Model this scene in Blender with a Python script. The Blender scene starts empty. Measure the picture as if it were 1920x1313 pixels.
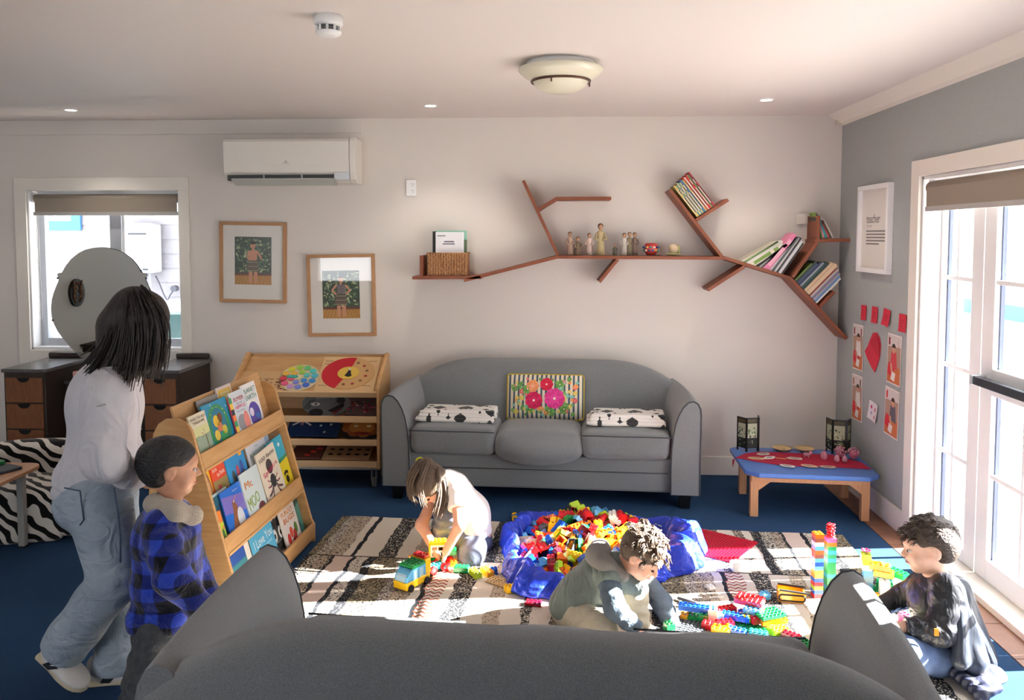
import bpy, bmesh, math, random
import numpy as np
from mathutils import Vector, Matrix, Euler

SC = bpy.context.scene
COL = SC.collection
PI = math.pi
R = math.radians

# ------------------------------------------------------------------ camera, sky, sun, exposure
CAM_H = 1.72
cam_d = bpy.data.cameras.new('camera')
cam = bpy.data.objects.new('camera', cam_d)
COL.objects.link(cam)
cam.location = (0, 0, CAM_H)
cam.rotation_euler = (R(90 - 3.2814), 0, R(2.7862))
cam_d.sensor_width = 36.0
cam_d.lens = 1500.0 / 1920.0 * 36.0
cam_d.shift_y = -128.5 / 1920.0
cam_d.clip_start = 0.05
cam_d.clip_end = 200
SC.camera = cam

world = bpy.data.worlds.new('sky')
SC.world = world
world.use_nodes = True
bg = world.node_tree.nodes['Background']
bg.inputs['Color'].default_value = (0.92, 0.95, 1.0, 1)
bg.inputs['Strength'].default_value = 8.0

SUN_DIR = Vector((-1.0, -0.105, -0.54)).normalized()
sun_d = bpy.data.lights.new('sun', 'SUN')
sun_d.energy = 105.0
sun_d.angle = R(0.53)
sun_d.color = (1.0, 0.95, 0.90)
sun = bpy.data.objects.new('sun', sun_d)
COL.objects.link(sun)
sun.rotation_euler = SUN_DIR.to_track_quat('-Z', 'Y').to_euler()
sun.location = (9, 4, 7)

SC.view_settings.view_transform = 'Standard'
SC.view_settings.look = 'None'
SC.view_settings.gamma = 1.0
SC.view_settings.use_curve_mapping = False
SC.view_settings.exposure = 0.22
SC.cycles.use_denoising = True

# ------------------------------------------------------------------ helpers
def lin(c):
    return tuple(((x / 12.92) if x <= 0.04045 else ((x + 0.055) / 1.055) ** 2.4) for x in c)

def rgb(r, g, b):
    return lin((r / 255.0, g / 255.0, b / 255.0))

def tag(o, label=None, cat=None, group=None, kind=None):
    if label: o['label'] = label
    if cat: o['category'] = cat
    if group: o['group'] = group
    if kind: o['kind'] = kind
    return o

def empty(name, loc=(0, 0, 0), rz=0.0, label=None, cat=None, group=None, kind=None, parent=None):
    o = bpy.data.objects.new(name, None)
    COL.objects.link(o)
    o.location = loc
    o.rotation_euler = (0, 0, rz)
    o.empty_display_size = 0.05
    if parent: o.parent = parent
    return tag(o, label, cat, group, kind)

def copy_tree(o, parent=None):
    c = o.copy()
    COL.objects.link(c)
    c.parent = parent
    for ch in list(o.children):
        copy_tree(ch, c)
    return c

def T(x=0, y=0, z=0): return Matrix.Translation((x, y, z))
def RX(a): return Matrix.Rotation(a, 4, 'X')
def RY(a): return Matrix.Rotation(a, 4, 'Y')
def RZ(a): return Matrix.Rotation(a, 4, 'Z')

MATS = {}
def mat(name, col, rough=0.6, noise=None, bump=None, metal=0.0, spec=0.5, sheen=0.0, coat=0.0, trans=0.0, emit=None, wr=None):
    """Procedural material: noise=(scale, amount, colour2) mixes a second colour, bump=(scale, strength)."""
    if name in MATS: return MATS[name]
    m = bpy.data.materials.new(name)
    m.use_nodes = True
    nt = m.node_tree; N = nt.nodes; L = nt.links
    p = N['Principled BSDF']
    p.inputs['Base Color'].default_value = (*col, 1)
    p.inputs['Roughness'].default_value = rough
    p.inputs['Metallic'].default_value = metal
    p.inputs['Specular IOR Level'].default_value = spec
    if sheen: p.inputs['Sheen Weight'].default_value = sheen
    if coat: p.inputs['Coat Weight'].default_value = coat
    if trans: p.inputs['Transmission Weight'].default_value = trans
    if emit:
        p.inputs['Emission Color'].default_value = (*emit[0], 1)
        p.inputs['Emission Strength'].default_value = emit[1]
    tc = N.new('ShaderNodeTexCoord')
    if noise:
        nz = N.new('ShaderNodeTexNoise'); nz.inputs['Scale'].default_value = noise[0]
        nz.inputs['Detail'].default_value = 4
        L.new(tc.outputs['Object'], nz.inputs['Vector'])
        if len(noise) > 3:
            mp = N.new('ShaderNodeMapping'); mp.inputs['Scale'].default_value = noise[3]
            L.new(tc.outputs['Object'], mp.inputs['Vector']); L.new(mp.outputs[0], nz.inputs['Vector'])
        rp = N.new('ShaderNodeValToRGB')
        rp.color_ramp.elements[0].position = 0.5 - 0.5 * noise[1] * 0.6
        rp.color_ramp.elements[1].position = 0.5 + 0.5 * noise[1] * 0.6
        rp.color_ramp.elements[0].color = (*col, 1)
        rp.color_ramp.elements[1].color = (*noise[2], 1)
        L.new(nz.outputs['Fac'], rp.inputs['Fac'])
        L.new(rp.outputs['Color'], p.inputs['Base Color'])
    if bump:
        nb = N.new('ShaderNodeTexNoise'); nb.inputs['Scale'].default_value = bump[0]
        nb.inputs['Detail'].default_value = 3
        L.new(tc.outputs['Object'], nb.inputs['Vector'])
        if len(bump) > 2:
            mp2 = N.new('ShaderNodeMapping'); mp2.inputs['Scale'].default_value = bump[2]
            L.new(tc.outputs['Object'], mp2.inputs['Vector']); L.new(mp2.outputs[0], nb.inputs['Vector'])
        b = N.new('ShaderNodeBump'); b.inputs['Strength'].default_value = bump[1]
        b.inputs['Distance'].default_value = 0.01
        L.new(nb.outputs['Fac'], b.inputs['Height'])
        L.new(b.outputs['Normal'], p.inputs['Normal'])
    if wr:      # soft cloth creases: warped, stretched noise ridges
        mw = N.new('ShaderNodeMapping'); mw.inputs['Scale'].default_value = wr[2] if len(wr) > 2 else (1, 1, 1)
        nw = N.new('ShaderNodeTexNoise'); nw.inputs['Scale'].default_value = wr[0]; nw.inputs['Detail'].default_value = 2; nw.inputs['Distortion'].default_value = 1.2
        L.new(tc.outputs['Object'], mw.inputs['Vector']); L.new(mw.outputs[0], nw.inputs['Vector'])
        b2 = N.new('ShaderNodeBump'); b2.inputs['Strength'].default_value = wr[1]; b2.inputs['Distance'].default_value = 0.03
        L.new(nw.outputs['Fac'], b2.inputs['Height'])
        if bump: L.new(b.outputs['Normal'], b2.inputs['Normal'])
        L.new(b2.outputs['Normal'], p.inputs['Normal'])
    MATS[name] = m
    return m

def mat_vc(name, rough=0.5, spec=0.5, coat=0.0, bump=None):
    """Material that takes its colour from the mesh's face colours (printed or painted things)."""
    if name in MATS: return MATS[name]
    m = mat(name, (0.5, 0.5, 0.5), rough, bump=bump, spec=spec, coat=coat)
    N = m.node_tree.nodes
    a = N.new('ShaderNodeAttribute'); a.attribute_name = 'Col'
    m.node_tree.links.new(a.outputs['Color'], N['Principled BSDF'].inputs['Base Color'])
    return m

def mat_glass(name, tint=(1, 1, 1), refl=0.08):
    if name in MATS: return MATS[name]
    m = bpy.data.materials.new(name); m.use_nodes = True
    nt = m.node_tree; N = nt.nodes; L = nt.links
    N.clear()
    out = N.new('ShaderNodeOutputMaterial'); mx = N.new('ShaderNodeMixShader')
    tr = N.new('ShaderNodeBsdfTransparent'); gl = N.new('ShaderNodeBsdfGlossy')
    tr.inputs['Color'].default_value = (*tint, 1); gl.inputs['Roughness'].default_value = 0.02
    mx.inputs['Fac'].default_value = refl
    L.new(tr.outputs[0], mx.inputs[1]); L.new(gl.outputs[0], mx.inputs[2]); L.new(mx.outputs[0], out.inputs[0])
    MATS[name] = m
    return m

class MB:
    """Collects shapes and links them as ONE mesh object."""
    def __init__(s):
        s.v = []; s.f = []; s.c = []; s.m = []; s.s = []
    def add(s, vs, fs, col=(0.8, 0.8, 0.8), mi=0, smooth=False, M=None):
        o = len(s.v)
        if M is not None: vs = [M @ Vector(p) for p in vs]
        s.v.extend(tuple(p) for p in vs)
        for f in fs:
            s.f.append(tuple(i + o for i in f)); s.c.append(col); s.m.append(mi); s.s.append(smooth)
        return s
    def box(s, c, size, M=None, col=(0.8, 0.8, 0.8), mi=0):
        x, y, z = (d / 2 for d in size); cx, cy, cz = c
        vs = [(cx - x, cy - y, cz - z), (cx + x, cy - y, cz - z), (cx + x, cy + y, cz - z), (cx - x, cy + y, cz - z),
              (cx - x, cy - y, cz + z), (cx + x, cy - y, cz + z), (cx + x, cy + y, cz + z), (cx - x, cy + y, cz + z)]
        fs = [(0, 3, 2, 1), (4, 5, 6, 7), (0, 1, 5, 4), (1, 2, 6, 5), (2, 3, 7, 6), (3, 0, 4, 7)]
        return s.add(vs, fs, col, mi, False, M)
    def bb(s, lo, hi, M=None, col=(0.8, 0.8, 0.8), mi=0):
        return s.box([(a + b) / 2 for a, b in zip(lo, hi)], [abs(b - a) for a, b in zip(lo, hi)], M, col, mi)
    def prism(s, poly, h0, h1, M=None, col=(0.8, 0.8, 0.8), mi=0, smooth=False):
        n = len(poly)
        a = sum(poly[i][0] * poly[(i + 1) % n][1] - poly[(i + 1) % n][0] * poly[i][1] for i in range(n))
        if a < 0: poly = poly[::-1]
        vs = [(x, y, h0) for x, y in poly] + [(x, y, h1) for x, y in poly]
        s.add(vs, [tuple(range(n - 1, -1, -1)), tuple(range(n, 2 * n))], col, mi, False, M)
        o = len(s.v) - 2 * n
        for i in range(n):
            j = (i + 1) % n
            s.f.append((o + i, o + j, o + n + j, o + n + i)); s.c.append(col); s.m.append(mi); s.s.append(smooth)
        return s
    def tube(s, path, r, n=8, col=(0.8, 0.8, 0.8), mi=0, closed=False, caps=True, smooth=True, flat=None):
        P = [Vector(p) for p in path]; k = len(P)
        rs = r if isinstance(r, (list, tuple)) else [r] * k
        o = len(s.v); up = None
        for i, p in enumerate(P):
            a = P[(i - 1) % k] if (closed or i > 0) else p
            b = P[(i + 1) % k] if (closed or i < k - 1) else p
            d = (b - a)
            d = d.normalized() if d.length > 1e-9 else Vector((0, 0, 1))
            if up is None:
                up = d.orthogonal().normalized()
            up = (up - d * up.dot(d))
            up = up.normalized() if up.length > 1e-6 else d.orthogonal().normalized()
            q = d.cross(up)
            fl = flat or 1.0
            for j in range(n):
                t = 2 * PI * j / n
                s.v.append(tuple(p + (up * math.cos(t) * fl + q * math.sin(t)) * rs[i]))
        m = k if closed else k - 1
        for i in range(m):
            for j in range(n):
                a = o + i * n + j; b = o + i * n + (j + 1) % n
                c = o + ((i + 1) % k) * n + (j + 1) % n; d = o + ((i + 1) % k) * n + j
                s.f.append((a, b, c, d)); s.c.append(col); s.m.append(mi); s.s.append(smooth)
        if caps and not closed:
            s.f.append(tuple(o + j for j in range(n - 1, -1, -1))); s.c.append(col); s.m.append(mi); s.s.append(False)
            s.f.append(tuple(o + (k - 1) * n + j for j in range(n))); s.c.append(col); s.m.append(mi); s.s.append(False)
        return s
    def cyl(s, p0, p1, r0, r1=None, n=16, col=(0.8, 0.8, 0.8), mi=0, smooth=True):
        return s.tube([p0, p1], [r0, r0 if r1 is None else r1], n, col, mi, smooth=smooth)
    def lathe(s, prof, M=None, n=24, col=(0.8, 0.8, 0.8), mi=0, smooth=True, sx=1.0, sy=1.0):
        vs = []; fs = []
        for r_, z in prof:
            for j in range(n):
                t = 2 * PI * j / n
                vs.append((r_ * math.cos(t) * sx, r_ * math.sin(t) * sy, z))
        for i in range(len(prof) - 1):
            for j in range(n):
                fs.append((i * n + j, i * n + (j + 1) % n, (i + 1) * n + (j + 1) % n, (i + 1) * n + j))
        return s.add(vs, fs, col, mi, smooth, M)
    def ell(s, c, rad, nu=16, nv=10, M=None, col=(0.8, 0.8, 0.8), mi=0):
        vs = [(c[0], c[1], c[2] - rad[2])]; fs = []
        for i in range(1, nv):
            a = -PI / 2 + PI * i / nv
            for j in range(nu):
                t = 2 * PI * j / nu
                vs.append((c[0] + rad[0] * math.cos(a) * math.cos(t), c[1] + rad[1] * math.cos(a) * math.sin(t), c[2] + rad[2] * math.sin(a)))
        vs.append((c[0], c[1], c[2] + rad[2])); top = len(vs) - 1
        for j in range(nu): fs.append((0, 1 + (j + 1) % nu, 1 + j))
        for i in range(nv - 2):
            for j in range(nu):
                a = 1 + i * nu + j; b = 1 + i * nu + (j + 1) % nu
                fs.append((a, b, b + nu, a + nu))
        for j in range(nu): fs.append((top, 1 + (nv - 2) * nu + j, 1 + (nv - 2) * nu + (j + 1) % nu))
        return s.add(vs, fs, col, mi, True, M)
    def grid(s, rows, col=(0.8, 0.8, 0.8), mi=0, smooth=True, M=None, closed=False):
        nr = len(rows); nc = len(rows[0]); vs = [p for r_ in rows for p in r_]; fs = []
        for i in range(nr - 1):
            for j in range(nc if closed else nc - 1):
                k = (j + 1) % nc
                fs.append((i * nc + j, i * nc + k, (i + 1) * nc + k, (i + 1) * nc + j))
        return s.add(vs, fs, col, mi, smooth, M)
    def poly(s, pts2, z, M=None, col=(0.8, 0.8, 0.8), mi=0):
        n = len(pts2)
        a = sum(pts2[i][0] * pts2[(i + 1) % n][1] - pts2[(i + 1) % n][0] * pts2[i][1] for i in range(n))
        if a < 0: pts2 = pts2[::-1]
        return s.add([(x, y, z) for x, y in pts2], [tuple(range(n))], col, mi, False, M)
    def text(s, body, cx, cy, w, h, z, M=None, col=(0, 0, 0), mi=0, rot=0.0):
        vs, fs = text_geo(body)
        if not vs: return s
        x0 = min(v[0] for v in vs); x1 = max(v[0] for v in vs); y0 = min(v[1] for v in vs); y1 = max(v[1] for v in vs)
        kx = w / max(1e-6, x1 - x0); ky = h / max(1e-6, y1 - y0)
        ca, sa = math.cos(rot), math.sin(rot); pts = []
        for x, y in vs:
            X = (x - (x0 + x1) / 2) * kx; Y = (y - (y0 + y1) / 2) * ky
            pts.append((cx + X * ca - Y * sa, cy + X * sa + Y * ca, z))
        return s.add(pts, fs, col, mi, False, M)
    def mesh(s, name):
        me = bpy.data.meshes.new(name)
        me.from_pydata(s.v, [], s.f)
        me.polygons.foreach_set('material_index', s.m)
        me.polygons.foreach_set('use_smooth', s.s)
        ca = me.color_attributes.new('Col', 'FLOAT_COLOR', 'CORNER')
        cols = []
        for f, c in zip(s.f, s.c): cols.extend((c[0], c[1], c[2], 1.0) * len(f))
        ca.data.foreach_set('color', cols)
        me.update()
        return me
    def build(s, name, m, parent=None, bevel=0.0, loc=None, rot=None, subsurf=0, segs=2):
        me = s.mesh(name)
        for x in (m if isinstance(m, (list, tuple)) else [m]): me.materials.append(x)
        o = bpy.data.objects.new(name, me)
        COL.objects.link(o)
        if parent: o.parent = parent
        if loc is not None: o.location = loc
        if rot is not None: o.rotation_euler = rot
        if bevel:
            b = o.modifiers.new('bevel', 'BEVEL'); b.width = bevel; b.segments = segs
            b.limit_method = 'ANGLE'; b.angle_limit = R(40)
        if subsurf:
            q = o.modifiers.new('subsurf', 'SUBSURF'); q.levels = subsurf; q.render_levels = subsurf
        return o

_TXT = {}
def text_geo(body):
    if body in _TXT: return _TXT[body]
    cu = bpy.data.curves.new('t', 'FONT'); cu.body = body; cu.resolution_u = 2
    ob = bpy.data.objects.new('t', cu); COL.objects.link(ob)
    dg = bpy.context.evaluated_depsgraph_get()
    ev = ob.evaluated_get(dg); me = ev.to_mesh()
    vs = [(v.co.x, v.co.y) for v in me.vertices]; fs = [tuple(p.vertices) for p in me.polygons]
    ev.to_mesh_clear()
    bpy.data.objects.remove(ob); bpy.data.curves.remove(cu)
    _TXT[body] = (vs, fs)
    return _TXT[body]

def ring(cx, cy, rx, ry=None, n=20, a0=0.0, a1=2 * PI):
    ry = rx if ry is None else ry
    full = abs(a1 - a0 - 2 * PI) < 1e-6
    k = n if full else n + 1
    return [(cx + rx * math.cos(a0 + (a1 - a0) * i / n), cy + ry * math.sin(a0 + (a1 - a0) * i / n)) for i in range(k)]

def rrect(x0, y0, x1, y1, r, n=4):
    out = []
    for cx, cy, a in ((x1 - r, y1 - r, 0), (x0 + r, y1 - r, PI / 2), (x0 + r, y0 + r, PI), (x1 - r, y0 + r, 1.5 * PI)):
        for i in range(n + 1):
            t = a + PI / 2 * i / n
            out.append((cx + r * math.cos(t), cy + r * math.sin(t)))
    return out

def frame_m(o, xaxis, yaxis):
    """Matrix that maps local x,y,z to the given world axes at origin o."""
    x = Vector(xaxis).normalized(); y = Vector(yaxis); y = (y - x * y.dot(x)).normalized(); z = x.cross(y)
    m = Matrix((x, y, z)).transposed().to_4x4(); m.translation = Vector(o)
    return m

# ------------------------------------------------------------------ signed-distance modelling (bodies, clothes, soft things)
def _noise3(P, seed, scale):
    rs = np.random.RandomState(seed); out = np.zeros(P.shape[:-1], np.float32)
    for i in range(7):
        d = rs.normal(size=3); d /= np.linalg.norm(d)
        e = rs.normal(size=3); e /= np.linalg.norm(e)
        out += np.sin(P @ (d * scale * (0.6 + 0.8 * rs.rand())) + rs.rand() * 6.28 + 1.5 * np.sin(P @ (e * scale * 0.5) + rs.rand() * 6.28))
    return out / 7.0

def sdf_mesh(prims, h, name, noise=None):
    """prims: ('c', a, b, ra, rb, k[, fold(amp, freq, phase)]) tapered capsule, ('e', centre, radii, k[, euler]) ellipsoid,
    ('b', centre, half sizes, radius, k[, euler]) rounded box, ('s...') the same but carved out. Returns verts, quads."""
    lo = np.full(3, 1e9); hi = np.full(3, -1e9)
    for p in prims:
        if p[0][0] == 's': continue
        if p[0] == 'c': pts = [np.array(p[1]) - max(p[3], p[4]), np.array(p[1]) + max(p[3], p[4]), np.array(p[2]) - max(p[3], p[4]), np.array(p[2]) + max(p[3], p[4])]
        else:
            m = np.linalg.norm(p[2]) if len(p) > (5 if p[0] == 'b' else 4) else np.array(p[2])
            pts = [np.array(p[1]) - m, np.array(p[1]) + m]
        for q in pts: lo = np.minimum(lo, q); hi = np.maximum(hi, q)
    lo -= 4 * h; hi += 4 * h
    n = np.ceil((hi - lo) / h).astype(int) + 1
    S = np.full(tuple(n), 0.5, np.float32)
    ax = [lo[i] + np.arange(n[i]) * h for i in range(3)]
    for p in prims:
        op = p[0]; carve = op[0] == 's'; kind = op[-1]
        if kind == 'c':
            a = np.array(p[1], float); b = np.array(p[2], float); ra, rb, k = p[3], p[4], p[5]; mr = max(ra, rb)
            l2 = np.minimum(a, b) - mr; h2 = np.maximum(a, b) + mr
        elif kind == 'e':
            k = p[3]; rr = np.array(p[2], float); m = rr.max() if len(p) > 4 else rr
            l2 = np.array(p[1]) - m; h2 = np.array(p[1]) + m
        else:
            k = p[4]; rr = np.array(p[2], float); m = np.linalg.norm(rr) if len(p) > 5 else rr
            l2 = np.array(p[1]) - m; h2 = np.array(p[1]) + m
        mg = 2 * k + 4 * h
        i0 = np.clip(((l2 - mg - lo) / h).astype(int), 0, n - 1); i1 = np.clip(((h2 + mg - lo) / h).astype(int) + 2, 1, n)
        X, Y, Z = np.meshgrid(ax[0][i0[0]:i1[0]], ax[1][i0[1]:i1[1]], ax[2][i0[2]:i1[2]], indexing='ij')
        P = np.stack((X, Y, Z), -1).astype(np.float32)
        if kind == 'c':
            ab = (b - a); L2 = max(1e-9, ab @ ab)
            t = np.clip(((P - a) @ ab) / L2, 0, 1)
            r = ra + (rb - ra) * t
            q = P - (a + t[..., None] * ab)
            d = np.linalg.norm(q, axis=-1) - r
            if len(p) > 6:
                am, fr, ph = p[6]
                u = ab / math.sqrt(L2); o1 = np.cross(u, [0.3, 0.5, 0.8]); o1 /= np.linalg.norm(o1); o2 = np.cross(u, o1)
                ang = np.arctan2(q @ o2, q @ o1)
                d = d + am * np.sin(fr * 6.28 * t + ph + 1.3 * np.sin(ang + ph) + 0.8 * np.sin(2 * ang + 2 * ph))
        else:
            q = P - np.array(p[1], float)
            eu = p[4] if (kind == 'e' and len(p) > 4) else (p[5] if (kind == 'b' and len(p) > 5) else None)
            if eu is not None:
                q = q @ np.array(Euler(eu).to_matrix())
            if kind == 'e':
                k0 = np.linalg.norm(q / rr, axis=-1); k1 = np.linalg.norm(q / (rr * rr), axis=-1)
                d = k0 * (k0 - 1.0) / np.maximum(k1, 1e-6)
            else:
                w = np.abs(q) - (rr - p[3])
                d = np.linalg.norm(np.maximum(w, 0), axis=-1) + np.minimum(w.max(-1), 0) - p[3]
        sl = (slice(i0[0], i1[0]), slice(i0[1], i1[1]), slice(i0[2], i1[2]))
        A = S[sl]
        if carve:
            d = -d
            hh = np.clip(0.5 - 0.5 * (A - d) / max(k, 1e-5), 0, 1)
            S[sl] = A * (1 - hh) + d * hh + k * hh * (1 - hh)
        else:
            hh = np.clip(0.5 + 0.5 * (A - d) / max(k, 1e-5), 0, 1)
            S[sl] = A * (1 - hh) + d * hh - k * hh * (1 - hh)
    if noise:
        near = np.abs(S) < 6 * h
        idx = np.argwhere(near)
        P = lo + idx * h
        S[near] += (noise[0] * _noise3(P, noise[2], noise[1])).astype(np.float32)
    return surface_nets(S, lo, h)

def surface_nets(S, lo, h):
    nx, ny, nz = S.shape
    ins = S < 0
    c = [(0, 0, 0), (1, 0, 0), (0, 1, 0), (1, 1, 0), (0, 0, 1), (1, 0, 1), (0, 1, 1), (1, 1, 1)]
    def sub(A, o): return A[o[0]:o[0] + nx - 1, o[1]:o[1] + ny - 1, o[2]:o[2] + nz - 1]
    cnt = sum(sub(ins, o).astype(np.int8) for o in c)
    act = (cnt > 0) & (cnt < 8)
    idx = np.argwhere(act)
    vals = np.stack([S[idx[:, 0] + o[0], idx[:, 1] + o[1], idx[:, 2] + o[2]] for o in c], 1)
    co = np.array(c, float)
    acc = np.zeros((len(idx), 3)); num = np.zeros(len(idx))
    for i in range(8):
        for j in range(i + 1, 8):
            if np.abs(co[i] - co[j]).sum() != 1: continue
            a = vals[:, i]; b = vals[:, j]; m = (a < 0) != (b < 0)
            t = np.where(m, a / np.where(m, a - b, 1), 0)
            acc += m[:, None] * (co[i] + t[:, None] * (co[j] - co[i])); num += m
    V = lo + (idx + acc / np.maximum(num, 1)[:, None]) * h
    ID = np.full(act.shape, -1, np.int64); ID[act] = np.arange(len(idx))
    F = []
    for d in range(3):
        o = [0, 0, 0]; o[d] = 1
        sl0 = tuple(slice(1, s_ - 1) if a != d else slice(0, s_ - 1) for a, s_ in enumerate(S.shape))
        sl1 = tuple(slice(1, s_ - 1) if a != d else slice(1, s_) for a, s_ in enumerate(S.shape))
        A = ins[sl0]; B = ins[sl1]
        e1, e2 = [(1, 2), (2, 0), (0, 1)][d]
        for flip, mk in ((0, A & ~B), (1, ~A & B)):
            q = np.argwhere(mk)
            if not len(q): continue
            base = q.copy()
            for a in range(3):
                if a != d: base[:, a] += 1
            def cell(u, v):
                w = base.copy(); w[:, e1] -= u; w[:, e2] -= v
                return ID[w[:, 0], w[:, 1], w[:, 2]]
            quad = np.stack((cell(1, 1), cell(0, 1), cell(0, 0), cell(1, 0)), 1)
            if flip: quad = quad[:, ::-1]
            F.append(quad)
    F = np.concatenate(F); F = F[(F >= 0).all(1)]
    return V, F

def np_obj(name, V, F, m, parent=None, smooth=True, relax=0, colfn=None):
    if relax:
        E = np.concatenate([F[:, [0, 1]], F[:, [1, 2]], F[:, [2, 3]], F[:, [3, 0]]])
        deg = np.bincount(E.ravel(), minlength=len(V))
        for _ in range(relax):
            s_ = np.zeros_like(V)
            for k in range(3):
                s_[:, k] = np.bincount(E[:, 0], V[E[:, 1], k], len(V)) + np.bincount(E[:, 1], V[E[:, 0], k], len(V))
            V = 0.5 * V + 0.5 * s_ / np.maximum(deg, 1)[:, None]
    me = bpy.data.meshes.new(name)
    me.vertices.add(len(V)); me.vertices.foreach_set('co', V.astype(np.float32).ravel())
    nf = len(F); me.loops.add(nf * 4); me.polygons.add(nf)
    me.loops.foreach_set('vertex_index', F.astype(np.int32).ravel())
    me.polygons.foreach_set('loop_start', np.arange(0, nf * 4, 4, dtype=np.int32))
    me.polygons.foreach_set('loop_total', np.full(nf, 4, np.int32))
    me.polygons.foreach_set('use_smooth', np.full(nf, smooth))
    me.update(calc_edges=True)
    if colfn is not None:
        cv = colfn(V)
        ca = me.color_attributes.new('Col', 'FLOAT_COLOR', 'POINT')
        ca.data.foreach_set('color', np.concatenate([cv, np.ones((len(V), 1))], 1).astype(np.float32).ravel())
    me.materials.append(m)
    o = bpy.data.objects.new(name, me); COL.objects.link(o)
    if parent: o.parent = parent
    return o

def soft(name, prims, h, m, parent=None, noise=None, relax=2, colfn=None):
    V, F = sdf_mesh(prims, h, name, noise)
    return np_obj(name, V, F, m, parent, True, relax, colfn)
# ------------------------------------------------------------------ the room
D = 5.744; XR = 2.03; ZC = 2.56; XL = -4.5; YB = -2.8
def mat_carpet():
    m = mat('carpet_blue', rgb(24, 62, 110), 0.95, bump=(900, 0.6), spec=0.1)
    nt = m.node_tree; N = nt.nodes; L = nt.links; p = N['Principled BSDF']
    tc = N.new('ShaderNodeTexCoord')
    n1 = N.new('ShaderNodeTexNoise'); n1.inputs['Scale'].default_value = 420; n1.inputs['Detail'].default_value = 2
    n2 = N.new('ShaderNodeTexNoise'); n2.inputs['Scale'].default_value = 3.0; n2.inputs['Detail'].default_value = 4
    L.new(tc.outputs['Object'], n1.inputs['Vector']); L.new(tc.outputs['Object'], n2.inputs['Vector'])
    r1 = N.new('ShaderNodeValToRGB'); e = r1.color_ramp.elements
    e[0].position = 0.33; e[0].color = (*rgb(34, 58, 90), 1); e[1].position = 0.68; e[1].color = (*rgb(66, 100, 140), 1)
    L.new(n1.outputs['Fac'], r1.inputs['Fac'])
    mx = N.new('ShaderNodeMixRGB'); mx.blend_type = 'MULTIPLY'; mx.inputs['Fac'].default_value = 0.35
    r2 = N.new('ShaderNodeValToRGB'); r2.color_ramp.elements[0].position = 0.3; r2.color_ramp.elements[1].position = 0.7
    r2.color_ramp.elements[0].color = (0.55, 0.55, 0.6, 1); r2.color_ramp.elements[1].color = (1, 1, 1, 1)
    L.new(n2.outputs['Fac'], r2.inputs['Fac']); L.new(r1.outputs['Color'], mx.inputs[1]); L.new(r2.outputs['Color'], mx.inputs[2])
    L.new(mx.outputs[0], p.inputs['Base Color'])
    return m
M_wall = mat('wall_paint', rgb(221, 214, 207), 0.55, bump=(60, 0.03))
M_grey = mat('wall_paint_grey', rgb(160, 165, 164), 0.75, noise=(180, 0.5, rgb(169, 173, 172)), bump=(300, 0.15))
M_ceil = mat('ceiling_paint', rgb(226, 218, 214), 0.55, bump=(40, 0.02))
M_trim = mat('trim_paint', rgb(232, 226, 216), 0.4)
M_white = mat('white_gloss_paint', rgb(238, 238, 238), 0.3)
M_alu = mat('aluminium_frame', rgb(190, 194, 200), 0.35, metal=0.3)
M_seal = mat('dark_blue_seal', rgb(58, 70, 110), 0.5)
M_black = mat('black_bar', rgb(38, 44, 52), 0.4)
M_tile = mat('brown_floor_tile', rgb(128, 88, 68), 0.55, noise=(9, 0.8, rgb(152, 108, 84)), bump=(80, 0.1))
M_deck = mat('weathered_deck_board', rgb(120, 112, 106), 0.8, noise=(14, 0.7, rgb(150, 143, 136), (1, 12, 1)))
M_wb = mat('white_weatherboard', rgb(206, 203, 207), 0.5)
M_blue = mat('blue_trim_paint', rgb(58, 132, 200), 0.4)
M_glass = mat_glass('window_glass', (0.97, 0.98, 0.98), 0.05)
M_ground = mat('pale_concrete', rgb(196, 190, 184), 0.9, noise=(4, 0.6, rgb(178, 172, 168)))

floor = MB().bb((XL, YB, -0.12), (1.885, D, 0)).build('floor', mat_carpet()); tag(floor, kind='structure')
bed = MB().bb((1.885, YB, -0.12), (XR + 0.01, D, -0.008)).build('floor_bed', mat('grout', rgb(96, 74, 62), 0.9), floor)
y = YB + 0.02; tile_me = None
while y < D - 0.05:
    ln = min(0.298, D - y - 0.004)
    t = MB().bb((1.890, y, -0.008), (XR + 0.0, y + ln, 0.0)).build('tile', M_tile, floor, bevel=0.002)
    y += 0.302
ceil_ = MB().bb((XL, YB, ZC), (XR + 0.25, D + 0.1, ZC + 0.1)).build('ceiling', M_ceil); tag(ceil_, kind='structure')

WX0, WX1, WZ0, WZ1 = -3.86, -2.712, 0.872, 2.052        # left window opening
w = MB()
w.bb((XL - .2, D, 0), (WX0, D + .16, ZC)); w.bb((WX1, D, 0), (XR + .2, D + .16, ZC))
w.bb((WX0, D, 0), (WX1, D + .16, WZ0)); w.bb((WX0, D, WZ1), (WX1, D + .16, ZC))
wall_back = tag(w.build('wall_back', M_wall), kind='structure')
DY0, DY1, DZ1 = 2.16, 4.506, 2.043                        # glazed door opening in the right wall
w = MB()
w.bb((XR, DY1, 0), (XR + .16, D + .16, ZC)); w.bb((XR, YB, 0), (XR + .16, DY0, ZC)); w.bb((XR, DY0, DZ1), (XR + .16, DY1, ZC))
wall_right = tag(w.build('wall_right', M_grey), kind='structure')
w = MB(); w.bb((XL - .16, YB - .2, 0), (XL, D + .16, ZC))
tag(w.build('wall_left', M_wall), kind='structure')
w = MB()                                                  # wall behind the camera, its unseen opening added to let in fill daylight
w.bb((XL, YB - .16, 0), (XR + .2, YB, 0.9)); w.bb((XL, YB - .16, 2.15), (XR + .2, YB, ZC))
for a, b in ((XL, -4.2), (-1.9, XR + .2)): w.bb((a, YB - .16, 0.9), (b, YB, 2.15))
tag(w.build('wall_rear', M_wall), kind='structure')

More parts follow.
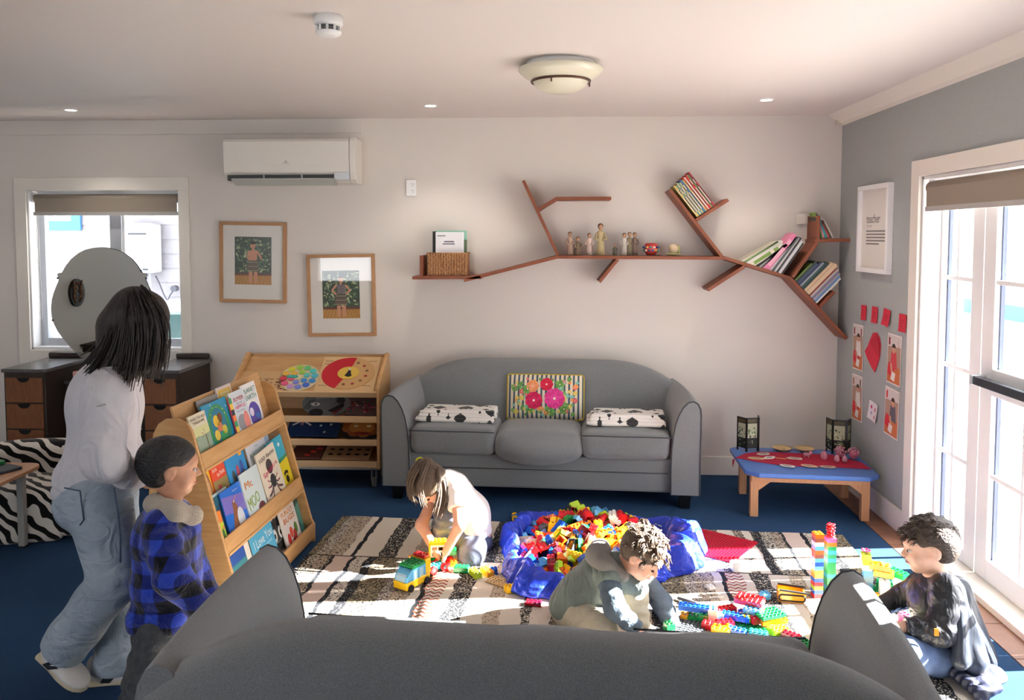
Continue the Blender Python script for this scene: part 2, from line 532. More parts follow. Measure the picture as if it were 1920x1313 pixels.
# cornice on the grey wall, thin flat batten on the back wall, skirtings
w = MB(); w.prism([(XR, 2.487), (XR, ZC), (XR - .10, ZC), (XR - .085, ZC - .012), (XR - .03, 2.50)], YB, D, Matrix(((1, 0, 0, 0), (0, 0, 1, 0), (0, 1, 0, 0), (0, 0, 0, 1))))
tag(w.build('trim_1', M_trim), kind='structure')
w = MB(); w.bb((XL, D - .012, 2.455), (-1.36, D, ZC)); tag(w.build('trim_2', M_wall, bevel=0.003), kind='structure')
w = MB(); w.bb((XL, D - .018, 0), (XR, D, 0.135)); tag(w.build('baseboard_back', M_trim, bevel=0.004), kind='structure')
w = MB(); w.bb((XR - .018, DY1 + .096, 0), (XR, D - .018, 0.135)); w.bb((XR - .018, YB, 0), (XR, DY0 - .096, 0.135))
tag(w.build('baseboard_right', M_trim, bevel=0.004), kind='structure')

# left window
win = empty('window_1', ((WX0 + WX1) / 2, D, WZ0), kind='structure')
def wpart(name, lo, hi, m, par=win, bevel=0.002):
    q = MB().bb(lo, hi, T(-(WX0 + WX1) / 2, -D, -WZ0)); return q.build(name, m, par, bevel=bevel)
wpart('casing', (WX0 - .088, D - .018, WZ1), (WX1 + .075, D, WZ1 + .093), M_trim)
wpart('casing', (WX0 - .088, D - .018, WZ0 - .1), (WX0, D, WZ1), M_trim)
wpart('casing', (WX1, D - .018, WZ0 - .1), (WX1 + .075, D, WZ1), M_trim)
wpart('casing', (WX0, D - .018, WZ0 - .1), (WX1, D, WZ0), M_trim)
wpart('reveal', (WX0, D, WZ0), (WX0 + .012, D + .12, WZ1), M_white); wpart('reveal', (WX1 - .012, D, WZ0), (WX1, D + .12, WZ1), M_white)
wpart('window_sill', (WX0, D - .0, WZ0), (WX1, D + .12, WZ0 + .02), M_white)
wy0, wy1 = D + .10, D + .15
fx0, fx1, fz0, fz1 = WX0 + .012, WX1 - .012, WZ0 + .02, WZ1
wpart('window_frame', (fx0, wy0, fz0), (fx0 + .05, wy1, fz1), M_alu); wpart('window_frame', (fx1 - .035, wy0, fz0), (fx1, wy1, fz1), M_alu)
wpart('window_frame', (fx0 + .05, wy0, fz0), (fx1 - .035, wy1, fz0 + .055), M_alu); wpart('window_frame', (fx0 + .05, wy0, fz1 - .04), (fx1 - .035, wy1, fz1), M_alu)
xm = -3.247
wpart('mullion', (xm - .045, wy0 - .01, fz0 + .055), (xm + .045, wy1, fz1 - .04), M_alu)
wpart('seal', (xm + .045, wy0 + .005, fz0 + .055), (xm + .062, wy1, fz1 - .04), M_white)
wpart('pane', (fx0 + .05, wy0 + .022, fz0 + .055), (xm - .045, wy0 + .026, fz1 - .04), M_glass, bevel=0)
wpart('pane', (xm + .062, wy0 + .022, fz0 + .055), (fx1 - .035, wy0 + .026, fz1 - .04), M_glass, bevel=0)

# glazed doors in the right wall
door = empty('door_1', (XR, (DY0 + DY1) / 2, 0), kind='structure')
DM = T(-XR, -(DY0 + DY1) / 2, 0)
def dpart(name, lo, hi, m=M_white, par=door, bevel=0.003): return MB().bb(lo, hi, DM).build(name, m, par, bevel=bevel)
dpart('casing', (XR - .02, DY1, 0), (XR, DY1 + .096, DZ1 + .09), M_trim); dpart('casing', (XR - .02, DY0 - .096, 0), (XR, DY0, DZ1 + .09), M_trim)
dpart('casing', (XR - .02, DY0, DZ1), (XR, DY1, DZ1 + .09), M_trim)
dpart('jamb', (XR, DY1 - .02, .03), (XR + .19, DY1, DZ1)); dpart('jamb', (XR, DY0, .03), (XR + .19, DY0 + .02, DZ1))
dpart('head', (XR, DY0, DZ1 - .02), (XR + .19, DY1, DZ1))
dpart('door_sill', (XR - .02, DY0, -.03), (XR + .22, DY1, .03), M_trim)
XD0, XD1 = XR + .10, XR + .145
def glazed(nm, y0, y1, sl, sr, fixed):
    """One glazed leaf between y0 (far) and y1 (near) with stile widths sl, sr."""
    leaf = empty(nm, (0, 0, 0), parent=door)
    zb, zt = (.03, DZ1 - .02)
    bz = .135 if not fixed else .10
    def q(name, lo, hi, m=M_white, b=.003): return MB().bb(lo, hi, DM).build(name, m, leaf, bevel=b)
    q('stile', (XD0, y0 - sl, zb), (XD1, y0, zt)); q('stile', (XD0, y1, zb), (XD1, y1 + sr, zt))
    q('rail', (XD0, y1 + sr, zb), (XD1, y0 - sl, bz)); q('rail', (XD0, y1 + sr, zt - .08), (XD1, y0 - sl, zt))
    a, b = y0 - sl, y1 + sr
    if not fixed: q('rail', (XD0, b, .945), (XD1, a, 1.075))
    xg = (XD0 + XD1) / 2
    for z0, z1 in (((bz, .945), (1.075, zt - .08)) if not fixed else ((bz, zt - .08),)):
        q('pane', (xg - .002, b, z0), (xg + .002, a, z1), M_glass, 0)
        for (p0, p1, r0, r1) in ((a - .012, a, z0, z1), (b, b + .012, z0, z1)):
            q('seal', (xg + .002, p0, r0), (xg + .02, p1, r1), M_seal, 0)
    zs = (.55, 1.495) if not fixed else (.55, 1.023, 1.495)
    for z in zs: q('muntin', (xg - .016, b, z - .011), (xg + .016, a, z + .011), b=.002)
    ym = (a + b) / 2 + (.01 if fixed else 0)
    for z0, z1 in (((bz, .945), (1.075, zt - .08)) if not fixed else ((bz, zt - .08),)):
        q('muntin', (xg - .015, ym - .011, z0), (xg + .015, ym + .011, z1), b=.002)
    return leaf
glazed('sidelight', DY1 - .02, 4.05, .03, .105, True)
glazed('door_leaf', 4.045, 3.315, .105, .10, False)
glazed('door_leaf', 3.31, 2.63, .10, .105, False)
glazed('sidelight', 2.625, DY0 + .02, .13, .03, True)
pb = empty('push_bar', (0, 0, 0), parent=door)
MB().bb((XR + .035, 3.42, .992), (XR + .075, 4.0, 1.034), DM).build('bar', M_black, pb, bevel=.004)
MB().bb((XR + .03, 3.99, .990), (XR + .10, 4.012, 1.038), DM).build('end_cap', M_alu, pb, bevel=.003)
MB().bb((XR + .04, 3.41, .990), (XR + .10, 3.43, 1.036), DM).build('end_cap', M_alu, pb, bevel=.003)

# outdoors: deck, low white plinth, paved ground, far white wall with blue band, neighbouring weatherboard house
gr = MB().bb((2.9, -14, -.30), (30, 30, -.06)); tag(gr.build('ground', M_ground), kind='structure')
gr = MB().bb((-18, D + .3, -.40), (2.2, 16, -.30)); tag(gr.build('ground_lane', M_ground), kind='structure')
deck = tag(MB().bb((XR + .22, 0.5, -.14), (2.9, 6.4, -.06)).build('deck', M_deck), kind='structure')
x = XR + .225
while x < 2.86:
    MB().bb((x, 0.5, -.06), (x + .088, 6.4, -.035)).build('board', M_deck, deck, bevel=.003); x += .096
pl = MB().bb((2.72, 4.0, -.06), (2.76, 6.4, .29)); pl.bb((2.71, 4.0, .29), (2.77, 6.4, .31))
tag(pl.build('white_plinth', M_wb, bevel=.004), 'low white plinth along the deck outside the glazed doors', 'plinth')
ow = empty('garden_wall', (9.0, 14, -.06), label='far pale outdoor wall with a blue band seen through the doors', cat='wall')
MB().bb((0, -14, 0), (.2, 14, 2.35)).build('wall_face', M_wb, ow)
MB().bb((-.02, -14, .12), (0, 14, .42)).build('blue_band', M_blue, ow); MB().bb((-.03, -14, .42), (0, 14, .66)).build('grey_band', mat('grey_band_paint', rgb(150, 154, 160), .6), ow)
M_nb = mat('neighbour_weatherboard', rgb(146, 142, 147), .5)
nb = empty('neighbour_house', (-4.9, 9.0, -.3), label='white weatherboard house wall outside the left window', cat='house')
z = 0.0; bme = None
while z < 3.6:
    p = MB(); p.prism([(0, 0), (.028, 0), (.012, .168), (0, .168)], -3.2, 3.4, Matrix(((0, 0, 1, 0), (-1, 0, 0, 0), (0, 1, 0, z), (0, 0, 0, 1))))
    if bme is None: o = p.build('weatherboard', M_nb, nb); bme = o.data; z0 = z
    else:
        o = bpy.data.objects.new('weatherboard', bme); COL.objects.link(o); o.parent = nb; o.location.z = z
    z += .165
MB().bb((-3.2, .0, 0), (3.4, .2, 3.6)).build('wall_core', M_nb, nb)
MB().bb((-3.4, -1.1, 3.05), (3.6, .2, 3.2)).build('added_eave', M_nb, nb); MB().bb((-3.4, -1.25, 2.98), (3.6, -1.1, 3.2)).build('added_gutter', M_alu, nb)  # unseen overhang, added to cut the sky light on the neighbour wall
tag(MB().bb((XL - .6, D + .16, 2.62), (XR + .4, D + 1.15, 2.76)).build('added_roof_eave', M_nb), kind='structure')  # out of view, added to keep sky light off the lane
nw = empty('window', (-.93, -.03, 2.25), parent=nb)
for lo, hi, m in (((-.5, -.03, -.17), (.44, .0, -.06), M_blue), ((.33, -.03, -.06), (.44, 0, 1.1), M_blue), ((-.5, -.03, -.06), (-.40, 0, 1.1), M_blue),
                  ((-.40, -.025, -.06), (.33, 0, .0), M_white), ((.25, -.025, 0), (.33, 0, 1.1), M_white), ((-.40, -.025, 0), (-.33, 0, 1.1), M_white)):
    MB().bb(lo, hi).build('window_trim', m, nw)
MB().bb((-.33, -.01, 0), (.25, 0, 1.1)).build('pane', mat('dim_pane', rgb(196, 196, 202), .15), nw)
# gas water heater on the neighbour's wall, with its pipes and a loop of cable
wh = empty('water_heater', (-4.64, 8.97, 1.30), label='white gas water heater box on the neighbour wall', cat='water heater')
M_heat = mat('heater_white', rgb(176, 176, 180), .35)
MB().prism(rrect(-.19, 0, .19, .56, .03), 0, .16, Matrix(((1, 0, 0, 0), (0, 0, -1, -.02), (0, 1, 0, 0), (0, 0, 0, 1)))).build('casing', M_heat, wh)
MB().bb((-.15, -.185, .43), (.10, -.178, .45)).build('flue_slot', M_black, wh); MB().bb((.05, -.185, .03), (.11, -.179, .05)).build('badge', M_black, wh)
for xx in (-.06, .03, .09): MB().cyl((xx, -.1, -.5), (xx, -.1, .01), .012).build('pipe', M_alu, wh)
cb = MB().tube([(-4.50, 8.9, 1.26), (-4.45, 8.88, 1.18), (-4.40, 8.88, 1.05), (-4.36, 8.88, .98), (-4.33, 8.88, 1.04), (-4.28, 8.9, 1.12)], .008, 6)
cb.cyl((-4.28, 8.93, 1.12), (-4.28, 8.86, 1.12), .035, n=12)
tag(cb.build('cable', mat('grey_cable', rgb(70, 70, 80), .5)), 'thin drooping cable below the water heater outside the window', 'cable')
# parked car beyond the window, only its bonnet and windscreen show
car = empty('car', (-3.35, 7.6, -.3), label='parked pale car outside the window beside the woman', cat='car')
M_car = mat('car_paint', rgb(168, 186, 196), .25, metal=.4, coat=.5)
cprof = [(-1.9, .35), (-1.95, .75), (-1.15, .92), (-.45, 1.38), (.75, 1.40), (1.5, .98), (1.9, .9), (1.95, .35)]
MB().prism(cprof, -.8, .8, Matrix(((1, 0, 0, 0), (0, 0, 1, 0), (0, 1, 0, 0), (0, 0, 0, 1)))).build('body', M_car, car, bevel=.06, segs=3)
MB().prism([(-1.05, .96), (-.50, 1.33), (.70, 1.34), (1.35, .99)], -.815, .815, Matrix(((1, 0, 0, 0), (0, 0, 1, 0), (0, 1, 0, 0), (0, 0, 0, 1)))).build('side_window', mat('car_glass', rgb(70, 98, 100), .1), car)
for sx in (-1.2, 1.2):
    for sy in (-.75, .75): MB().cyl((sx, sy - .1, .31), (sx, sy + .1, .31), .31, n=24).build('wheel', M_black, car)
# ------------------------------------------------------------------ furniture
M_sofa = mat('grey_upholstery', rgb(98, 102, 104), 0.95, noise=(420, 0.9, rgb(146, 149, 151)), bump=(500, 0.5), spec=0.15, sheen=0.45)
M_pipe = mat('grey_piping', rgb(66, 70, 74), 0.9)
M_foot = mat('black_sofa_foot', rgb(16, 15, 16), 0.35)
M_maple = mat('maple_ply', rgb(206, 164, 112), 0.45, noise=(7, 0.8, rgb(190, 144, 92), (1, 1, 9)))
M_maple_e = mat('ply_edge', rgb(222, 186, 140), 0.5)

def make_sofa(nm, label, loc, rz, dep, depth_back=0.16, sx_=1.0, crest=.858):
    s = empty(nm, loc, rz, label, 'sofa', 'matching grey sofas')
    hw = 1.01; yf = -dep / 2; yb = dep / 2
    MB().bb((-hw + .15, yf + .035, .10), (hw - .15, yb - .10, .315)).build('base', M_sofa, s, bevel=.015)
    prof = [(0, .10), (0, .30), (-.004, .50), (-.004, .60), (.0, .645), (.016, .678), (.042, .693), (.075, .685), (.105, .655), (.132, .605), (.152, .545), (.166, .47), (.174, .38), (.178, .28), (.178, .10)]
    for sd in (-1, 1):
        rows = []
        for i in range(9):
            t = i / 8.0; yy = yf + (dep - .06) * t
            up = .035 * t; inn = .075 * t * t
            rows.append([(sd * (hw - x - inn * (z - .1) / .6), yy, z + up * max(0, (z - .3) / .4)) for x, z in prof])
        m = MB().grid(rows, smooth=True)
        cap = [(sd * (hw - x), yf, z) for x, z in prof]
        m.add(cap, [tuple(range(len(cap)))[::(1 if sd > 0 else -1)]])
        back = rows[-1]; m.add(back, [tuple(range(len(back)))[::(-1 if sd > 0 else 1)]])
        a = m.build('arm', M_sofa, s)
        MB().tube([(p[0], p[1] - .001, p[2]) for p in cap], .0045, 6).build('piping', M_pipe, a)
    # back: lofted along x with an arched crest
    rows = []; nst = 41
    for i in range(nst):
        x = -(hw - .085) + 2 * (hw - .085) * i / (nst - 1)
        ax = abs(x); t = max(0.0, (ax - .42) / (hw - .085 - .42))
        zc = crest - .165 * t ** 2.3
        th = depth_back
        bow = .035 * (1 - (x / hw) ** 2)
        r_ = th / 2
        pts = [(x, yb - .29 - 0 * bow, .30), (x, yb - .27, .45), (x, yb - .225, zc - .22), (x, yb - th - .035, zc - r_ * 1.1)]
        for k in range(1, 8):
            a = PI - PI * k / 8.0
            pts.append((x, yb - .025 - r_ + r_ * math.cos(a), zc - r_ + r_ * math.sin(a)))
        pts += [(x, yb - .02, zc - r_ * 1.1), (x, yb - .005, zc - .22), (x, yb, .45), (x, yb, .30), (x, yb, .10)]
        rows.append(pts)
    m = MB().grid(rows, smooth=True)
    m.add(rows[0], [tuple(range(len(rows[0])))]); m.add(rows[-1], [tuple(range(len(rows[-1])))[::-1]])
    b = m.build('back', M_sofa, s)
    MB().tube([(r_[5][0], r_[12][1] + .004, r_[12][2] - .002) for r_ in rows], .004, 5).build('piping', M_pipe, b)
    # three seat cushions, the middle one slumped over the front edge
    yc = (yf + yb - .26) / 2; hd = (yb - .26 - yf) / 2 + .005
    soft('seat_cushion', [('b', (-.552, yc, .40), (.278, hd, .088), .05, .02), ('e', (-.55, yc, .44), (.27, hd - .03, .065), .05)], .013, M_sofa, s, noise=(.004, 22, 3))
    soft('seat_cushion', [('b', (.552, yc, .395), (.278, hd, .088), .05, .02), ('e', (.55, yc, .43), (.27, hd - .03, .065), .05)], .013, M_sofa, s, noise=(.006, 30, 5))
    soft('seat_cushion', [('b', (.0, yc - .01, .39), (.274, hd, .085), .06, .03), ('e', (.0, yf + .05, .355), (.275, .12, .105), .05), ('e', (0, yc, .43), (.26, hd - .02, .06), .05)], .013, M_sofa, s, noise=(.004, 24, 8))
    MB().tube([(-.83 + i * .05, yf - .006 + .003 * math.sin(i), .468) for i in range(12)], .004, 5).build('piping', M_pipe, s)
    MB().tube([(.28 + i * .05, yf - .006 + .003 * math.sin(i), .463) for i in range(12)], .004, 5).build('piping', M_pipe, s)
    MB().tube([(-hw + .185 + i * .1641, yf + .032, .225) for i in range(11)], .003, 5).build('front_seam', M_pipe, s)
    for sx in (-1, 1):
        for yy in (yf + .08, yb - .08):
            q = MB(); a, c = .042, .030; x0 = sx * (hw - .085)
            q.add([(x0 - c, yy - c, 0), (x0 + c, yy - c, 0), (x0 + c, yy + c, 0), (x0 - c, yy + c, 0), (x0 - a, yy - a, .105), (x0 + a, yy - a, .105), (x0 + a, yy + a, .105), (x0 - a, yy + a, .105)],
                  [(0, 3, 2, 1), (4, 5, 6, 7), (0, 1, 5, 4), (1, 2, 6, 5), (2, 3, 7, 6), (3, 0, 4, 7)])
            q.build('foot', M_foot, s, bevel=.003)
    s.scale = (sx_, 1, 1)
    return s
sofa_far = make_sofa('sofa', 'grey three-seat sofa with a floral cushion against the back wall', (-.06, 5.345, 0), R(-3.2), .68)
sofa_near = make_sofa('sofa', 'grey sofa seen from behind in the foreground', (-.03, 2.075, 0), R(180 - 3.4), .86, .17, .965, .83)

# patterned rug
def mat_rug():
    m = bpy.data.materials.new('striped_rug'); m.use_nodes = True
    nt = m.node_tree; N = nt.nodes; L = nt.links; p = N['Principled BSDF']
    p.inputs['Roughness'].default_value = 0.95; p.inputs['Specular IOR Level'].default_value = 0.1
    tc = N.new('ShaderNodeTexCoord'); sp = N.new('ShaderNodeSeparateXYZ'); L.new(tc.outputs['Object'], sp.inputs[0])
    def math_(op, a, b=None, c=None):
        n = N.new('ShaderNodeMath'); n.operation = op
        for i, v in enumerate((a, b, c)):
            if v is None: continue
            if isinstance(v, (int, float)): n.inputs[i].default_value = v
            else: L.new(v, n.inputs[i])
        return n.outputs[0]
    wob = N.new('ShaderNodeTexNoise'); wob.inputs['Scale'].default_value = 9; L.new(tc.outputs['Object'], wob.inputs['Vector'])
    wv = math_('MULTIPLY', math_('SUBTRACT', wob.outputs['Fac'], .5), .05)
    # three woven panels along the length; each shifts the stripes sideways
    pan = math_('FLOOR', math_('DIVIDE', math_('ADD', sp.outputs['Y'], 0.30), 0.78))
    xx = math_('ADD', math_('ADD', sp.outputs['X'], wv), math_('MULTIPLY', pan, 0.47))
    u = math_('FRACT', math_('DIVIDE', math_('ADD', xx, 1.5), 1.46))
    cr = N.new('ShaderNodeValToRGB'); cr.color_ramp.interpolation = 'CONSTANT'
    dens = N.new('ShaderNodeValToRGB'); dens.color_ramp.interpolation = 'CONSTANT'
    cream, tan, char, olive, plum, pink = rgb(208, 198, 184), rgb(182, 166, 146), rgb(44, 46, 50), rgb(150, 138, 112), rgb(96, 84, 92), rgb(202, 182, 170)
    ST = [(0, char, .25), (.035, char, .5), (.075, tan, .45), (.11, char, .12), (.125, pink, 0), (.19, char, .1), (.205, cream, .35), (.25, char, .2), (.28, olive, .45), (.37, plum, .5), (.41, tan, .38),
          (.47, cream, .05), (.50, char, .05), (.512, cream, 0), (.60, char, .35), (.665, cream, .02), (.73, tan, .3), (.78, cream, 0), (.84, char, .45), (.875, cream, .1), (.93, tan, .5), (.965, cream, .0)]
    for r_, k in ((cr, 1), (dens, 2)):
        els = r_.color_ramp.elements
        while len(els) < len(ST): els.new(0.5)
        for e, stp in zip(els, ST): e.position = stp[0]
        for e, stp in zip(els, ST): e.color = (*stp[1], 1) if k == 1 else (stp[2], stp[2], stp[2], 1)
        L.new(u, r_.inputs['Fac'])
    sn = N.new('ShaderNodeTexNoise'); sn.inputs['Scale'].default_value = 130; sn.inputs['Detail'].default_value = 2
    L.new(tc.outputs['Object'], sn.inputs['Vector'])
    spk = math_('LESS_THAN', math_('MULTIPLY', math_('SUBTRACT', sn.outputs['Fac'], .25), 2.0), dens.outputs['Color'])
    lum = math_('GREATER_THAN', u, 2.0)
    bw = N.new('ShaderNodeRGBToBW'); L.new(cr.outputs['Color'], bw.inputs[0])
    dark = math_('LESS_THAN', bw.outputs[0], .15)
    sc = N.new('ShaderNodeMixRGB'); sc.inputs[1].default_value = (*rgb(52, 52, 54), 1); sc.inputs[2].default_value = (*rgb(196, 188, 170), 1); L.new(dark, sc.inputs['Fac'])
    mx = N.new('ShaderNodeMixRGB'); L.new(spk, mx.inputs['Fac']); L.new(cr.outputs['Color'], mx.inputs[1]); L.new(sc.outputs[0], mx.inputs[2])
    # zig-zag band
    zz = math_('ADD', sp.outputs['Y'], math_('MULTIPLY', math_('PINGPONG', sp.outputs['X'], .02), .9))
    zl = math_('LESS_THAN', math_('FRACT', math_('DIVIDE', zz, .034)), .4)
    zin = math_('MULTIPLY', math_('GREATER_THAN', u, .512), math_('LESS_THAN', u, .575))
    zin = math_('MULTIPLY', zin, math_('LESS_THAN', math_('FRACT', math_('MULTIPLY', pan, .5)), .3))
    zf = math_('MULTIPLY', zl, zin)
    m2 = N.new('ShaderNodeMixRGB'); L.new(zf, m2.inputs['Fac']); L.new(mx.outputs[0], m2.inputs[1]); m2.inputs[2].default_value = (*rgb(150, 84, 66), 1)
    # seams between the panels
    sy = math_('FRACT', math_('DIVIDE', math_('ADD', sp.outputs['Y'], 0.30), 0.78))
    seam = math_('LESS_THAN', sy, .014)
    m3 = N.new('ShaderNodeMixRGB'); L.new(seam, m3.inputs['Fac']); L.new(m2.outputs[0], m3.inputs[1]); m3.inputs[2].default_value = (*rgb(60, 56, 54), 1)
    L.new(m3.outputs[0], p.inputs['Base Color'])
    bp = N.new('ShaderNodeBump'); bp.inputs['Strength'].default_value = .5; bp.inputs['Distance'].default_value = .004
    L.new(sn.outputs['Fac'], bp.inputs['Height']); L.new(bp.outputs[0], p.inputs['Normal'])
    return m
rg = MB(); rows = []
for i in range(25):
    rows.append([(-1.47 + 2.94 * j / 30.0, -1.08 + 2.16 * i / 24.0, .011 + .0015 * math.sin(j * 1.7 + i) * math.cos(i * 1.3)) for j in range(31)])
rg.grid(rows)
rg.bb((-1.468, -1.078, 0), (1.468, 1.078, .0085))
rug = rg.build('rug', mat_rug(), loc=(.14, 3.58, .0), rot=(0, 0, R(-3.3)))
tag(rug, 'cream and charcoal striped rug on the blue carpet', 'rug')

# maple puzzle shelf on castors
M_steel = mat('castor_grey', rgb(150, 154, 154), 0.35, metal=.4)
ps = empty('display_shelf', (-1.665, 5.48, 0), 0, 'low maple display shelf on castors beside the far sofa', 'shelf')
hw = .50
side = [(-.18, .135), (.18, .135), (.18, .855), (.155, .885), (.10, .885), (-.16, .72), (-.18, .69)]
for sx in (-1, 1):
    MB().prism(side, sx * hw - .011, sx * hw + .011, Matrix(((0, 0, 1, 0), (1, 0, 0, 0), (0, 1, 0, 0), (0, 0, 0, 1)))).build('side_panel', M_maple, ps, bevel=.004)
MB().bb((-hw + .011, .16, .15), (hw - .011, .175, .87)).build('back_panel', M_maple, ps)
for i, z in enumerate((.165, .315, .475)):
    MB().bb((-hw + .011, -.165, z - .018), (hw - .011, .16, z)).build('shelf_board', M_maple, ps, bevel=.002)
    MB().bb((-hw + .011, -.178, z - .022), (hw - .011, -.162, z + .022)).build('shelf_lip', M_maple_e, ps, bevel=.003)
sl = math.atan2(.20, .30); SM = T(0, -.165, .655) @ RX(sl)
MB().bb((-hw + .011, 0, -.014), (hw - .011, .36, 0), SM).build('sloping_top', M_maple, ps, bevel=.002)
MB().bb((-hw + .011, -.016, -.03), (hw - .011, 0, .018), SM).build('shelf_lip', M_maple_e, ps, bevel=.003)
def castor(par, x, y, top):
    c = empty('castor', (x, y, 0), parent=par)
    MB().bb((-.022, -.022, top - .012), (.022, .022, top)).bb((-.018, -.03, .05), (-.012, .02, top - .01)).bb((.012, -.03, .05), (.018, .02, top - .01)).build('bracket', M_steel, c, bevel=.002)
    MB().cyl((-.012, -.01, .034), (.012, -.01, .034), .034, n=20).build('wheel', mat('castor_tyre', rgb(120, 122, 120), .5), c)
for sx in (-1, 1):
    for yy in (-.13, .13): castor(ps, sx * (hw - .04), yy, .135)

# maple book display rack, pockets facing the rug
RK = empty('book_rack', (-1.371, 3.419, 0), R(-2.9), 'maple picture-book display rack with tiered pockets facing the rug', 'book rack')
# local axes: y along the rack, -x to its back
rs_ = [(0, 0), (0, .10), (-.015, .125), (-.212, .855), (-.235, .89), (-.275, .908), (-.335, .908), (-.37, .885), (-.395, .84), (-.47, .10), (-.47, 0)]
for yy in (0, .942):
    MB().prism(rs_, yy - .009, yy + .009, Matrix(((1, 0, 0, 0), (0, 0, 1, 0), (0, 1, 0, 0), (0, 0, 0, 1)))).build('side_panel', M_maple, RK, bevel=.004)
tilt = math.atan2(.197, .73)
LIPS = (.02, .288, .668)
for z in LIPS:
    x = -max(0, (z - .09)) * math.tan(tilt) - .005
    MB().bb((-.014, .009, 0), (0, .933, .085), T(x, 0, z) @ RY(-tilt * (0 if z < .1 else 1))).build('pocket_lip', M_maple, RK, bevel=.003)
    MB().bb((-.075, .009, -.012), (0, .933, 0), T(x, 0, z + .012)).build('pocket_floor', M_maple, RK)
    MB().bb((-.010, .009, 0), (0, .933, .30 if z < .7 else .17), T(x - .075, 0, z) @ RY(-tilt)).build('pocket_back', M_maple, RK)

# dressing table with round mirror
M_dark = mat('dark_stained_oak', rgb(58, 44, 34), .5, noise=(10, .8, rgb(40, 30, 24), (1, 1, 10)), bump=(60, .1, (1, 1, 14)))
M_top = mat('worn_dark_top', rgb(104, 102, 102), .25, noise=(5, .7, rgb(84, 82, 82)))
M_draw = mat('orange_oak_drawer', rgb(140, 88, 52), .5, noise=(12, .8, rgb(118, 70, 40), (10, 1, 1)))
dr = empty('dressing_table', (-3.09, 5.42, 0), 0, 'old dark wooden dressing table with a large round mirror under the window', 'dressing table')
yf = -.22
for sx in (-1, 1):
    x0, x1 = (-.61, -.32) if sx < 0 else (.35, .60)
    ped = empty('pedestal', (0, 0, 0), parent=dr)
    MB().bb((x0, yf, .05), (x1, .28, .795)).build('carcass', M_dark, ped, bevel=.004)
    MB().bb((x0 - .012, yf - .012, .795), (x1 + .012, .29, .82)).build('top', M_top, ped, bevel=.004)
    MB().bb((x0, .26, .82), (x1, .285, .862)).build('upstand', M_dark, ped, bevel=.012)
    for k in range(4):
        z1 = .76 - k * .178
        dw = empty('drawer', (0, 0, 0), parent=ped) if False else None
        d_ = MB().bb((x0 + .018, yf - .014, z1 - .168), (x1 - .018, yf, z1)).build('drawer', M_draw, ped, bevel=.003)
        q = MB(); xc = (x0 + x1) / 2
        q.prism([(xc - .042, z1 + .001)] + [(xc + .042 * math.cos(a), z1 - .03 * math.sin(a)) for a in [PI - PI * i / 10 for i in range(1, 10)]] + [(xc + .042, z1 + .001)], 0, .003, Matrix(((1, 0, 0, 0), (0, 0, -1, yf - .0135), (0, 1, 0, 0), (0, 0, 0, 1))))
        q.build('finger_cutout', mat('deep_black', rgb(10, 8, 7), .8), d_)
    for xx in (x0 + .03, x1 - .03):
        for yy in (yf + .03, .25): MB().bb((xx - .022, yy - .022, 0), (xx + .022, yy + .022, .05)).build('foot', M_dark, ped)
mid = empty('centre_unit', (0, 0, 0), parent=dr)
MB().bb((-.32, .0, .05), (.35, .28, .68)).build('carcass', M_dark, mid); MB().bb((-.32, -.02, .68), (.35, .28, .70)).build('top', M_top, mid, bevel=.003)
for k in range(3):
    MB().bb((-.30, -.014, .07 + k * .2), (.33, .0, .26 + k * .2)).build('drawer', mat('black_drawer', rgb(40, 36, 34), .5), mid, bevel=.003)
    for xx in (-.2, .2): MB().tube([(xx - .03, -.016, .17 + k * .2), (xx, -.03, .155 + k * .2), (xx + .03, -.016, .17 + k * .2)], .005, 6).build('handle', M_alu, mid)
mir = empty('mirror', (-.13, .17, 1.13), parent=dr)
half = [(0, .505), (.06, .500), (.12, .486), (.17, .462), (.225, .42), (.265, .372), (.284, .340), (.296, .322), (.326, .318), (.328, .303), (.318, .285), (.322, .262), (.340, .225), (.360, .178), (.376, .125), (.384, .065), (.380, .005), (.366, -.045), (.340, -.10), (.300, -.155), (.25, -.215), (.18, -.285), (.10, -.335), (0, -.35)]
outl = [(x, z) for x, z in half] + [(-x, z) for x, z in half[-2:0:-1]]
MM = Matrix(((1, 0, 0, 0), (0, 0, -1, 0), (0, 1, 0, 0), (0, 0, 0, 1))) 
MB().prism(outl, 0, .005, RX(R(0)) @ MM).build('mirror_glass', mat('mirror_silver', (.68, .72, .69), .02, metal=1.0), mir)
MB().prism([(x * 1.006, z * 1.006) for x, z in outl], -.008, -.0005, MM).build('mirror_backing', M_black, mir)
for x, z in ((-.325, .285), (.325, .285), (.29, .34), (-.372, -.02), (.372, -.02)):
    MB().ell((x, -.006, z), (.008, .006, .008), 8, 6).build('clip', M_black, mir)

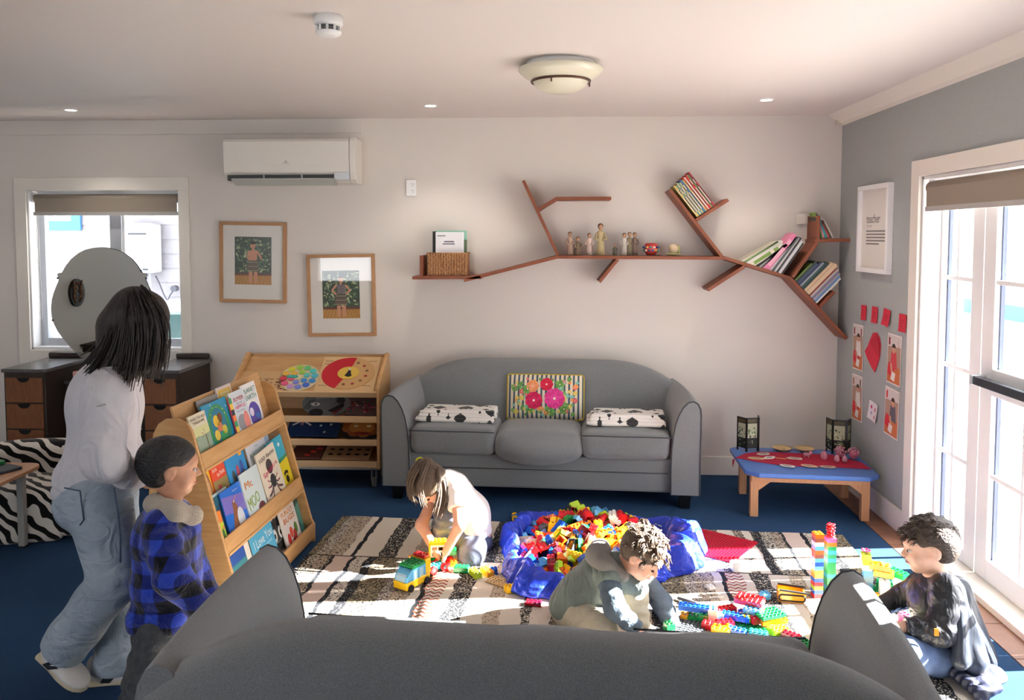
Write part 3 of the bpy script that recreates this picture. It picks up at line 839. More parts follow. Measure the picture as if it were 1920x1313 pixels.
# zebra armchair at the left edge
def mat_zebra():
    m = mat('zebra_fabric', (.5, .5, .5), .95, spec=.1, sheen=.3)
    nt = m.node_tree; N = nt.nodes; L = nt.links
    tc = N.new('ShaderNodeTexCoord')
    wv = N.new('ShaderNodeTexWave'); wv.wave_type = 'BANDS'; wv.bands_direction = 'DIAGONAL'
    wv.inputs['Scale'].default_value = 5.2; wv.inputs['Distortion'].default_value = 7.0; wv.inputs['Detail'].default_value = 1.5; wv.inputs['Detail Scale'].default_value = 1.1
    L.new(tc.outputs['Object'], wv.inputs['Vector'])
    r_ = N.new('ShaderNodeValToRGB'); r_.color_ramp.elements[0].position = .49; r_.color_ramp.elements[1].position = .53
    r_.color_ramp.elements[0].color = (*rgb(22, 20, 20), 1); r_.color_ramp.elements[1].color = (*rgb(216, 210, 200), 1)
    L.new(wv.outputs['Fac'], r_.inputs['Fac']); L.new(r_.outputs['Color'], N['Principled BSDF'].inputs['Base Color'])
    return m
M_zebra = mat_zebra()
zc = empty('armchair', (-3.06, 4.44, 0), R(18), 'small zebra-striped armchair behind the table at the left', 'armchair')
soft('seat', [('b', (0, -.03, .19), (.30, .27, .19), .05, .04), ('e', (0, -.08, .37), (.24, .22, .05), .05)], .014, M_zebra, zc, noise=(.004, 18, 2))
soft('backrest', [('b', (0, .23, .34), (.36, .085, .27), .08, .04), ('e', (0, .22, .56), (.30, .08, .07), .05)], .014, M_zebra, zc, noise=(.004, 18, 4))
for sx in (-1, 1): soft('arm', [('b', (sx * .33, -.02, .24), (.085, .28, .22), .075, .03)], .014, M_zebra, zc, noise=(.004, 18, 6 + sx))
zc.scale = (.86, .86, .78)
# table at the left edge
lt = empty('side_table', (-3.24, 4.057, 0), 0, 'pale wooden table with a light grey leg at the left edge', 'table')
MB().prism(rrect(-.62, -.30, .43, .20, .07, 5), .487, .512).build('table_top', mat('table_ply', rgb(196, 150, 112), .4, noise=(6, .7, rgb(182, 134, 96), (1, 8, 1))), lt, bevel=.006)
M_leg = mat('pale_grey_leg', rgb(164, 166, 162), .45)
for x, yy in ((.33, .14), (.33, -.24), (-.56, .14), (-.56, -.24)):
    MB().bb((x - .018, yy - .018, .01), (x + .018, yy + .018, .487)).build('leg', M_leg, lt, bevel=.004)
    MB().bb((x - .02, yy - .02, 0), (x + .02, yy + .02, .012)).build('foot', M_black, lt)
lt.scale = (1, 1, .895)
tr = empty('folder_tray', (-3.03, 4.09, .4585), R(-24), 'dark blue tray with a green lid on the table at the left edge', 'tray')
MB().prism(rrect(-.20, -.11, .15, .11, .012), 0, .016).build('tray_base', mat('tray_navy', rgb(42, 48, 60), .4), tr, bevel=.003)
MB().prism(rrect(-.19, -.10, .02, .10, .02), .016, .034).build('lid', mat('tray_green', rgb(40, 128, 70), .45), tr, bevel=.003)
q = MB()
for i in range(9): q.bb((-.13 + i * .03, -.113, .004), (-.115 + i * .03, -.1095, .012))
q.build('ruler_marks', mat('mark_white', rgb(220, 220, 220), .5), tr)

# low children's table in the corner
M_pine = mat('pine', rgb(206, 152, 108), .5, noise=(8, .8, rgb(190, 134, 90), (10, 10, 1)))
M_tblue = mat('blue_table_paint', rgb(76, 116, 186), .4)
ct = empty('childrens_table', (1.59, 5.09, 0), R(-4.5), 'low blue-topped wooden table in the corner by the grey wall', 'table')
top = [(-.36, .305), (.30, .305), (.40, .20), (.40, -.24), (.33, -.305), (-.31, -.305), (-.385, -.235), (-.405, .265)]
MB().prism(top, .262, .29).build('table_top', M_tblue, ct, bevel=.006)
for sx in (-1, 1):
    for sy in (-1, 1):
        lg = MB().bb((sx * .325 - .024, sy * .215 - .024, 0), (sx * .325 + .024, sy * .215 + .024, .262)).build('leg', M_pine, ct, bevel=.003)
        MB().prism([(0, 0), (-sx * .09, 0), (0, -.07)], -.012, .012, Matrix(((1, 0, 0, sx * .301), (0, 0, -1, sy * .225), (0, 1, 0, .235), (0, 0, 0, 1)))).build('brace', M_pine, ct)
for sy in (-1, 1): MB().bb((-.345, sy * .225 - .012 + sy * .012, .222), (.345, sy * .225 + .012 + sy * .012, .262)).build('apron', M_pine, ct, bevel=.002)
for sx in (-1, 1): MB().bb((sx * .325 - .012, -.19, .222), (sx * .325 + .012, .19, .262)).build('apron', M_pine, ct, bevel=.002)
# ------------------------------------------------------------------ on the walls and ceiling
XZ = Matrix(((1, 0, 0, 0), (0, 0, -1, 0), (0, 1, 0, 0), (0, 0, 0, 1)))     # local (x, y, z) -> world (x, -z, y): prints that face the camera
M_print = mat_vc('printed_card', .55)
M_printg = mat_vc('printed_gloss', .3, coat=.2)
M_acw = mat('ac_plastic', rgb(226, 222, 214), .35)
def col(*c): return rgb(*c)

ac = empty('air_conditioner', (-1.83, D, 2.09), 0, 'white wall-mounted air conditioner above the framed pictures', 'air conditioner')
prof = [(0, .02), (-.10, .0), (-.155, .025), (-.195, .075), (-.205, .13), (-.205, .285), (-.195, .305), (-.17, .31), (0, .31)]
YZX = Matrix(((0, 0, 1, 0), (1, 0, 0, 0), (0, 1, 0, 0), (0, 0, 0, 1)))
MB().prism(prof, -.468, .425, YZX, smooth=False).build('body', M_acw, ac, bevel=.006)
MB().prism([(0, .0), (-.12, -.004), (-.18, .02), (-.20, .07), (-.207, .13), (-.207, .29), (-.197, .312), (0, .312)], .427, .47, YZX).build('end_cover', M_acw, ac, bevel=.006)
MB().bb((-.44, -.196, .015), (.31, -.10, .055)).build('air_outlet', mat('ac_dark', rgb(70, 74, 74), .6), ac)
MB().bb((-.40, -.02, -.008), (.33, .07, .004), T(0, -.215, .018) @ RX(R(-25))).build('louvre', mat('ac_louvre', rgb(186, 190, 186), .4), ac, bevel=.003)
for x in (-.18, .09): MB().cyl((x, -.20, .03), (x, -.20, .056), .006, n=8).build('louvre_pin', M_alu, ac)
MB().bb((.315, -.20, .02), (.425, -.17, .075)).build('display_panel', mat('ac_panel', rgb(206, 212, 218), .4), ac, bevel=.004)
q = MB().text('FUJITSU', -.02, .135, .045, .008, .2056, XZ, rgb(80, 80, 84)); q.prism(ring(-.02, .147, .009, .003, 14), .2052, .2058, XZ, rgb(96, 96, 100)); q.build('maker_mark', M_print, ac)

so = empty('wall_socket', (-1.004, D, 2.063), 0, 'white double power socket high on the back wall', 'socket')
MB().prism(rrect(-.037, -.058, .037, .058, .006), 0, .012, XZ).build('plate', M_white, so, bevel=.002)
for z in (.022, -.024):
    k = MB()
    for a in (-.6, .6): k.box((.012 + a * .012, z + .005, .0125), (.0028, .011, .001), XZ)
    k.box((.012, z - .010, .0125), (.0028, .010, .001), XZ); k.build('outlet', mat('socket_slot', rgb(120, 116, 112), .6), so)
    MB().prism(ring(-.024, z + .022 if z > 0 else z - .022, .0065, n=12), .012, .016, XZ).build('switch', mat('socket_switch', rgb(246, 244, 240), .3), so)

M_oak = mat('light_oak_frame', rgb(188, 142, 98), .45, noise=(9, .7, rgb(172, 126, 82)))
M_mat = mat('picture_mount', rgb(226, 222, 214), .8)
def painting(kind):
    """Flat print: a child in a woven skirt before dark foliage, standing on floorboards."""
    m = MB(); rr = random.Random(5 + kind); W, H_ = .272, .348
    m.poly([(-W / 2, -H_ / 2), (W / 2, -H_ / 2), (W / 2, H_ / 2), (-W / 2, H_ / 2)], 0, XZ, rgb(46, 68, 48))
    z = .0002
    for i in range(240):
        x = rr.uniform(-W / 2 + .012, W / 2 - .012); y = rr.uniform(-H_ / 2 + .09, H_ / 2 - .012); a = rr.uniform(0, 6.28); s = rr.uniform(.005, .012)
        c = rr.choice([(92, 124, 82), (70, 104, 66), (150, 164, 120), (34, 56, 40), (182, 190, 146), (84, 120, 96), (200, 204, 160)])
        m.poly([(x + s * 1.3 * math.cos(a), y + s * 1.3 * math.sin(a)), (x + s * .6 * math.cos(a + 1.6), y + s * .6 * math.sin(a + 1.6)), (x - s * 1.3 * math.cos(a), y - s * 1.3 * math.sin(a)), (x + s * .6 * math.cos(a - 1.6), y + s * .6 * math.sin(a - 1.6))], z + i * 1e-6, XZ, rgb(*c))
    m.poly([(-W / 2, -H_ / 2), (W / 2, -H_ / 2), (W / 2, -H_ / 2 + .066), (-W / 2, -H_ / 2 + .066)], .0005, XZ, rgb(186, 136, 62))
    for i in range(11):
        x = -W / 2 + W * i / 10; m.poly([(x * .75 - .001, -H_ / 2 + .064), (x * .75 + .001, -H_ / 2 + .064), (x + .0015, -H_ / 2), (x - .0015, -H_ / 2)], .0006, XZ, rgb(112, 70, 36))
    m.poly([(-W / 2, -H_ / 2 + .066), (W / 2, -H_ / 2 + .066), (W / 2, -H_ / 2 + .082), (-W / 2, -H_ / 2 + .082)], .0006, XZ, rgb(106, 52, 36))
    sk = rgb(206, 146, 114); z = .0008
    for x in (-.018, .02): m.poly([(x - .010, -H_ / 2 + .012), (x + .010, -H_ / 2 + .012), (x + .014, -.08), (x - .014, -.08)], z, XZ, sk)
    top = sk if kind == 0 else rgb(92, 82, 88)
    m.poly([(-.032, .075), (.032, .075), (.028, .0), (-.028, .0)], z, XZ, top)
    if kind == 1:
        for i in range(4):
            for j in range(5): m.poly(ring(-.020 + i * .0135, .012 + j * .013, .0035, n=5), z + .0001, XZ, rgb(176, 164, 160))
    arms = [((-.032, .07), (-.040, .02), (-.005, -.005)), ((.03, .07), (.05, .04), (.062, .01))] if kind == 0 else [((-.032, .07), (-.066, .03), (-.03, -.004)), ((.032, .07), (.066, .03), (.03, -.004))]
    for a in arms:
        for p, q_ in zip(a, a[1:]):
            d = Vector((q_[0] - p[0], q_[1] - p[1])).normalized(); n = Vector((-d.y, d.x)) * .0075
            m.poly([(p[0] + n.x, p[1] + n.y), (q_[0] + n.x * .8, q_[1] + n.y * .8), (q_[0] - n.x * .8, q_[1] - n.y * .8), (p[0] - n.x, p[1] - n.y)], z + .0001, XZ, sk)
    m.poly([(-.036, .002), (.036, .002), (.046, -.075), (-.046, -.075)], z + .0002, XZ, rgb(74, 70, 56))
    for i in range(5): m.poly([(-.037 - i * .0018, -.008 - i * .015), (.037 + i * .0018, -.008 - i * .015), (.038 + i * .0018, -.014 - i * .015), (-.038 - i * .0018, -.014 - i * .015)], z + .0003, XZ, rgb(150, 144, 118) if i % 2 == 0 else rgb(120, 84, 60))
    m.poly([(-.008, .072), (.008, .072), (.007, .095), (-.007, .095)], z + .0001, XZ, sk)
    m.poly(ring(0, .112, .019, .025), z + .0002, XZ, sk)
    m.poly(ring(0, .123, .021, .019, 14, -.15, PI + .15), z + .0003, XZ, rgb(28, 24, 22))
    for x in (-.007, .007): m.poly(ring(x, .112, .0028, .0018, 8), z + .0004, XZ, rgb(30, 22, 20))
    m.poly(ring(0, .098, .005, .0018, 8), z + .0004, XZ, rgb(140, 60, 58))
    return m
def framed(loc, w_, h_, kind, ry, label):
    f = empty('framed_picture', loc, 0, label, 'picture', 'two framed portraits'); f.rotation_euler = (0, ry, 0)
    b = .024
    for lo, hi in (((-w_ / 2, -h_ / 2), (w_ / 2, -h_ / 2 + b)), ((-w_ / 2, h_ / 2 - b), (w_ / 2, h_ / 2)), ((-w_ / 2, -h_ / 2 + b), (-w_ / 2 + b, h_ / 2 - b)), ((w_ / 2 - b, -h_ / 2 + b), (w_ / 2, h_ / 2 - b))):
        MB().bb((lo[0], lo[1], 0), (hi[0], hi[1], .03), XZ).build('frame_rail', M_oak, f, bevel=.002)
    MB().bb((-w_ / 2 + b, -h_ / 2 + b, .004), (w_ / 2 - b, h_ / 2 - b, .014), XZ).build('mount', M_mat, f)
    p = painting(kind).build('print', M_print, f); p.location = (0 if kind == 0 else -.003, -.0145, .012 if kind == 0 else .006)
    MB().bb((-w_ / 2 + b, -h_ / 2 + b, .020), (w_ / 2 - b, h_ / 2 - b, .022), XZ).build('glazing', mat_glass('picture_glass', (1, 1, 1), .035), f)
framed((-2.168, D, 1.525), .492, .588, 0, R(1.0), 'oak-framed portrait of a bare-chested child, under the air conditioner')
framed((-1.519, D, 1.287), .498, .596, 1, R(-.9), 'oak-framed portrait of a child with hands on hips, lower of the pair')

# ceiling fittings
cl = empty('ceiling_light', (.045, 3.95, ZC), 0, 'round frosted glass ceiling light with a bronze ring', 'ceiling light')
M_frost = mat('frosted_glass', rgb(222, 218, 196), .3, coat=.3)
MB().lathe([(.0, 0), (.165, 0), (.17, -.012), (.15, -.03)], n=40).build('ceiling_plate', M_white, cl)
MB().lathe([(.15, -.022), (.205, -.03), (.207, -.04), (.18, -.066), (.14, -.09), (.135, -.092)], n=48).build('outer_bowl', M_frost, cl)
MB().lathe([(.138, -.09), (.125, -.112), (.10, -.13), (.06, -.145), (.0, -.15)], n=48).build('inner_bowl', M_frost, cl)
MB().tube([(.141 * math.cos(a), .141 * math.sin(a), -.092) for a in [2 * PI * i / 40 for i in range(40)]], .0065, 8, closed=True).build('ring', mat('bronze', rgb(98, 70, 58), .35, metal=.7), cl)
for a in (-1.9, .1, 2.2): MB().cyl((.141 * math.cos(a), .141 * math.sin(a), -.09), (.141 * math.cos(a), .141 * math.sin(a), -.115), .004, n=8).build('finial', MATS['bronze'], cl)
sd = empty('smoke_detector', (-.855, 3.08, ZC), 0, 'white round smoke detector on the ceiling', 'smoke detector')
MB().lathe([(0, 0), (.055, 0), (.056, -.03), (.05, -.038), (0, -.038)], n=28).build('base', M_white, sd)
k = MB()
for i in range(9):
    a = 2 * PI * i / 9; k.box((.042 * math.cos(a), .042 * math.sin(a), -.05), (.008, .008, .028), RZ(0))
k.build('vent_fin', M_white, sd)
MB().lathe([(0, -.036), (.036, -.036), (.036, -.06), (0, -.06)], n=20).build('sensor_core', mat('detector_grey', rgb(120, 120, 120), .6), sd)
MB().lathe([(.05, -.060), (.048, -.068), (.034, -.078), (0, -.08), (0, -.06), (.05, -.060)], n=28).build('cap', M_white, sd)
for i, (x, y_) in enumerate(((-3.208, 5.255), (-.781, 5.197), (1.329, 5.076))):
    dl = empty('downlight', (x, y_, ZC), 0, ('lit recessed downlight above the left window', 'lit recessed downlight above the middle of the back wall', 'lit recessed downlight near the grey wall')[i], 'downlight', 'recessed ceiling downlights')
    MB().lathe([(.0, -.002), (.034, -.002)], n=24).build('lamp', mat('lit_lamp', (1, 1, 1), .4, emit=((1.0, .92, .82), 30.0)), dl)
    MB().lathe([(.034, -.001), (.036, -.005), (.046, -.004), (.048, 0)], n=24).build('bezel', M_white, dl)
    ld = bpy.data.lights.new('downlight_lamp', 'SPOT'); ld.energy = 16; ld.spot_size = R(110); ld.spot_blend = .6; ld.color = (1.0, .92, .83); ld.shadow_soft_size = .04
    lo_ = bpy.data.objects.new('downlight_lamp', ld); COL.objects.link(lo_); lo_.parent = dl; lo_.location = (0, 0, -.02)
sn = empty('alarm_sensor', (2.0, D - .012, 2.525), 0, 'small cream corner sensor where the walls meet the ceiling', 'sensor')
MB().prism(rrect(-.026, -.036, .026, .03, .006), 0, .035, XZ).build('case', mat('sensor_cream', rgb(216, 206, 184), .4), sn, bevel=.003)
MB().bb((-.026, .028, 0), (.026, .034, .034), XZ).build('top_vent', M_black, sn)

# roller blinds
def roller(nm, lab, loc, L_, drop, axis, dirn, dia=.032):
    b = empty(nm, loc, 0, lab, 'roller blind')
    ax = Vector(axis)
    MB().cyl(tuple(-ax * L_ / 2), tuple(ax * L_ / 2), dia, n=20).build('roll', mat('blind_fabric', rgb(150, 138, 124), .8), b)
    n = Vector(dirn)
    def slab(name, z0, z1, t, m, ex=0):
        lo = -ax * (L_ / 2 - .012 + ex) + n * (dia - t); hi = ax * (L_ / 2 - .012 + ex) + n * dia
        MB().bb((min(lo.x, hi.x), min(lo.y, hi.y), z0), (max(lo.x, hi.x), max(lo.y, hi.y), z1)).build(name, m, b, bevel=.001)
    slab('fabric', -drop, 0, .003, MATS['blind_fabric']); slab('bottom_bar', -drop - .026, -drop, .014, mat('blind_bar', rgb(178, 174, 170), .4), .012)
    for s in (-1, 1): MB().bb(*((tuple(Vector((-.012, -.012, -.03)) + ax * s * (L_ / 2 + .004)), tuple(Vector((.012, .012, .045)) + ax * s * (L_ / 2 + .004))))).build('bracket', M_white, b)
    return b
bw = roller('window_blind', 'taupe roller blind at the top of the left window', ((WX0 + WX1) / 2 + .01, D + .045, 1.995), WX1 - WX0 - .05, .10, (1, 0, 0), (0, -1, 0))
MB().tube([(-.53, -.02, 0), (-.535, -.02, -.4), (-.53, -.02, -.87), (-.52, -.02, -.9), (-.515, -.02, -.87), (-.52, -.02, -.4), (-.52, -.02, 0)], .0022, 5).build('chain', M_white, bw)
bd = roller('door_blind', 'taupe roller blind above the glazed doors', (XR + .005, (DY0 + DY1) / 2 - .03, 1.975), DY1 - DY0 - .15, .10, (0, 1, 0), (-1, 0, 0), .036)

# right wall: facing -x; local x -> -y (far to near reads left to right from inside), local y -> z, out -> -x
def RW(y_, z): return Matrix(((0, 0, -1, XR), (-1, 0, 0, y_), (0, 1, 0, z), (0, 0, 0, 1)))
tf = empty('framed_poster', (XR, 5.105, 1.762), 0, 'white-framed teacher definition poster on the grey wall', 'poster')
TM = Matrix(((0, 0, -1, 0), (-1, 0, 0, 0), (0, 1, 0, 0), (0, 0, 0, 1)))
w_, h_, b = .475, .55, .028
for lo, hi in (((-w_ / 2, -h_ / 2), (w_ / 2, -h_ / 2 + b)), ((-w_ / 2, h_ / 2 - b), (w_ / 2, h_ / 2)), ((-w_ / 2, -h_ / 2 + b), (-w_ / 2 + b, h_ / 2 - b)), ((w_ / 2 - b, -h_ / 2 + b), (w_ / 2, h_ / 2 - b))):
    MB().bb((*lo, 0), (*hi, .035), TM).build('frame_rail', M_white, tf, bevel=.002)
q = MB().bb((-w_ / 2 + b, -h_ / 2 + b, .004), (w_ / 2 - b, h_ / 2 - b, .012), TM, col=rgb(222, 216, 210))
q.text('teacher', -.03, .065, .21, .055, .0126, TM, rgb(52, 50, 50)); q.text('[noun]', -.085, .018, .07, .016, .0126, TM, rgb(120, 116, 112))
for i, ln in enumerate((.30, .33, .31, .32, .20)): q.bb((-.135, -.018 - i * .020, .0123), (-.135 + ln, -.009 - i * .020, .0126), TM, col=rgb(124, 120, 118))
q.build('print', M_print, tf)

M_note = mat_vc('paper_note', .8)
def wall_sheet(nm, lab, cat, y_, z, w_, h_, colr, group=None, deco=None, curl=0.0, rx=0.0):
    m = MB(); rows = []
    for i in range(5):
        t = i / 4.0
        rows.append([(-w_ / 2 + w_ * j / 4.0, -h_ / 2 + h_ * t, .003 + curl * ((j / 4.0 - .5) ** 2 * 2 + (1 - t) ** 2)) for j in range(5)])
    m.grid(rows, col=colr); m.grid([[(p[0], p[1], p[2] - .0012) for p in r_][::-1] for r_ in rows], col=colr)
    n0 = len(m.v)
    if deco:
        deco(m, w_, h_, .0044)
        m.v[n0:] = [(x, y2, z2 + curl * ((x / w_) ** 2 * 2 + (.5 - y2 / h_) ** 2)) for x, y2, z2 in m.v[n0:]]
    o = m.build(nm, M_note); o.matrix_world = RW(y_, z) @ RZ(rx)
    return tag(o, lab, cat, group)
red = rgb(206, 44, 66)
def scrib(m, w_, h_, z):
    for i in range(3): m.bb((-w_ * .3, h_ * (.12 - .16 * i), z), (w_ * (.25 - .12 * i), h_ * (.15 - .16 * i), z + .0004), col=rgb(140, 26, 46))
for i, (y_, z, w_, h_) in enumerate(((5.268, 1.222, .086, .097), (5.093, 1.224, .09, .102), (4.905, 1.226, .098, .10), (4.693, 1.216, .098, .103))):
    wall_sheet('sticky_note', ('red note farthest from the doors in the row on the grey wall', 'red note second from the corner in the row on the grey wall', 'curled red note third from the corner in the row on the grey wall', 'red note nearest the door frame in the row on the grey wall')[i], 'note', y_, z, w_, h_, red, 'red notes in a row', scrib, .012 if i == 2 else .004, R((2, -1, -6, 0)[i]))
def photo(seed):
    def f(m, w_, h_, z):
        rr = random.Random(seed); pal = [(196, 120, 84), (206, 60, 62), (92, 70, 62), (228, 208, 190), (168, 92, 60), (60, 52, 56), (212, 160, 120), (140, 46, 56)]
        x0, x1, y0, y1 = -w_ / 2 + .008, w_ / 2 - .008, -h_ / 2 + .008, h_ / 2 - .008
        m.poly([(x0, y0), (x1, y0), (x1, y1), (x0, y1)], z, None, rgb(176, 142, 124))
        m.poly([(x0, y1 - .07), (x1, y1 - .06), (x1, y1), (x0, y1)], z + .0002, None, rgb(214, 204, 198))
        for i in range(3): m.poly([(x0 + .01 + i * .05, y1 - .06), (x0 + .045 + i * .05, y1 - .06), (x0 + .045 + i * .05, y1 - .015), (x0 + .01 + i * .05, y1 - .015)], z + .0003, None, rgb(*rr.choice(pal)))
        m.poly([(x0, y0), (x1, y0), (x1, y0 + .10), (x0, y0 + .085)], z + .0003, None, rgb(198, 112, 66))                     # table
        m.poly([(x0, y0 + .05), (x0 + .11, y0 + .02), (x0 + .13, y0 + .10), (x0 + .02, y0 + .12)], z + .0004, None, rgb(208, 40, 60))
        m.poly([(x0 + .05, y0 + .02), (x0 + .10, y0 + .01), (x0 + .115, y0 + .06), (x0 + .065, y0 + .07)], z + .0005, None, rgb(232, 224, 218))
        cx = rr.uniform(-.01, .03); tc = rgb(*rr.choice([(206, 70, 80), (228, 222, 216), (96, 92, 100), (212, 206, 200)]))
        m.poly([(cx - .045, y0 + .09), (cx + .05, y0 + .085), (cx + .035, .045), (cx - .03, .045)], z + .0006, None, tc)       # seated figure
        m.poly(ring(cx, .062, .021, .027), z + .0007, None, rgb(206, 150, 122))
        m.poly(ring(cx, .072, .025, .022, 14, -.1, PI + .1), z + .0008, None, rgb(62, 46, 40))
        m.poly([(cx - .045, y0 + .11), (cx - .025, y0 + .12), (cx - .005, y0 + .07), (cx - .03, y0 + .06)], z + .0007, None, rgb(206, 150, 122))
    return f
for i, (y_, z, w_, h_, lab) in enumerate(((5.355, .984, .175, .30, 'pinned photo beside the red paper fish, nearest the corner'), (4.797, .988, .19, .298, 'pinned photo of a child with dark hair by the door casing'),
                                    (5.349, .648, .175, .302, 'lower pinned photo nearest the corner, above the lantern'), (4.813, .668, .195, .29, 'lower pinned photo near the door casing'))):
    wall_sheet('photo_print', lab, 'photo', y_, z, w_, h_, rgb(232, 226, 220), 'photos pinned on the grey wall', photo(11 + i), .0004, R((1, -1, 1.5, -2)[i]))
def drawing(m, w_, h_, z):
    for x, y_, c in ((-.028, .022, (206, 60, 110)), (.028, .018, (206, 60, 110)), (-.02, -.015, (170, 160, 190)), (.03, -.03, (220, 120, 150))): m.poly(ring(x, y_, .011, .013, 8), z, None, rgb(*c))
wall_sheet('drawing_card', 'small white card with pink dots between the lower photos', 'card', 5.074, .617, .125, .115, rgb(226, 220, 222), None, drawing, .010, R(-6))
fh = MB()
fish = [(-.085, .03), (-.05, .075), (-.01, .12), (.05, .128), (.095, .10), (.11, .055), (.10, -.02), (.07, -.07), (.03, -.125), (-.02, -.10), (-.09, -.055), (-.135, -.015)]
fh.prism(fish, .003, .006, None, red); fh.poly([(-.03, .07), (-.02, .085), (.075, -.0), (.07, -.02)], .0066, None, rgb(120, 16, 34)); fh.poly([(-.05, .06), (.06, .115), (.11, .05), (.09, -.02)], .012, None, rgb(190, 34, 56))
o = fh.build('paper_heart', M_note); o.matrix_world = RW(5.10, .99); tag(o, 'folded red paper heart pinned between the photos', 'paper heart')

# things only the mirror shows: carved plaque and a small shelf on the left wall
pq = empty('carved_plaque', (XL + .002, 3.82, 1.18), 0, 'oval dark carved plaque seen in the round mirror', 'plaque')
LWM = Matrix(((0, 0, 1, 0), (1, 0, 0, 0), (0, 1, 0, 0), (0, 0, 0, 1)))
MB().prism(ring(0, 0, .21, .24, 32), 0, .025, LWM).build('board', mat('plaque_dark', rgb(30, 24, 22), .4), pq, bevel=.004)
q = MB(); br = rgb(150, 108, 72)
for s in (-1, 1):
    for i in range(4): q.tube([LWM @ Vector((s * (.02 + .11 * math.sin(t)), -.17 + .08 * i + .10 * t * t, .028)) for t in [k * .2 for k in range(7)]], .007, 6)
    q.tube([LWM @ Vector((s * .06 + .03 * math.cos(t), .08 + .03 * math.sin(t), .028)) for t in [k * .5 for k in range(12)]], .006, 6)
q.tube([LWM @ Vector((.035 * math.cos(t), .16 + .03 * math.sin(t), .028)) for t in [k * .5 for k in range(13)]], .006, 6)
q.build('carving', mat('plaque_carving', rgb(160, 116, 80), .5), pq)
pq.scale = (1, .55, .55)
ls = empty('wall_shelf', (XL, 3.42, .66), 0, 'narrow shelf with a toy cupcake seen low in the round mirror', 'shelf')
MB().bb((0, -.35, 0), (.22, .35, .02)).build('board', M_dark, ls); 
for s_ in (-.3, .3): MB().prism([(0, 0), (.18, 0), (0, -.12)], s_ - .01, s_ + .01, Matrix(((1, 0, 0, 0), (0, 0, 1, 0), (0, 1, 0, 0), (0, 0, 0, 1)))).build('bracket', M_dark, ls)
ck = empty('toy_cupcake', (XL + .12, 3.40, .68), 0, 'toy cupcake with pink icing seen in the round mirror', 'toy')
MB().lathe([(0, 0), (.045, 0), (.06, .05), (0, .05)]).build('case', mat('case_green', rgb(150, 190, 70), .5), ck)
MB().lathe([(.0, .048), (.068, .05), (.072, .07), (.06, .085), (0, .085)]).build('icing', mat('icing_pink', rgb(228, 60, 140), .4), ck)
MB().lathe([(.035, .083), (.03, .105), (.0, .125)]).build('topping', mat('topping_brown', rgb(150, 96, 60), .5), ck)
# ------------------------------------------------------------------ tree-shaped wall shelf and what stands on it
M_tree = mat('cherry_shelf', rgb(146, 86, 58), .5, noise=(6, .8, rgb(128, 66, 42), (1, 12, 1)))
YF = 5.535
ts = empty('tree_shelf', (.55, D, 1.3), 0, 'reddish-brown shelf shaped like a leaning tree branch on the back wall', 'wall shelf')
def plank(a, b, th=.022):
    a = Vector((a[0], 0, a[1])); b = Vector((b[0], 0, b[1])); d = (b - a).normalized(); n = Vector((-d.z, 0, d.x)) * th / 2
    pts = [(p.x, p.z) for p in (a + n, b + n, b - n, a - n)]
    m = MB().prism(pts, YF, D - .002, Matrix(((1, 0, 0, -.55), (0, 0, 1, -D), (0, 1, 0, -1.3), (0, 0, 0, 1))))
    m.build('branch', M_tree, ts, bevel=.0015)
for a, b in (((-.192, 2.10), (.048, 1.586)), ((-.086, 1.901), (.037, 1.976)), ((.033, 1.976), (.412, 1.976)), ((.040, 1.572), (1.185, 1.566)), ((.044, 1.572), (-.604, 1.408)), ((-.967, 1.425), (-.485, 1.430)), ((-.903, 1.437), (-.903, 1.582)),
             ((.46, 1.556), (.335, 1.400)), ((.812, 2.033), (1.168, 1.578)), ((.992, 1.825), (1.206, 1.964)), ((1.180, 1.570), (1.634, 1.430)), ((1.628, 1.434), (2.02, 1.016)), ((1.322, 1.509), (1.078, 1.347)),
             ((1.648, 1.436), (1.806, 1.672)), ((1.790, 1.684), (2.024, 1.690)), ((1.812, 1.695), (1.812, 1.855)), ((1.833, 1.235), (1.930, 1.338))):
    plank(a, b)

def shelf_book(nm, o, u, length, th, dep, c, lab, grp, yfront, title=None, pages=True):
    """Book whose spine faces the room: o = bottom corner (x, z), u = direction of its height in the wall plane."""
    u = Vector((u[0], 0, u[1])).normalized(); v = Vector((u.z, 0, -u.x))
    M = Matrix(((v.x, 0, u.x, o[0]), (0, 1, 0, yfront), (v.z, 0, u.z, o[1]), (0, 0, 0, 1)))
    m = MB()
    m.bb((0, 0, 0), (th, .004, length), col=c); m.bb((0, .004, 0), (.0012, dep, length), col=c); m.bb((th - .0012, .004, 0), (th, dep, length), col=c)
    m.bb((.0012, .004, .003), (th - .0012, dep - .003, length - .003), col=rgb(226, 218, 204))
    if title:
        m.bb((th * .2, -.0006, length * .12), (th * .8, 0, length * .62), col=title)
        m.bb((th * .2, -.0006, length * .72), (th * .8, 0, length * .85), col=title)
    ob = m.build(nm, M_print); ob.matrix_world = M
    return tag(ob, lab, 'book', grp)
rr = random.Random(3)
ORD = ['first', 'second', 'third', 'fourth', 'fifth', 'sixth', 'seventh', 'eighth', 'ninth', 'tenth', 'eleventh', 'twelfth', 'thirteenth', 'fourteenth', 'fifteenth', 'sixteenth']
def hue(c):
    r_, g, b = c; mx = max(c); mn = min(c)
    if mx - mn < 34: return 'white' if mx > 205 else 'pale grey' if mx > 140 else 'dark grey'
    if r_ == mx: return ('pink' if b > g + 10 and r_ > 150 else 'red' if g < 100 else 'yellow' if g > 150 and b < 150 else 'tan')
    return 'green' if g == mx and g > b + 12 else 'teal' if abs(g - b) < 25 and g > r_ else 'blue'
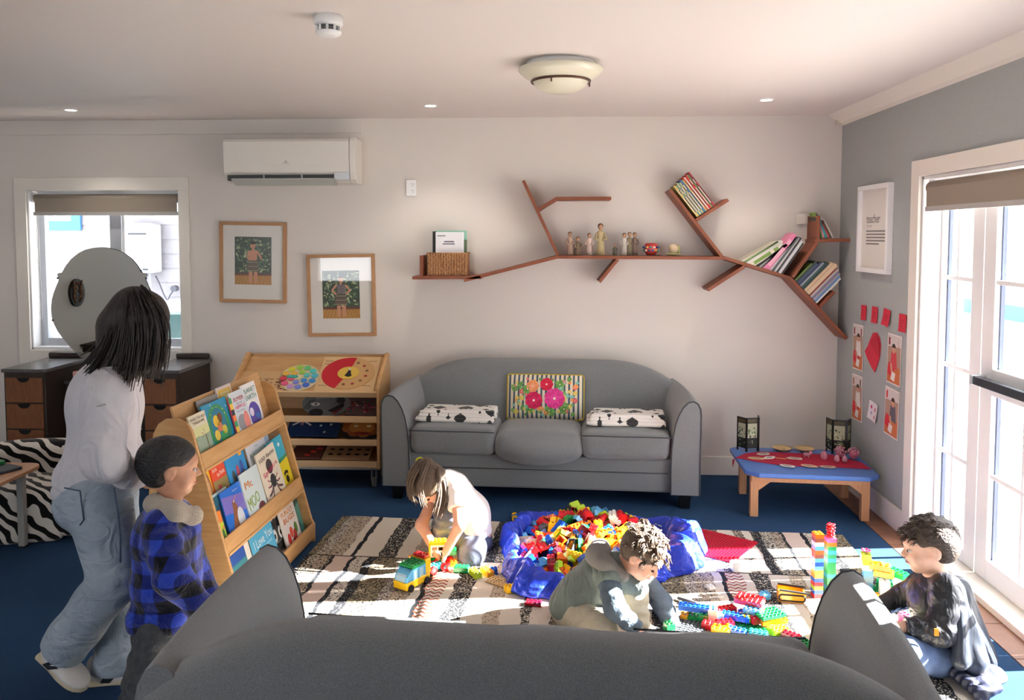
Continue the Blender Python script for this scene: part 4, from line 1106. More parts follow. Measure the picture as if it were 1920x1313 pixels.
# thin picture books on the upper branch
u = Vector((-.356, .455)).normalized(); vdir = Vector((.214, .139)).normalized()
pal = [(214, 196, 120), (206, 188, 112), (84, 140, 150), (216, 200, 140), (88, 148, 160), (206, 188, 110), (70, 110, 150), (84, 130, 160), (214, 186, 110), (198, 60, 60), (226, 214, 190), (196, 50, 56), (206, 70, 64), (110, 150, 90), (120, 60, 60), (190, 60, 80)]
pos = Vector((.998, 1.848))
for i, c in enumerate(pal):
    th = .0088; ln = .265 - .006 * (i % 3) + .0016 * i
    shelf_book('picture_book', (pos.x, pos.y), (u.x, u.y), ln, th * .94, .16, rgb(*c), 'thin %s picture book, %s from the branch in the slanted upper row' % (hue(c), ORD[i]), 'slanted row on the upper branch', YF + .012, rgb(70, 60, 60) if i % 2 else rgb(232, 226, 210)); pos += vdir * (th + .0004)
# lower-left group leaning against the rising branch
grp = 'leaning row on the right-hand branch'
seq = [(.210, .008, (206, 200, 180), 30), (.205, .010, (120, 150, 90), 32), (.215, .009, (222, 220, 214), 32), (.20, .028, (226, 222, 204), 33), (.205, .012, (46, 46, 46), 37), (.20, .007, (188, 186, 180), 42), (.20, .008, (70, 70, 74), 44), (.235, .030, (226, 134, 168), 50),
       (.215, .008, (200, 200, 202), 53), (.22, .012, (96, 100, 104), 54), (.21, .008, (210, 208, 204), 55), (.215, .010, (70, 74, 80), 56), (.20, .014, (206, 206, 208), 56), (.19, .008, (60, 60, 62), 56.5)]
base = Vector((1.300, 1.547)); bd_ = Vector((1.634 - 1.18, 1.430 - 1.570)).normalized()
labs_b = ['white and green book leaning at the left end of the row on the right-hand branch', 'pink book standing out in the leaning row on the right-hand branch']
for i, (ln, th, c, ang) in enumerate(seq):
    a = R(ang); uu = (math.cos(a), math.sin(a))
    lab = labs_b[0] if i == 3 else labs_b[1] if i == 7 else '%s book, %s from the left leaning on the right-hand branch' % (hue(c), ORD[i])
    th *= 1.45; ln *= 1.32
    shelf_book('book', (base.x, base.y), uu, ln, th * .94, .16, rgb(*c), lab, grp, YF + .01, rgb(126, 160, 84) if i == 3 else (rgb(236, 176, 196) if i == 7 else None))
    ca = math.cos(math.atan2(-uu[0], uu[1]) - math.atan2(bd_.y, bd_.x))
    base += bd_ * (th / max(.5, abs(ca)) + .0006)
grp = 'leaning row on the lowest branch'
seq = [(.13, .008, (104, 132, 64)), (.155, .012, (60, 74, 70)), (.15, .012, (70, 84, 110)), (.17, .010, (56, 66, 96)), (.18, .010, (150, 160, 170)), (.19, .010, (60, 90, 84)), (.20, .012, (52, 72, 70)), (.215, .018, (214, 186, 152)), (.225, .024, (222, 196, 164)), (.21, .008, (150, 76, 70)),
       (.215, .010, (196, 192, 186)), (.205, .012, (132, 126, 146)), (.205, .012, (166, 160, 172)), (.195, .010, (90, 140, 190)), (.19, .010, (224, 220, 212))]
base = Vector((1.664, 1.418)); bd_ = Vector((2.02 - 1.628, 1.016 - 1.434)).normalized(); a = R(46.5)
for i, (ln, th, c) in enumerate(seq):
    lab = 'olive green book at the top of the row on the lowest branch' if i == 0 else 'thick cream book in the row on the lowest branch' if i == 8 else 'blue book near the end of the row on the lowest branch' if i == 13 else '%s book, %s from the top leaning on the lowest branch' % (hue(c), ORD[i])
    th *= 1.2; ln *= 1.22
    shelf_book('book', (base.x, base.y), (math.cos(a), math.sin(a)), ln, th * .94, .16, rgb(*c), lab, grp, YF + .01)
    base += bd_ * (th * 1.0 + .0006)
grp = 'small row on the top right shelf'
seq = [(.155, .012, (60, 60, 60)), (.195, .010, (120, 150, 70)), (.19, .010, (214, 130, 160)), (.185, .009, (70, 160, 170)), (.15, .012, (66, 140, 136)), (.13, .010, (196, 60, 66)), (.14, .014, (92, 70, 60)), (.135, .010, (216, 206, 190))]
base = Vector((1.828, 1.703))
for i, (ln, th, c) in enumerate(seq):
    a = R(103 + i * 2.4)
    shelf_book('book', (base.x, base.y), (math.cos(a), math.sin(a)), ln * .92, th * .94, .13, rgb(*c), 'small %s book, %s from the upright on the top right shelf' % (hue(c), ORD[i]), grp, YF + .02); base += Vector((th * 1.12, .0002))
pp = MB().bb((0, 0, 0), (.06, .002, .07), RY(R(-6)), col=rgb(222, 214, 204)).bb((.025, .004, .0), (.075, .006, .078), col=rgb(206, 198, 188))
o = pp.build('paper_card', M_print, loc=(1.722, D - .03, 1.80)); tag(o, 'pale cards tucked behind the upright of the top right shelf', 'card')

# wicker basket with papers
M_wick = mat('seagrass_weave', rgb(206, 156, 110), .85, noise=(70, .9, rgb(150, 104, 68), (1, 1, 2.2)), bump=(110, 1.0, (1, 1, .7)))
bk = empty('wicker_basket', (-.725, 5.645, 1.437), 0, 'woven seagrass basket at the left end of the tree shelf', 'basket')
w_, d_, h_ = .142, .075, .158
for nm, lo, hi in (('front_side', (-w_, -d_, 0), (w_, -d_ + .012, h_)), ('back_side', (-w_, d_ - .012, 0), (w_, d_, h_)), ('end_side', (-w_, -d_ + .012, 0), (-w_ + .012, d_ - .012, h_)), ('end_side', (w_ - .012, -d_ + .012, 0), (w_, d_ - .012, h_)), ('bottom', (-w_ + .012, -d_ + .012, 0), (w_ - .012, d_ - .012, .01))):
    MB().bb(lo, hi).build(nm, M_wick, bk, bevel=.005)
q = MB()
for i in range(15):
    x = -w_ + .012 + i * (2 * w_ - .024) / 14
    q.tube([(x + .004 * math.sin(z * 160 + i * 3), -d_ - .0025, z) for z in [k * h_ / 12 for k in range(13)]], .0065, 6)
q.build('weave', M_wick, bk)['kind'] = 'stuff'
MB().tube([(-w_, -d_, h_), (w_, -d_, h_), (w_, d_, h_), (-w_, d_, h_)], .007, 7, closed=True).build('rim', M_wick, bk)
def sheet_in_basket(x0, x1, y_, z1, c, lab, nm='paper_sheet', cat='paper', deco=False, tilt_=0):
    m = MB().bb((x0, -.0015, 0), (x1, .0015, z1), col=rgb(*c))
    if deco:
        m.bb((x0 + .006, -.0022, z1 - .135), (x1 - .012, -.0015, z1 - .006), col=rgb(232, 232, 236)); m.bb((x0 + .012, -.0028, z1 - .03), (x0 + .07, -.0022, z1 - .022), col=rgb(140, 140, 150))
        m.bb((x0 + .06, -.0028, z1 - .072), (x0 + .13, -.0022, z1 - .062), col=rgb(120, 120, 130)); m.bb((x0 + .05, -.0028, z1 - .088), (x0 + .135, -.0022, z1 - .079), col=rgb(120, 120, 130))
    o = m.build(nm, M_print, loc=(-.725, y_, 1.45), rot=(R(tilt_), 0, 0)); return tag(o, lab, cat)
sheet_in_basket(-.088, .112, 5.615, .295, (240, 240, 244), 'white printed sheet standing at the front of the basket', deco=True, tilt_=-2)
sheet_in_basket(-.098, .13, 5.64, .305, (150, 206, 186), 'mint green folder standing in the basket', 'folder', 'folder', tilt_=-2)
sheet_in_basket(-.112, -.086, 5.63, .30, (26, 28, 28), 'black folder spine at the left inside the basket', 'folder', 'folder', tilt_=-2)
sheet_in_basket(.10, .132, 5.628, .24, (92, 112, 84), 'dark green folder at the right inside the basket', 'folder', 'folder', tilt_=-2)

# figurines and pots on the long branch (top at z = 1.583)
M_fig = mat_vc('figurine_resin', .7)
ZS = 1.5835
def figurine(x, h_, robe, skin, hair, lab, pose='stand', arms=True, w_=1.0):
    f = empty('figurine', (x, 5.63, ZS), 0, lab, 'figurine', 'figurines on the tree shelf')
    s = h_ / .2
    if pose == 'stand':
        MB().lathe([(0, 0), (.030, 0), (.027, .04), (.021, .09), (.019, .12), (.026, .142), (.020, .155), (.008, .162), (0, .165)], T() @ Matrix.Diagonal((s * w_, s * .8 * w_, s, 1)), 16, robe).build('robe', M_fig, f)
        hz = .182
    else:
        MB().lathe([(0, 0), (.045, 0), (.048, .03), (.036, .06), (.024, .085), (.024, .11), (.016, .125), (0, .13)], Matrix.Diagonal((s * w_, s * .9, s, 1)), 16, robe).build('robe', M_fig, f)
        hz = .148
    MB().ell((0, 0, 0), (.0165 * s, .016 * s, .02 * s), 12, 8, T(0, -.002, hz * s), skin).build('head', M_fig, f)
    MB().ell((0, 0, 0), (.0185 * s, .0175 * s, .0185 * s), 12, 8, T(0, .005 * s, (hz + .007) * s), hair).build('hair', M_fig, f)
    if arms:
        z0 = (.142 if pose == 'stand' else .11) * s
        for sx in (-1, 1): MB().tube([(sx * .022 * s, 0, z0), (sx * .036 * s, -.008 * s, z0 - .035 * s), (sx * .012 * s, -.028 * s, z0 - .045 * s)], [.009 * s, .008 * s, .006 * s], 8, robe).build('arm', M_fig, f)
    return f
cr_, br_, sk_, hb = rgb(206, 190, 164), rgb(120, 104, 88), rgb(190, 148, 116), rgb(74, 56, 44)
figurine(.132, .158, rgb(186, 156, 136), sk_, hb, 'tall standing figurine at the left end of the tree shelf row')
figurine(.190, .150, rgb(140, 118, 98), sk_, hb, 'seated brown figurine beside the leftmost standing one', 'sit', True, .8)
figurine(.268, .150, rgb(216, 192, 180), sk_, hb, 'small pale pink figurine holding a tray')
figurine(.346, .215, rgb(196, 178, 134), sk_, rgb(96, 64, 40), 'tallest cream robed figurine with raised hands')
figurine(.446, .092, rgb(110, 106, 90), sk_, hb, 'smallest crouching figurine on the tree shelf', 'sit', True, .75)
figurine(.512, .150, rgb(210, 202, 190), sk_, hb, 'figurine in a white shirt, left of the hugging trio')
figurine(.549, .156, rgb(130, 120, 96), sk_, hb, 'olive figurine in the middle of the hugging trio', arms=False)
figurine(.584, .154, rgb(128, 106, 96), sk_, hb, 'brown figurine at the right of the hugging trio')
pot = empty('painted_pot', (.697, 5.63, ZS), 0, 'small red and blue painted pot on the tree shelf', 'pot')
MB().lathe([(0, 0), (.028, 0), (.046, .025), (.052, .048), (.046, .072), (.038, .085), (.034, .082), (.040, .06), (.03, .02), (0, .012)], None, 28, rgb(196, 62, 56)).build('bowl', mat('pot_glaze', rgb(196, 62, 56), .3, noise=(45, .9, rgb(196, 62, 56)), coat=.3), pot)
q = MB(); cs = [(60, 110, 170), (230, 190, 90), (70, 150, 140), (236, 226, 210), (40, 60, 110)]
for i in range(26):
    a = 2 * PI * i / 13 + (.2 if i >= 13 else 0); z = .034 if i < 13 else .056; r_ = .0525
    q.ell((r_ * .97 * math.cos(a), r_ * .97 * math.sin(a), z), (.009, .009, .008), 7, 5, None, rgb(*cs[i % 5]))
q.build('painted_dots', M_fig, pot)
MB().lathe([(0, 0), (.055, 0), (.055, .003), (0, .003)], T(.02, .0, -.0002), 24, rgb(90, 60, 44)).build('coaster', M_fig, pot)
sn_ = empty('snail_ornament', (.852, 5.63, ZS), 0, 'small cream snail ornament on the tree shelf', 'ornament')
soft('shell', [('e', (.0, 0, .045), (.036, .026, .036), .006), ('se', (.012, -.034, .05), (.012, .014, .012), .004)], .005, mat('snail_cream', rgb(212, 190, 156), .5), sn_)
MB().ell((0, 0, .008), (.052, .028, .010), 16, 8).ell((.036, 0, .04), (.014, .013, .03), 10, 8).build('body', mat('snail_body', rgb(176, 176, 120), .5), sn_)

# ------------------------------------------------------------------ sofa cushion and folded blankets
def mat_blanket():
    m = mat('triangle_blanket', rgb(226, 222, 216), .95, spec=.1, sheen=.2)
    nt = m.node_tree; N = nt.nodes; L = nt.links
    tc = N.new('ShaderNodeTexCoord'); vo = N.new('ShaderNodeTexVoronoi'); vo.inputs['Scale'].default_value = 12; vo.feature = 'F1'; vo.distance = 'MANHATTAN'
    L.new(tc.outputs['Object'], vo.inputs['Vector'])
    r_ = N.new('ShaderNodeValToRGB'); r_.color_ramp.interpolation = 'CONSTANT'
    r_.color_ramp.elements[0].position = 0; r_.color_ramp.elements[0].color = (*rgb(58, 58, 60), 1); r_.color_ramp.elements[1].position = .60; r_.color_ramp.elements[1].color = (*rgb(226, 222, 216), 1)
    L.new(vo.outputs['Distance'], r_.inputs['Fac']); L.new(r_.outputs['Color'], N['Principled BSDF'].inputs['Base Color'])
    return m
M_blk = mat_blanket()
for (x, y_, z, sx, lab) in ((-.612, 5.27, .50, .265, 'folded white blanket with charcoal triangles on the left seat of the far sofa'), (.50, 5.205, .50, .255, 'folded white blanket with charcoal triangles on the right seat of the far sofa')):
    bl = empty('folded_blanket', (x, y_, z), R(-4), lab, 'blanket', 'folded blankets on the far sofa')
    for k in range(3):
        soft('fold', [('b', (.01 * (k - 1), 0, .014 + k * .022), (sx - .012 * k, .125 - .01 * k, .0135), .012, .006), ('c', (-sx + .03, -.12 + .012 * k, .014 + k * .022), (sx - .03, -.115 + .012 * k, .014 + k * .022), .0145, .0145, .01)], .008, M_blk, bl, noise=(.0035, 40, 13 + k + int(x * 10)), relax=1)
cu = empty('throw_cushion', (-.037, 5.40, .468), R(-3), 'floral throw cushion with pink and red flowers on the far sofa', 'cushion')
cu.rotation_euler = (R(-14), 0, R(-3))
def pillow_z(x, y_, w_, h_, t): return t * max(0.0, 1 - abs(x / w_) ** 2.6) ** .55 * max(0.0, 1 - abs(y_ / h_) ** 2.6) ** .55
W_, H_ = .262, .152
m = MB()
for sgn in (1, -1):
    rows = [[(-W_ + 2 * W_ * j / 28, H_ + -H_ + 2 * H_ * i / 18 - 0, sgn * pillow_z(-W_ + 2 * W_ * j / 28, -H_ + 2 * H_ * i / 18, W_, H_, .062)) for j in range(29)] for i in range(19)]
    rows = rows if sgn > 0 else [r_[::-1] for r_ in rows]
    m.grid(rows, M=XZ)
def mat_cush():
    mm = mat('floral_cushion', rgb(226, 216, 190), .9, spec=.15)
    nt = mm.node_tree; N = nt.nodes; L = nt.links
    tc = N.new('ShaderNodeTexCoord'); sp = N.new('ShaderNodeSeparateXYZ'); L.new(tc.outputs['Object'], sp.inputs[0])
    a = N.new('ShaderNodeMath'); a.operation = 'MULTIPLY'; a.inputs[1].default_value = 32; L.new(sp.outputs['X'], a.inputs[0])
    f = N.new('ShaderNodeMath'); f.operation = 'FRACT'; L.new(a.outputs[0], f.inputs[0])
    g = N.new('ShaderNodeMath'); g.operation = 'LESS_THAN'; g.inputs[1].default_value = .42; L.new(f.outputs[0], g.inputs[0])
    mx = N.new('ShaderNodeMixRGB'); mx.inputs[1].default_value = (*rgb(226, 214, 190), 1); mx.inputs[2].default_value = (*rgb(78, 96, 110), 1); L.new(g.outputs[0], mx.inputs['Fac'])
    L.new(mx.outputs[0], N['Principled BSDF'].inputs['Base Color']); return mm
m.build('cover', mat_cush(), cu)
q = MB(); rr = random.Random(9)
def flower(cx, cy, r_, c, c2, n=9, z=.004):
    def P(x, y_, k): return (x, y_, pillow_z(x, y_ - H_, W_, H_, .062) + z + k)
    def put(pts, k, cc):
        pts3 = [P(x, y_, k) for x, y_ in pts]; q.add(pts3, [tuple(range(len(pts3)))], cc, 0, False, XZ)
    for i in range(n):
        a = 2 * PI * i / n
        put(ring(cx + r_ * .62 * math.cos(a), cy + r_ * .62 * math.sin(a), r_ * .42, n=10), .0002 * (i % 3), c if i % 2 else c2)
    put(ring(cx, cy, r_ * .45, n=10), .0008, c); put(ring(cx, cy, r_ * .14, n=8), .0012, rgb(240, 220, 210))
for i in range(110):
    x = rr.uniform(-.22, .22); y_ = rr.uniform(.03, .275)
    if abs(x) < .1 and .08 < y_ < .24: continue
    c = rr.choice([(96, 150, 76), (122, 176, 90), (226, 110, 110), (240, 150, 80), (130, 196, 180), (226, 200, 100)])
    flower(x, y_, rr.uniform(.010, .019), rgb(*c), rgb(*c), 5, .003)
for x, y_ in ((-.12, .20), (.10, .235), (-.10, .07), (.03, .06), (.13, .07)): flower(x, y_, .034, rgb(96, 150, 70), rgb(120, 172, 84), 5, .0035)
flower(-.085, .222, .042, rgb(238, 158, 110), rgb(226, 140, 92)); flower(.01, .235, .044, rgb(212, 36, 72), rgb(196, 26, 60), z=.005); flower(-.075, .125, .058, rgb(214, 40, 96), rgb(196, 28, 78), z=.005); flower(.065, .140, .068, rgb(226, 70, 150), rgb(212, 52, 130), z=.006)
q.build('printed_flowers', mat_vc('cushion_print', .9), cu)
MB().tube([XZ @ Vector((x, H_ + y_, 0)) for x, y_ in rrect(-W_, -H_, W_, H_, .02, 4)], .005, 6, closed=True).build('piping', mat('yellow_piping', rgb(196, 168, 50), .7), cu)

# ------------------------------------------------------------------ wooden puzzles on the display shelf (world positions)
def on_slope(x, t, lift=.003):           # a point on the sloping top; t measured up the slope
    return T(-1.665, 5.48, 0) @ SM @ T(x + 1.665, t, lift)
M_puz = mat_vc('puzzle_wood', .5)
def puzzle(nm, lab, M, outline, th, c, deco):
    e = empty(nm, (0, 0, 0), 0, lab, 'puzzle', 'puzzles on the display shelf'); e.matrix_world = M
    MB().prism(outline, 0, th, None, c).build('tray', M_puz, e, bevel=.0015)
    q = MB(); deco(q, th); q.build('pieces', M_puz, e); return e
def d_marks(q, z):
    rr = random.Random(2)
    for i in range(4):
        for j in range(2):
            x = -.13 + i * .085; y_ = -.02 - j * .055
            q.bb((x - .035, y_ + .028, z), (x + .03, y_ + .031, z + .002), col=rgb(70, 36, 26))
            for k in range(5): q.prism(ring(x + rr.uniform(-.025, .025), y_ + rr.uniform(-.015, .015), rr.uniform(.006, .012), rr.uniform(.004, .008), 7), z, z + .003, None, rgb(112, 54, 40))
puzzle('wooden_puzzle', 'pale wooden puzzle with dark red pictures at the left of the sloping shelf', on_slope(-1.985, .105), [(-.175, -.10), (.165, -.10), (.165, .085), (-.175, .085)], .008, rgb(206, 166, 116), lambda q, z: d_marks(q, z))
def d_wheel(q, z):
    cs = [(206, 60, 76), (226, 90, 130), (196, 150, 206), (120, 130, 210), (60, 100, 200), (60, 140, 206), (80, 190, 210), (90, 200, 190), (110, 196, 120), (160, 206, 80), (216, 210, 60), (226, 180, 70)]
    for i in range(12):
        a = 2 * PI * i / 12 + 3.3; q.prism(ring(.108 * math.cos(a), .098 * math.sin(a), .026, .022, 8), z, z + .006, None, rgb(*cs[i]))
    for i in range(6):
        a = 2 * PI * i / 6 + 3.5; q.prism(ring(.055 * math.cos(a), .05 * math.sin(a), .024, .02, 8), z, z + .006, None, rgb(*cs[(i * 2 + 1) % 12]))
    q.prism(ring(-.045, .0, .042, .014, 12), z + .006, z + .010, None, rgb(60, 170, 160)); q.prism(ring(0, 0, .018, n=12), z, z + .003, None, rgb(230, 220, 170))
puzzle('wooden_puzzle', 'round rainbow colour-wheel puzzle on the sloping shelf', on_slope(-1.742, .135), ring(0, 0, .143, .13, 40), .008, rgb(216, 200, 160), d_wheel)
def d_disc(q, z):
    q.prism([(0, 0)] + ring(0, 0, .185, .158, 20, R(80), R(250)), z, z + .004, None, rgb(196, 26, 44)); q.prism([(0, 0)] + ring(0, 0, .185, .158, 20, R(-110), R(80)), z, z + .0035, None, rgb(206, 162, 108))
    q.prism(ring(0, 0, .075, .062, 24), z + .004, z + .007, None, rgb(226, 190, 80)); 
    q.prism([(-.02, -.03), (-.005, .005), (.0, .035), (.012, .03), (.02, -.005), (.03, -.03), (.008, -.042)], z + .007, z + .010, None, rgb(24, 24, 26)); q.prism(ring(.006, .03, .010, .008, 8), z + .010, z + .011, None, rgb(230, 230, 230))
    for i in range(7):
        a = R(-95 + i * 27); q.prism(ring(.13 * math.cos(a), .112 * math.sin(a), .012, .010, 7), z + .0035, z + .0055, None, rgb(166, 52, 40) if i % 2 else rgb(130, 90, 52))
    for x, y_ in ((-.16, .125), (-.16, .095), (.15, .125), (-.16, -.12), (.15, -.12)): q.bb((x - .028, y_ - .003, z), (x + .028, y_ + .003, z + .0006), col=rgb(150, 118, 84))
puzzle('wooden_puzzle', 'square board with a red and tan disc on the sloping shelf', on_slope(-1.405, .178), [(-.205, -.172), (.205, -.172), (.205, .172), (-.205, .172)], .008, rgb(218, 182, 132), d_disc)
def stand(x, y_, z, lean): return T(x, y_, z) @ RX(R(lean))
def d_whale(q, z):
    for pts, c in (([(-.13, .02), (-.02, .10), (.10, .09), (.02, .04)], (150, 150, 150)), (ring(-.075, -.01, .034, .012, 10), (226, 226, 222)), (ring(-.07, -.01, .012, .010, 8), (30, 30, 30)), (ring(.045, .05, .024, .010, 10), (200, 200, 196)), (ring(.047, .05, .009, .007, 8), (30, 30, 30)),
                   ([(.02, -.06), (.12, .0), (.13, -.02), (.08, -.075)], (36, 34, 36)), (ring(-.06, -.075, .05, .03, 12), (44, 44, 46)), (ring(.10, .02, .032, .024, 10), (64, 64, 66)), ([(-.16, -.05), (-.10, .05), (-.07, .06), (-.11, -.05)], (86, 88, 88)), ([(.05, -.075), (.11, -.03), (.115, -.045), (.07, -.085)], (170, 60, 60))):
        q.prism(pts, z, z + .004, None, rgb(*c))
puzzle('wooden_puzzle', 'round grey whale-face puzzle on the second shelf', stand(-1.565, 5.47, .545, 52), ring(0, 0, .17, .105, 40), .012, rgb(116, 118, 118), d_whale)
def d_pur(q, z):
    rr = random.Random(6)
    for i in range(40):
        c = rr.choice([(176, 40, 60), (206, 90, 120), (110, 70, 110), (60, 50, 70), (200, 150, 150), (70, 120, 110)])
        q.prism(ring(rr.uniform(-.11, .11), rr.uniform(-.075, .02), rr.uniform(.006, .014), rr.uniform(.004, .010), 6), z, z + .003, None, rgb(*c))
puzzle('wooden_puzzle', 'dark plum rectangular puzzle right of the whale-face puzzle', stand(-1.293, 5.47, .540, 42), [(-.125, -.095), (.10, -.095), (.10, .095), (-.125, .095)], .010, rgb(112, 92, 92), d_pur)
def d_flag(q, z):
    q.prism([(-.17, .0), (-.04, .0), (-.04, .085), (-.17, .085)], z, z + .002, None, rgb(30, 50, 92))
    for a, b, c, wd in (((-.17, .085), (-.04, 0), (226, 226, 226), .012), ((-.17, 0), (-.04, .085), (226, 226, 226), .012)):
        d = Vector((b[0] - a[0], b[1] - a[1])).normalized(); n = Vector((-d.y, d.x)) * wd / 2
        q.prism([(a[0] + n.x, a[1] + n.y), (b[0] + n.x, b[1] + n.y), (b[0] - n.x, b[1] - n.y), (a[0] - n.x, a[1] - n.y)], z + .002, z + .0026, None, rgb(*c))
    q.bb((-.17, .034, z + .0026), (-.04, .051, z + .003), col=rgb(226, 226, 226)); q.bb((-.113, 0, z + .0026), (-.097, .085, z + .003), col=rgb(226, 226, 226))
    q.bb((-.17, .039, z + .003), (-.04, .046, z + .0034), col=rgb(170, 50, 56)); q.bb((-.109, 0, z + .003), (-.101, .085, z + .0034), col=rgb(170, 50, 56))
    for x, y_ in ((.06, .05), (.03, .0), (.10, .01), (.065, -.055)):
        q.prism([(x + (.012 if k % 2 == 0 else .005) * math.sin(k * PI / 5), y_ + (.012 if k % 2 == 0 else .005) * math.cos(k * PI / 5)) for k in range(10)], z, z + .002, None, rgb(206, 206, 210))
puzzle('wooden_puzzle', 'dark blue star-and-cross flag puzzle on the third shelf', stand(-1.632, 5.46, .385, 40), [(-.20, -.09), (.165, -.09), (.165, .09), (-.20, .09)], .012, rgb(26, 52, 92), d_flag)
def d_lion(q, z):
    for i in range(9):
        a = 2 * PI * i / 9; q.prism(ring(.10 * math.cos(a), .055 * math.sin(a) + .01, .045, .030, 10), z, z + .003, None, rgb(178, 110, 56) if i % 2 else rgb(160, 92, 44))
    q.prism(ring(0, .0, .09, .05, 16), z + .003, z + .006, None, rgb(206, 140, 70))
    for x in (-.04, .05): q.prism(ring(x, .01, .018, .008, 8), z + .006, z + .008, None, rgb(232, 220, 190))
    q.prism(ring(.005, -.045, .06, .012, 10), z + .006, z + .008, None, rgb(150, 52, 40))
puzzle('wooden_puzzle', 'round orange animal-face puzzle on the third shelf', stand(-1.312, 5.455, .375, 48), ring(0, 0, .16, .095, 36), .012, rgb(44, 32, 28), d_lion)
puzzle('wooden_puzzle', 'board with small dark animal shapes on the bottom shelf', stand(-1.385, 5.47, .213, 18), [(-.19, -.115), (.14, -.115), (.14, .115), (-.19, .115)], .010, rgb(196, 160, 120), lambda q, z: [q.prism(ring(-.14 + .062 * i, -.06 + .06 * j, .018, .010, 7), z, z + .003, None, rgb(60, 46, 40)) for i in range(5) for j in range(3)])
puzzle('wooden_puzzle', 'red-edged puzzle at the left of the bottom shelf', stand(-1.665, 5.47, .205, 12), [(-.14, -.11), (.08, -.11), (.08, .11), (-.14, .11)], .010, rgb(110, 66, 56), lambda q, z: [q.prism(ring(-.02 + .03 * i, -.07 + .05 * i, .02, .012, 8), z, z + .004, None, rgb(206, 56, 46)) for i in range(3)])

# ------------------------------------------------------------------ picture books in the rack
RKM = Matrix.Translation((-1.371, 3.419, 0)) @ RZ(R(-2.9))
def rack_book(lab, y0, y1, zb, zt, off, c, deco=None, rot=0.0, th=.007, nm='picture_book'):
    w_ = y1 - y0; h_ = (zt - zb) / math.cos(tilt)
    # local frame: x right (along the rack), y up the slope, z out of the cover
    e1 = Vector((0, 1, 0)); e2 = Vector((-math.sin(tilt), 0, math.cos(tilt))); e3 = e1.cross(e2)
    o = Vector((-(zb - .09) * math.tan(tilt) - off, (y0 + y1) / 2, zb)) if zb > .09 else Vector((-off, (y0 + y1) / 2, zb))
    m4 = Matrix((e1, e2, e3)).transposed().to_4x4(); m4.translation = o
    b = MB().bb((-w_ / 2, 0, -.0012), (w_ / 2, h_, 0), col=c).bb((-w_ / 2, 0, -th), (w_ / 2, h_, -th + .0012), col=c).bb((-w_ / 2, 0, -th + .0012), (-w_ / 2 + .0015, h_, -.0012), col=c)
    ob = b.build(nm, M_printg); ob.matrix_world = RKM @ m4 @ RZ(rot)
    tag(ob, lab, 'book', 'picture books in the display rack')
    MB().bb((-w_ / 2 + .0015, .002, -th + .0012), (w_ / 2 - .002, h_ - .002, -.0012), col=rgb(232, 226, 214)).build('pages', M_print, ob)
    if deco:
        q = MB(); deco(q, w_, h_); q.build('cover_print', M_printg, ob)
    return ob
def P(q, pts, z, c): q.poly(pts, .0004 + z * .00025, None, rgb(*c))
def TX(q, s, cx, cy, w_, h_, c, rot=0, z=8): q.text(s, cx, cy, w_, h_, .0004 + z * .00025, None, rgb(*c), 0, rot)
def rect(x0, y0, x1, y1): return [(x0, y0), (x1, y0), (x1, y1), (x0, y1)]
A0, B0, C0 = .69, .315, .045
def c_wild(q, w, h):
    P(q, rect(-w / 2, .0, w / 2, h * .74), 0, (150, 170, 150)); P(q, rect(-w / 2, 0, w / 2, h * .3), 1, (128, 150, 120)); P(q, rect(-w / 2, h * .55, w / 2, h * .74), 1, (206, 206, 150))
    TX(q, 'WHERE THE WILD', 0, h * .91, w * .9, h * .055, (44, 38, 34)); TX(q, 'THINGS ARE', 0, h * .83, w * .7, h * .055, (44, 38, 34))
    for x in (-.06, .035):
        P(q, [(x - .004, 0), (x + .004, 0), (x + .006, h * .55), (x - .002, h * .55)], 2, (130, 106, 80))
        for k in range(7):
            a = k * .9; P(q, [(x, h * .55), (x + .035 * math.cos(a) - .004, h * .55 + .022 * math.sin(a)), (x + .04 * math.cos(a), h * .55 + .026 * math.sin(a) + .004)], 3, (190, 130, 96) if k % 2 else (116, 140, 80))
    P(q, rect(-w / 2, 0, w / 2, h * .10), 4, (92, 120, 90))
def c_circ(q, w, h):
    P(q, ring(0, h * .5, w * .42, h * .44, 28), 1, (40, 140, 90)); P(q, ring(0, h * .52, w * .30, h * .34, 24), 2, (30, 120, 150))
    for x, y_, c, s in ((-.02, .62, (226, 190, 60), .03), (.02, .66, (120, 70, 40), .024), (.0, .5, (206, 120, 80), .026), (-.04, .36, (230, 200, 80), .026), (.04, .40, (200, 190, 70), .024), (.02, .25, (40, 160, 90), .034)): P(q, ring(x, h * y_, s, n=10), 3, c)
    rr = random.Random(4)
    for i in range(26): P(q, ring(rr.uniform(-w * .46, w * .46), rr.uniform(.02, h * .96), .005, .004, 6), 1, rr.choice([(230, 220, 120), (240, 240, 230), (60, 90, 160)]))
def c_elmer(q, w, h):
    TX(q, 'ELMER', .005, h * .84, w * .66, h * .075, (196, 50, 70)); TX(q, 'AND THE', 0, h * .755, w * .4, h * .03, (60, 70, 90)); TX(q, 'HIPPOS', .005, h * .68, w * .66, h * .07, (226, 80, 130)); TX(q, 'David McKee', 0, h * .60, w * .5, h * .03, (50, 70, 160))
    P(q, ring(-.01, h * .36, w * .28, h * .17, 18), 2, (150, 150, 156)); P(q, ring(.04, h * .36, w * .18, h * .20, 16), 3, (230, 140, 130))
    P(q, rect(-w / 2, 0, w / 2, h * .12), 1, (130, 160, 150))
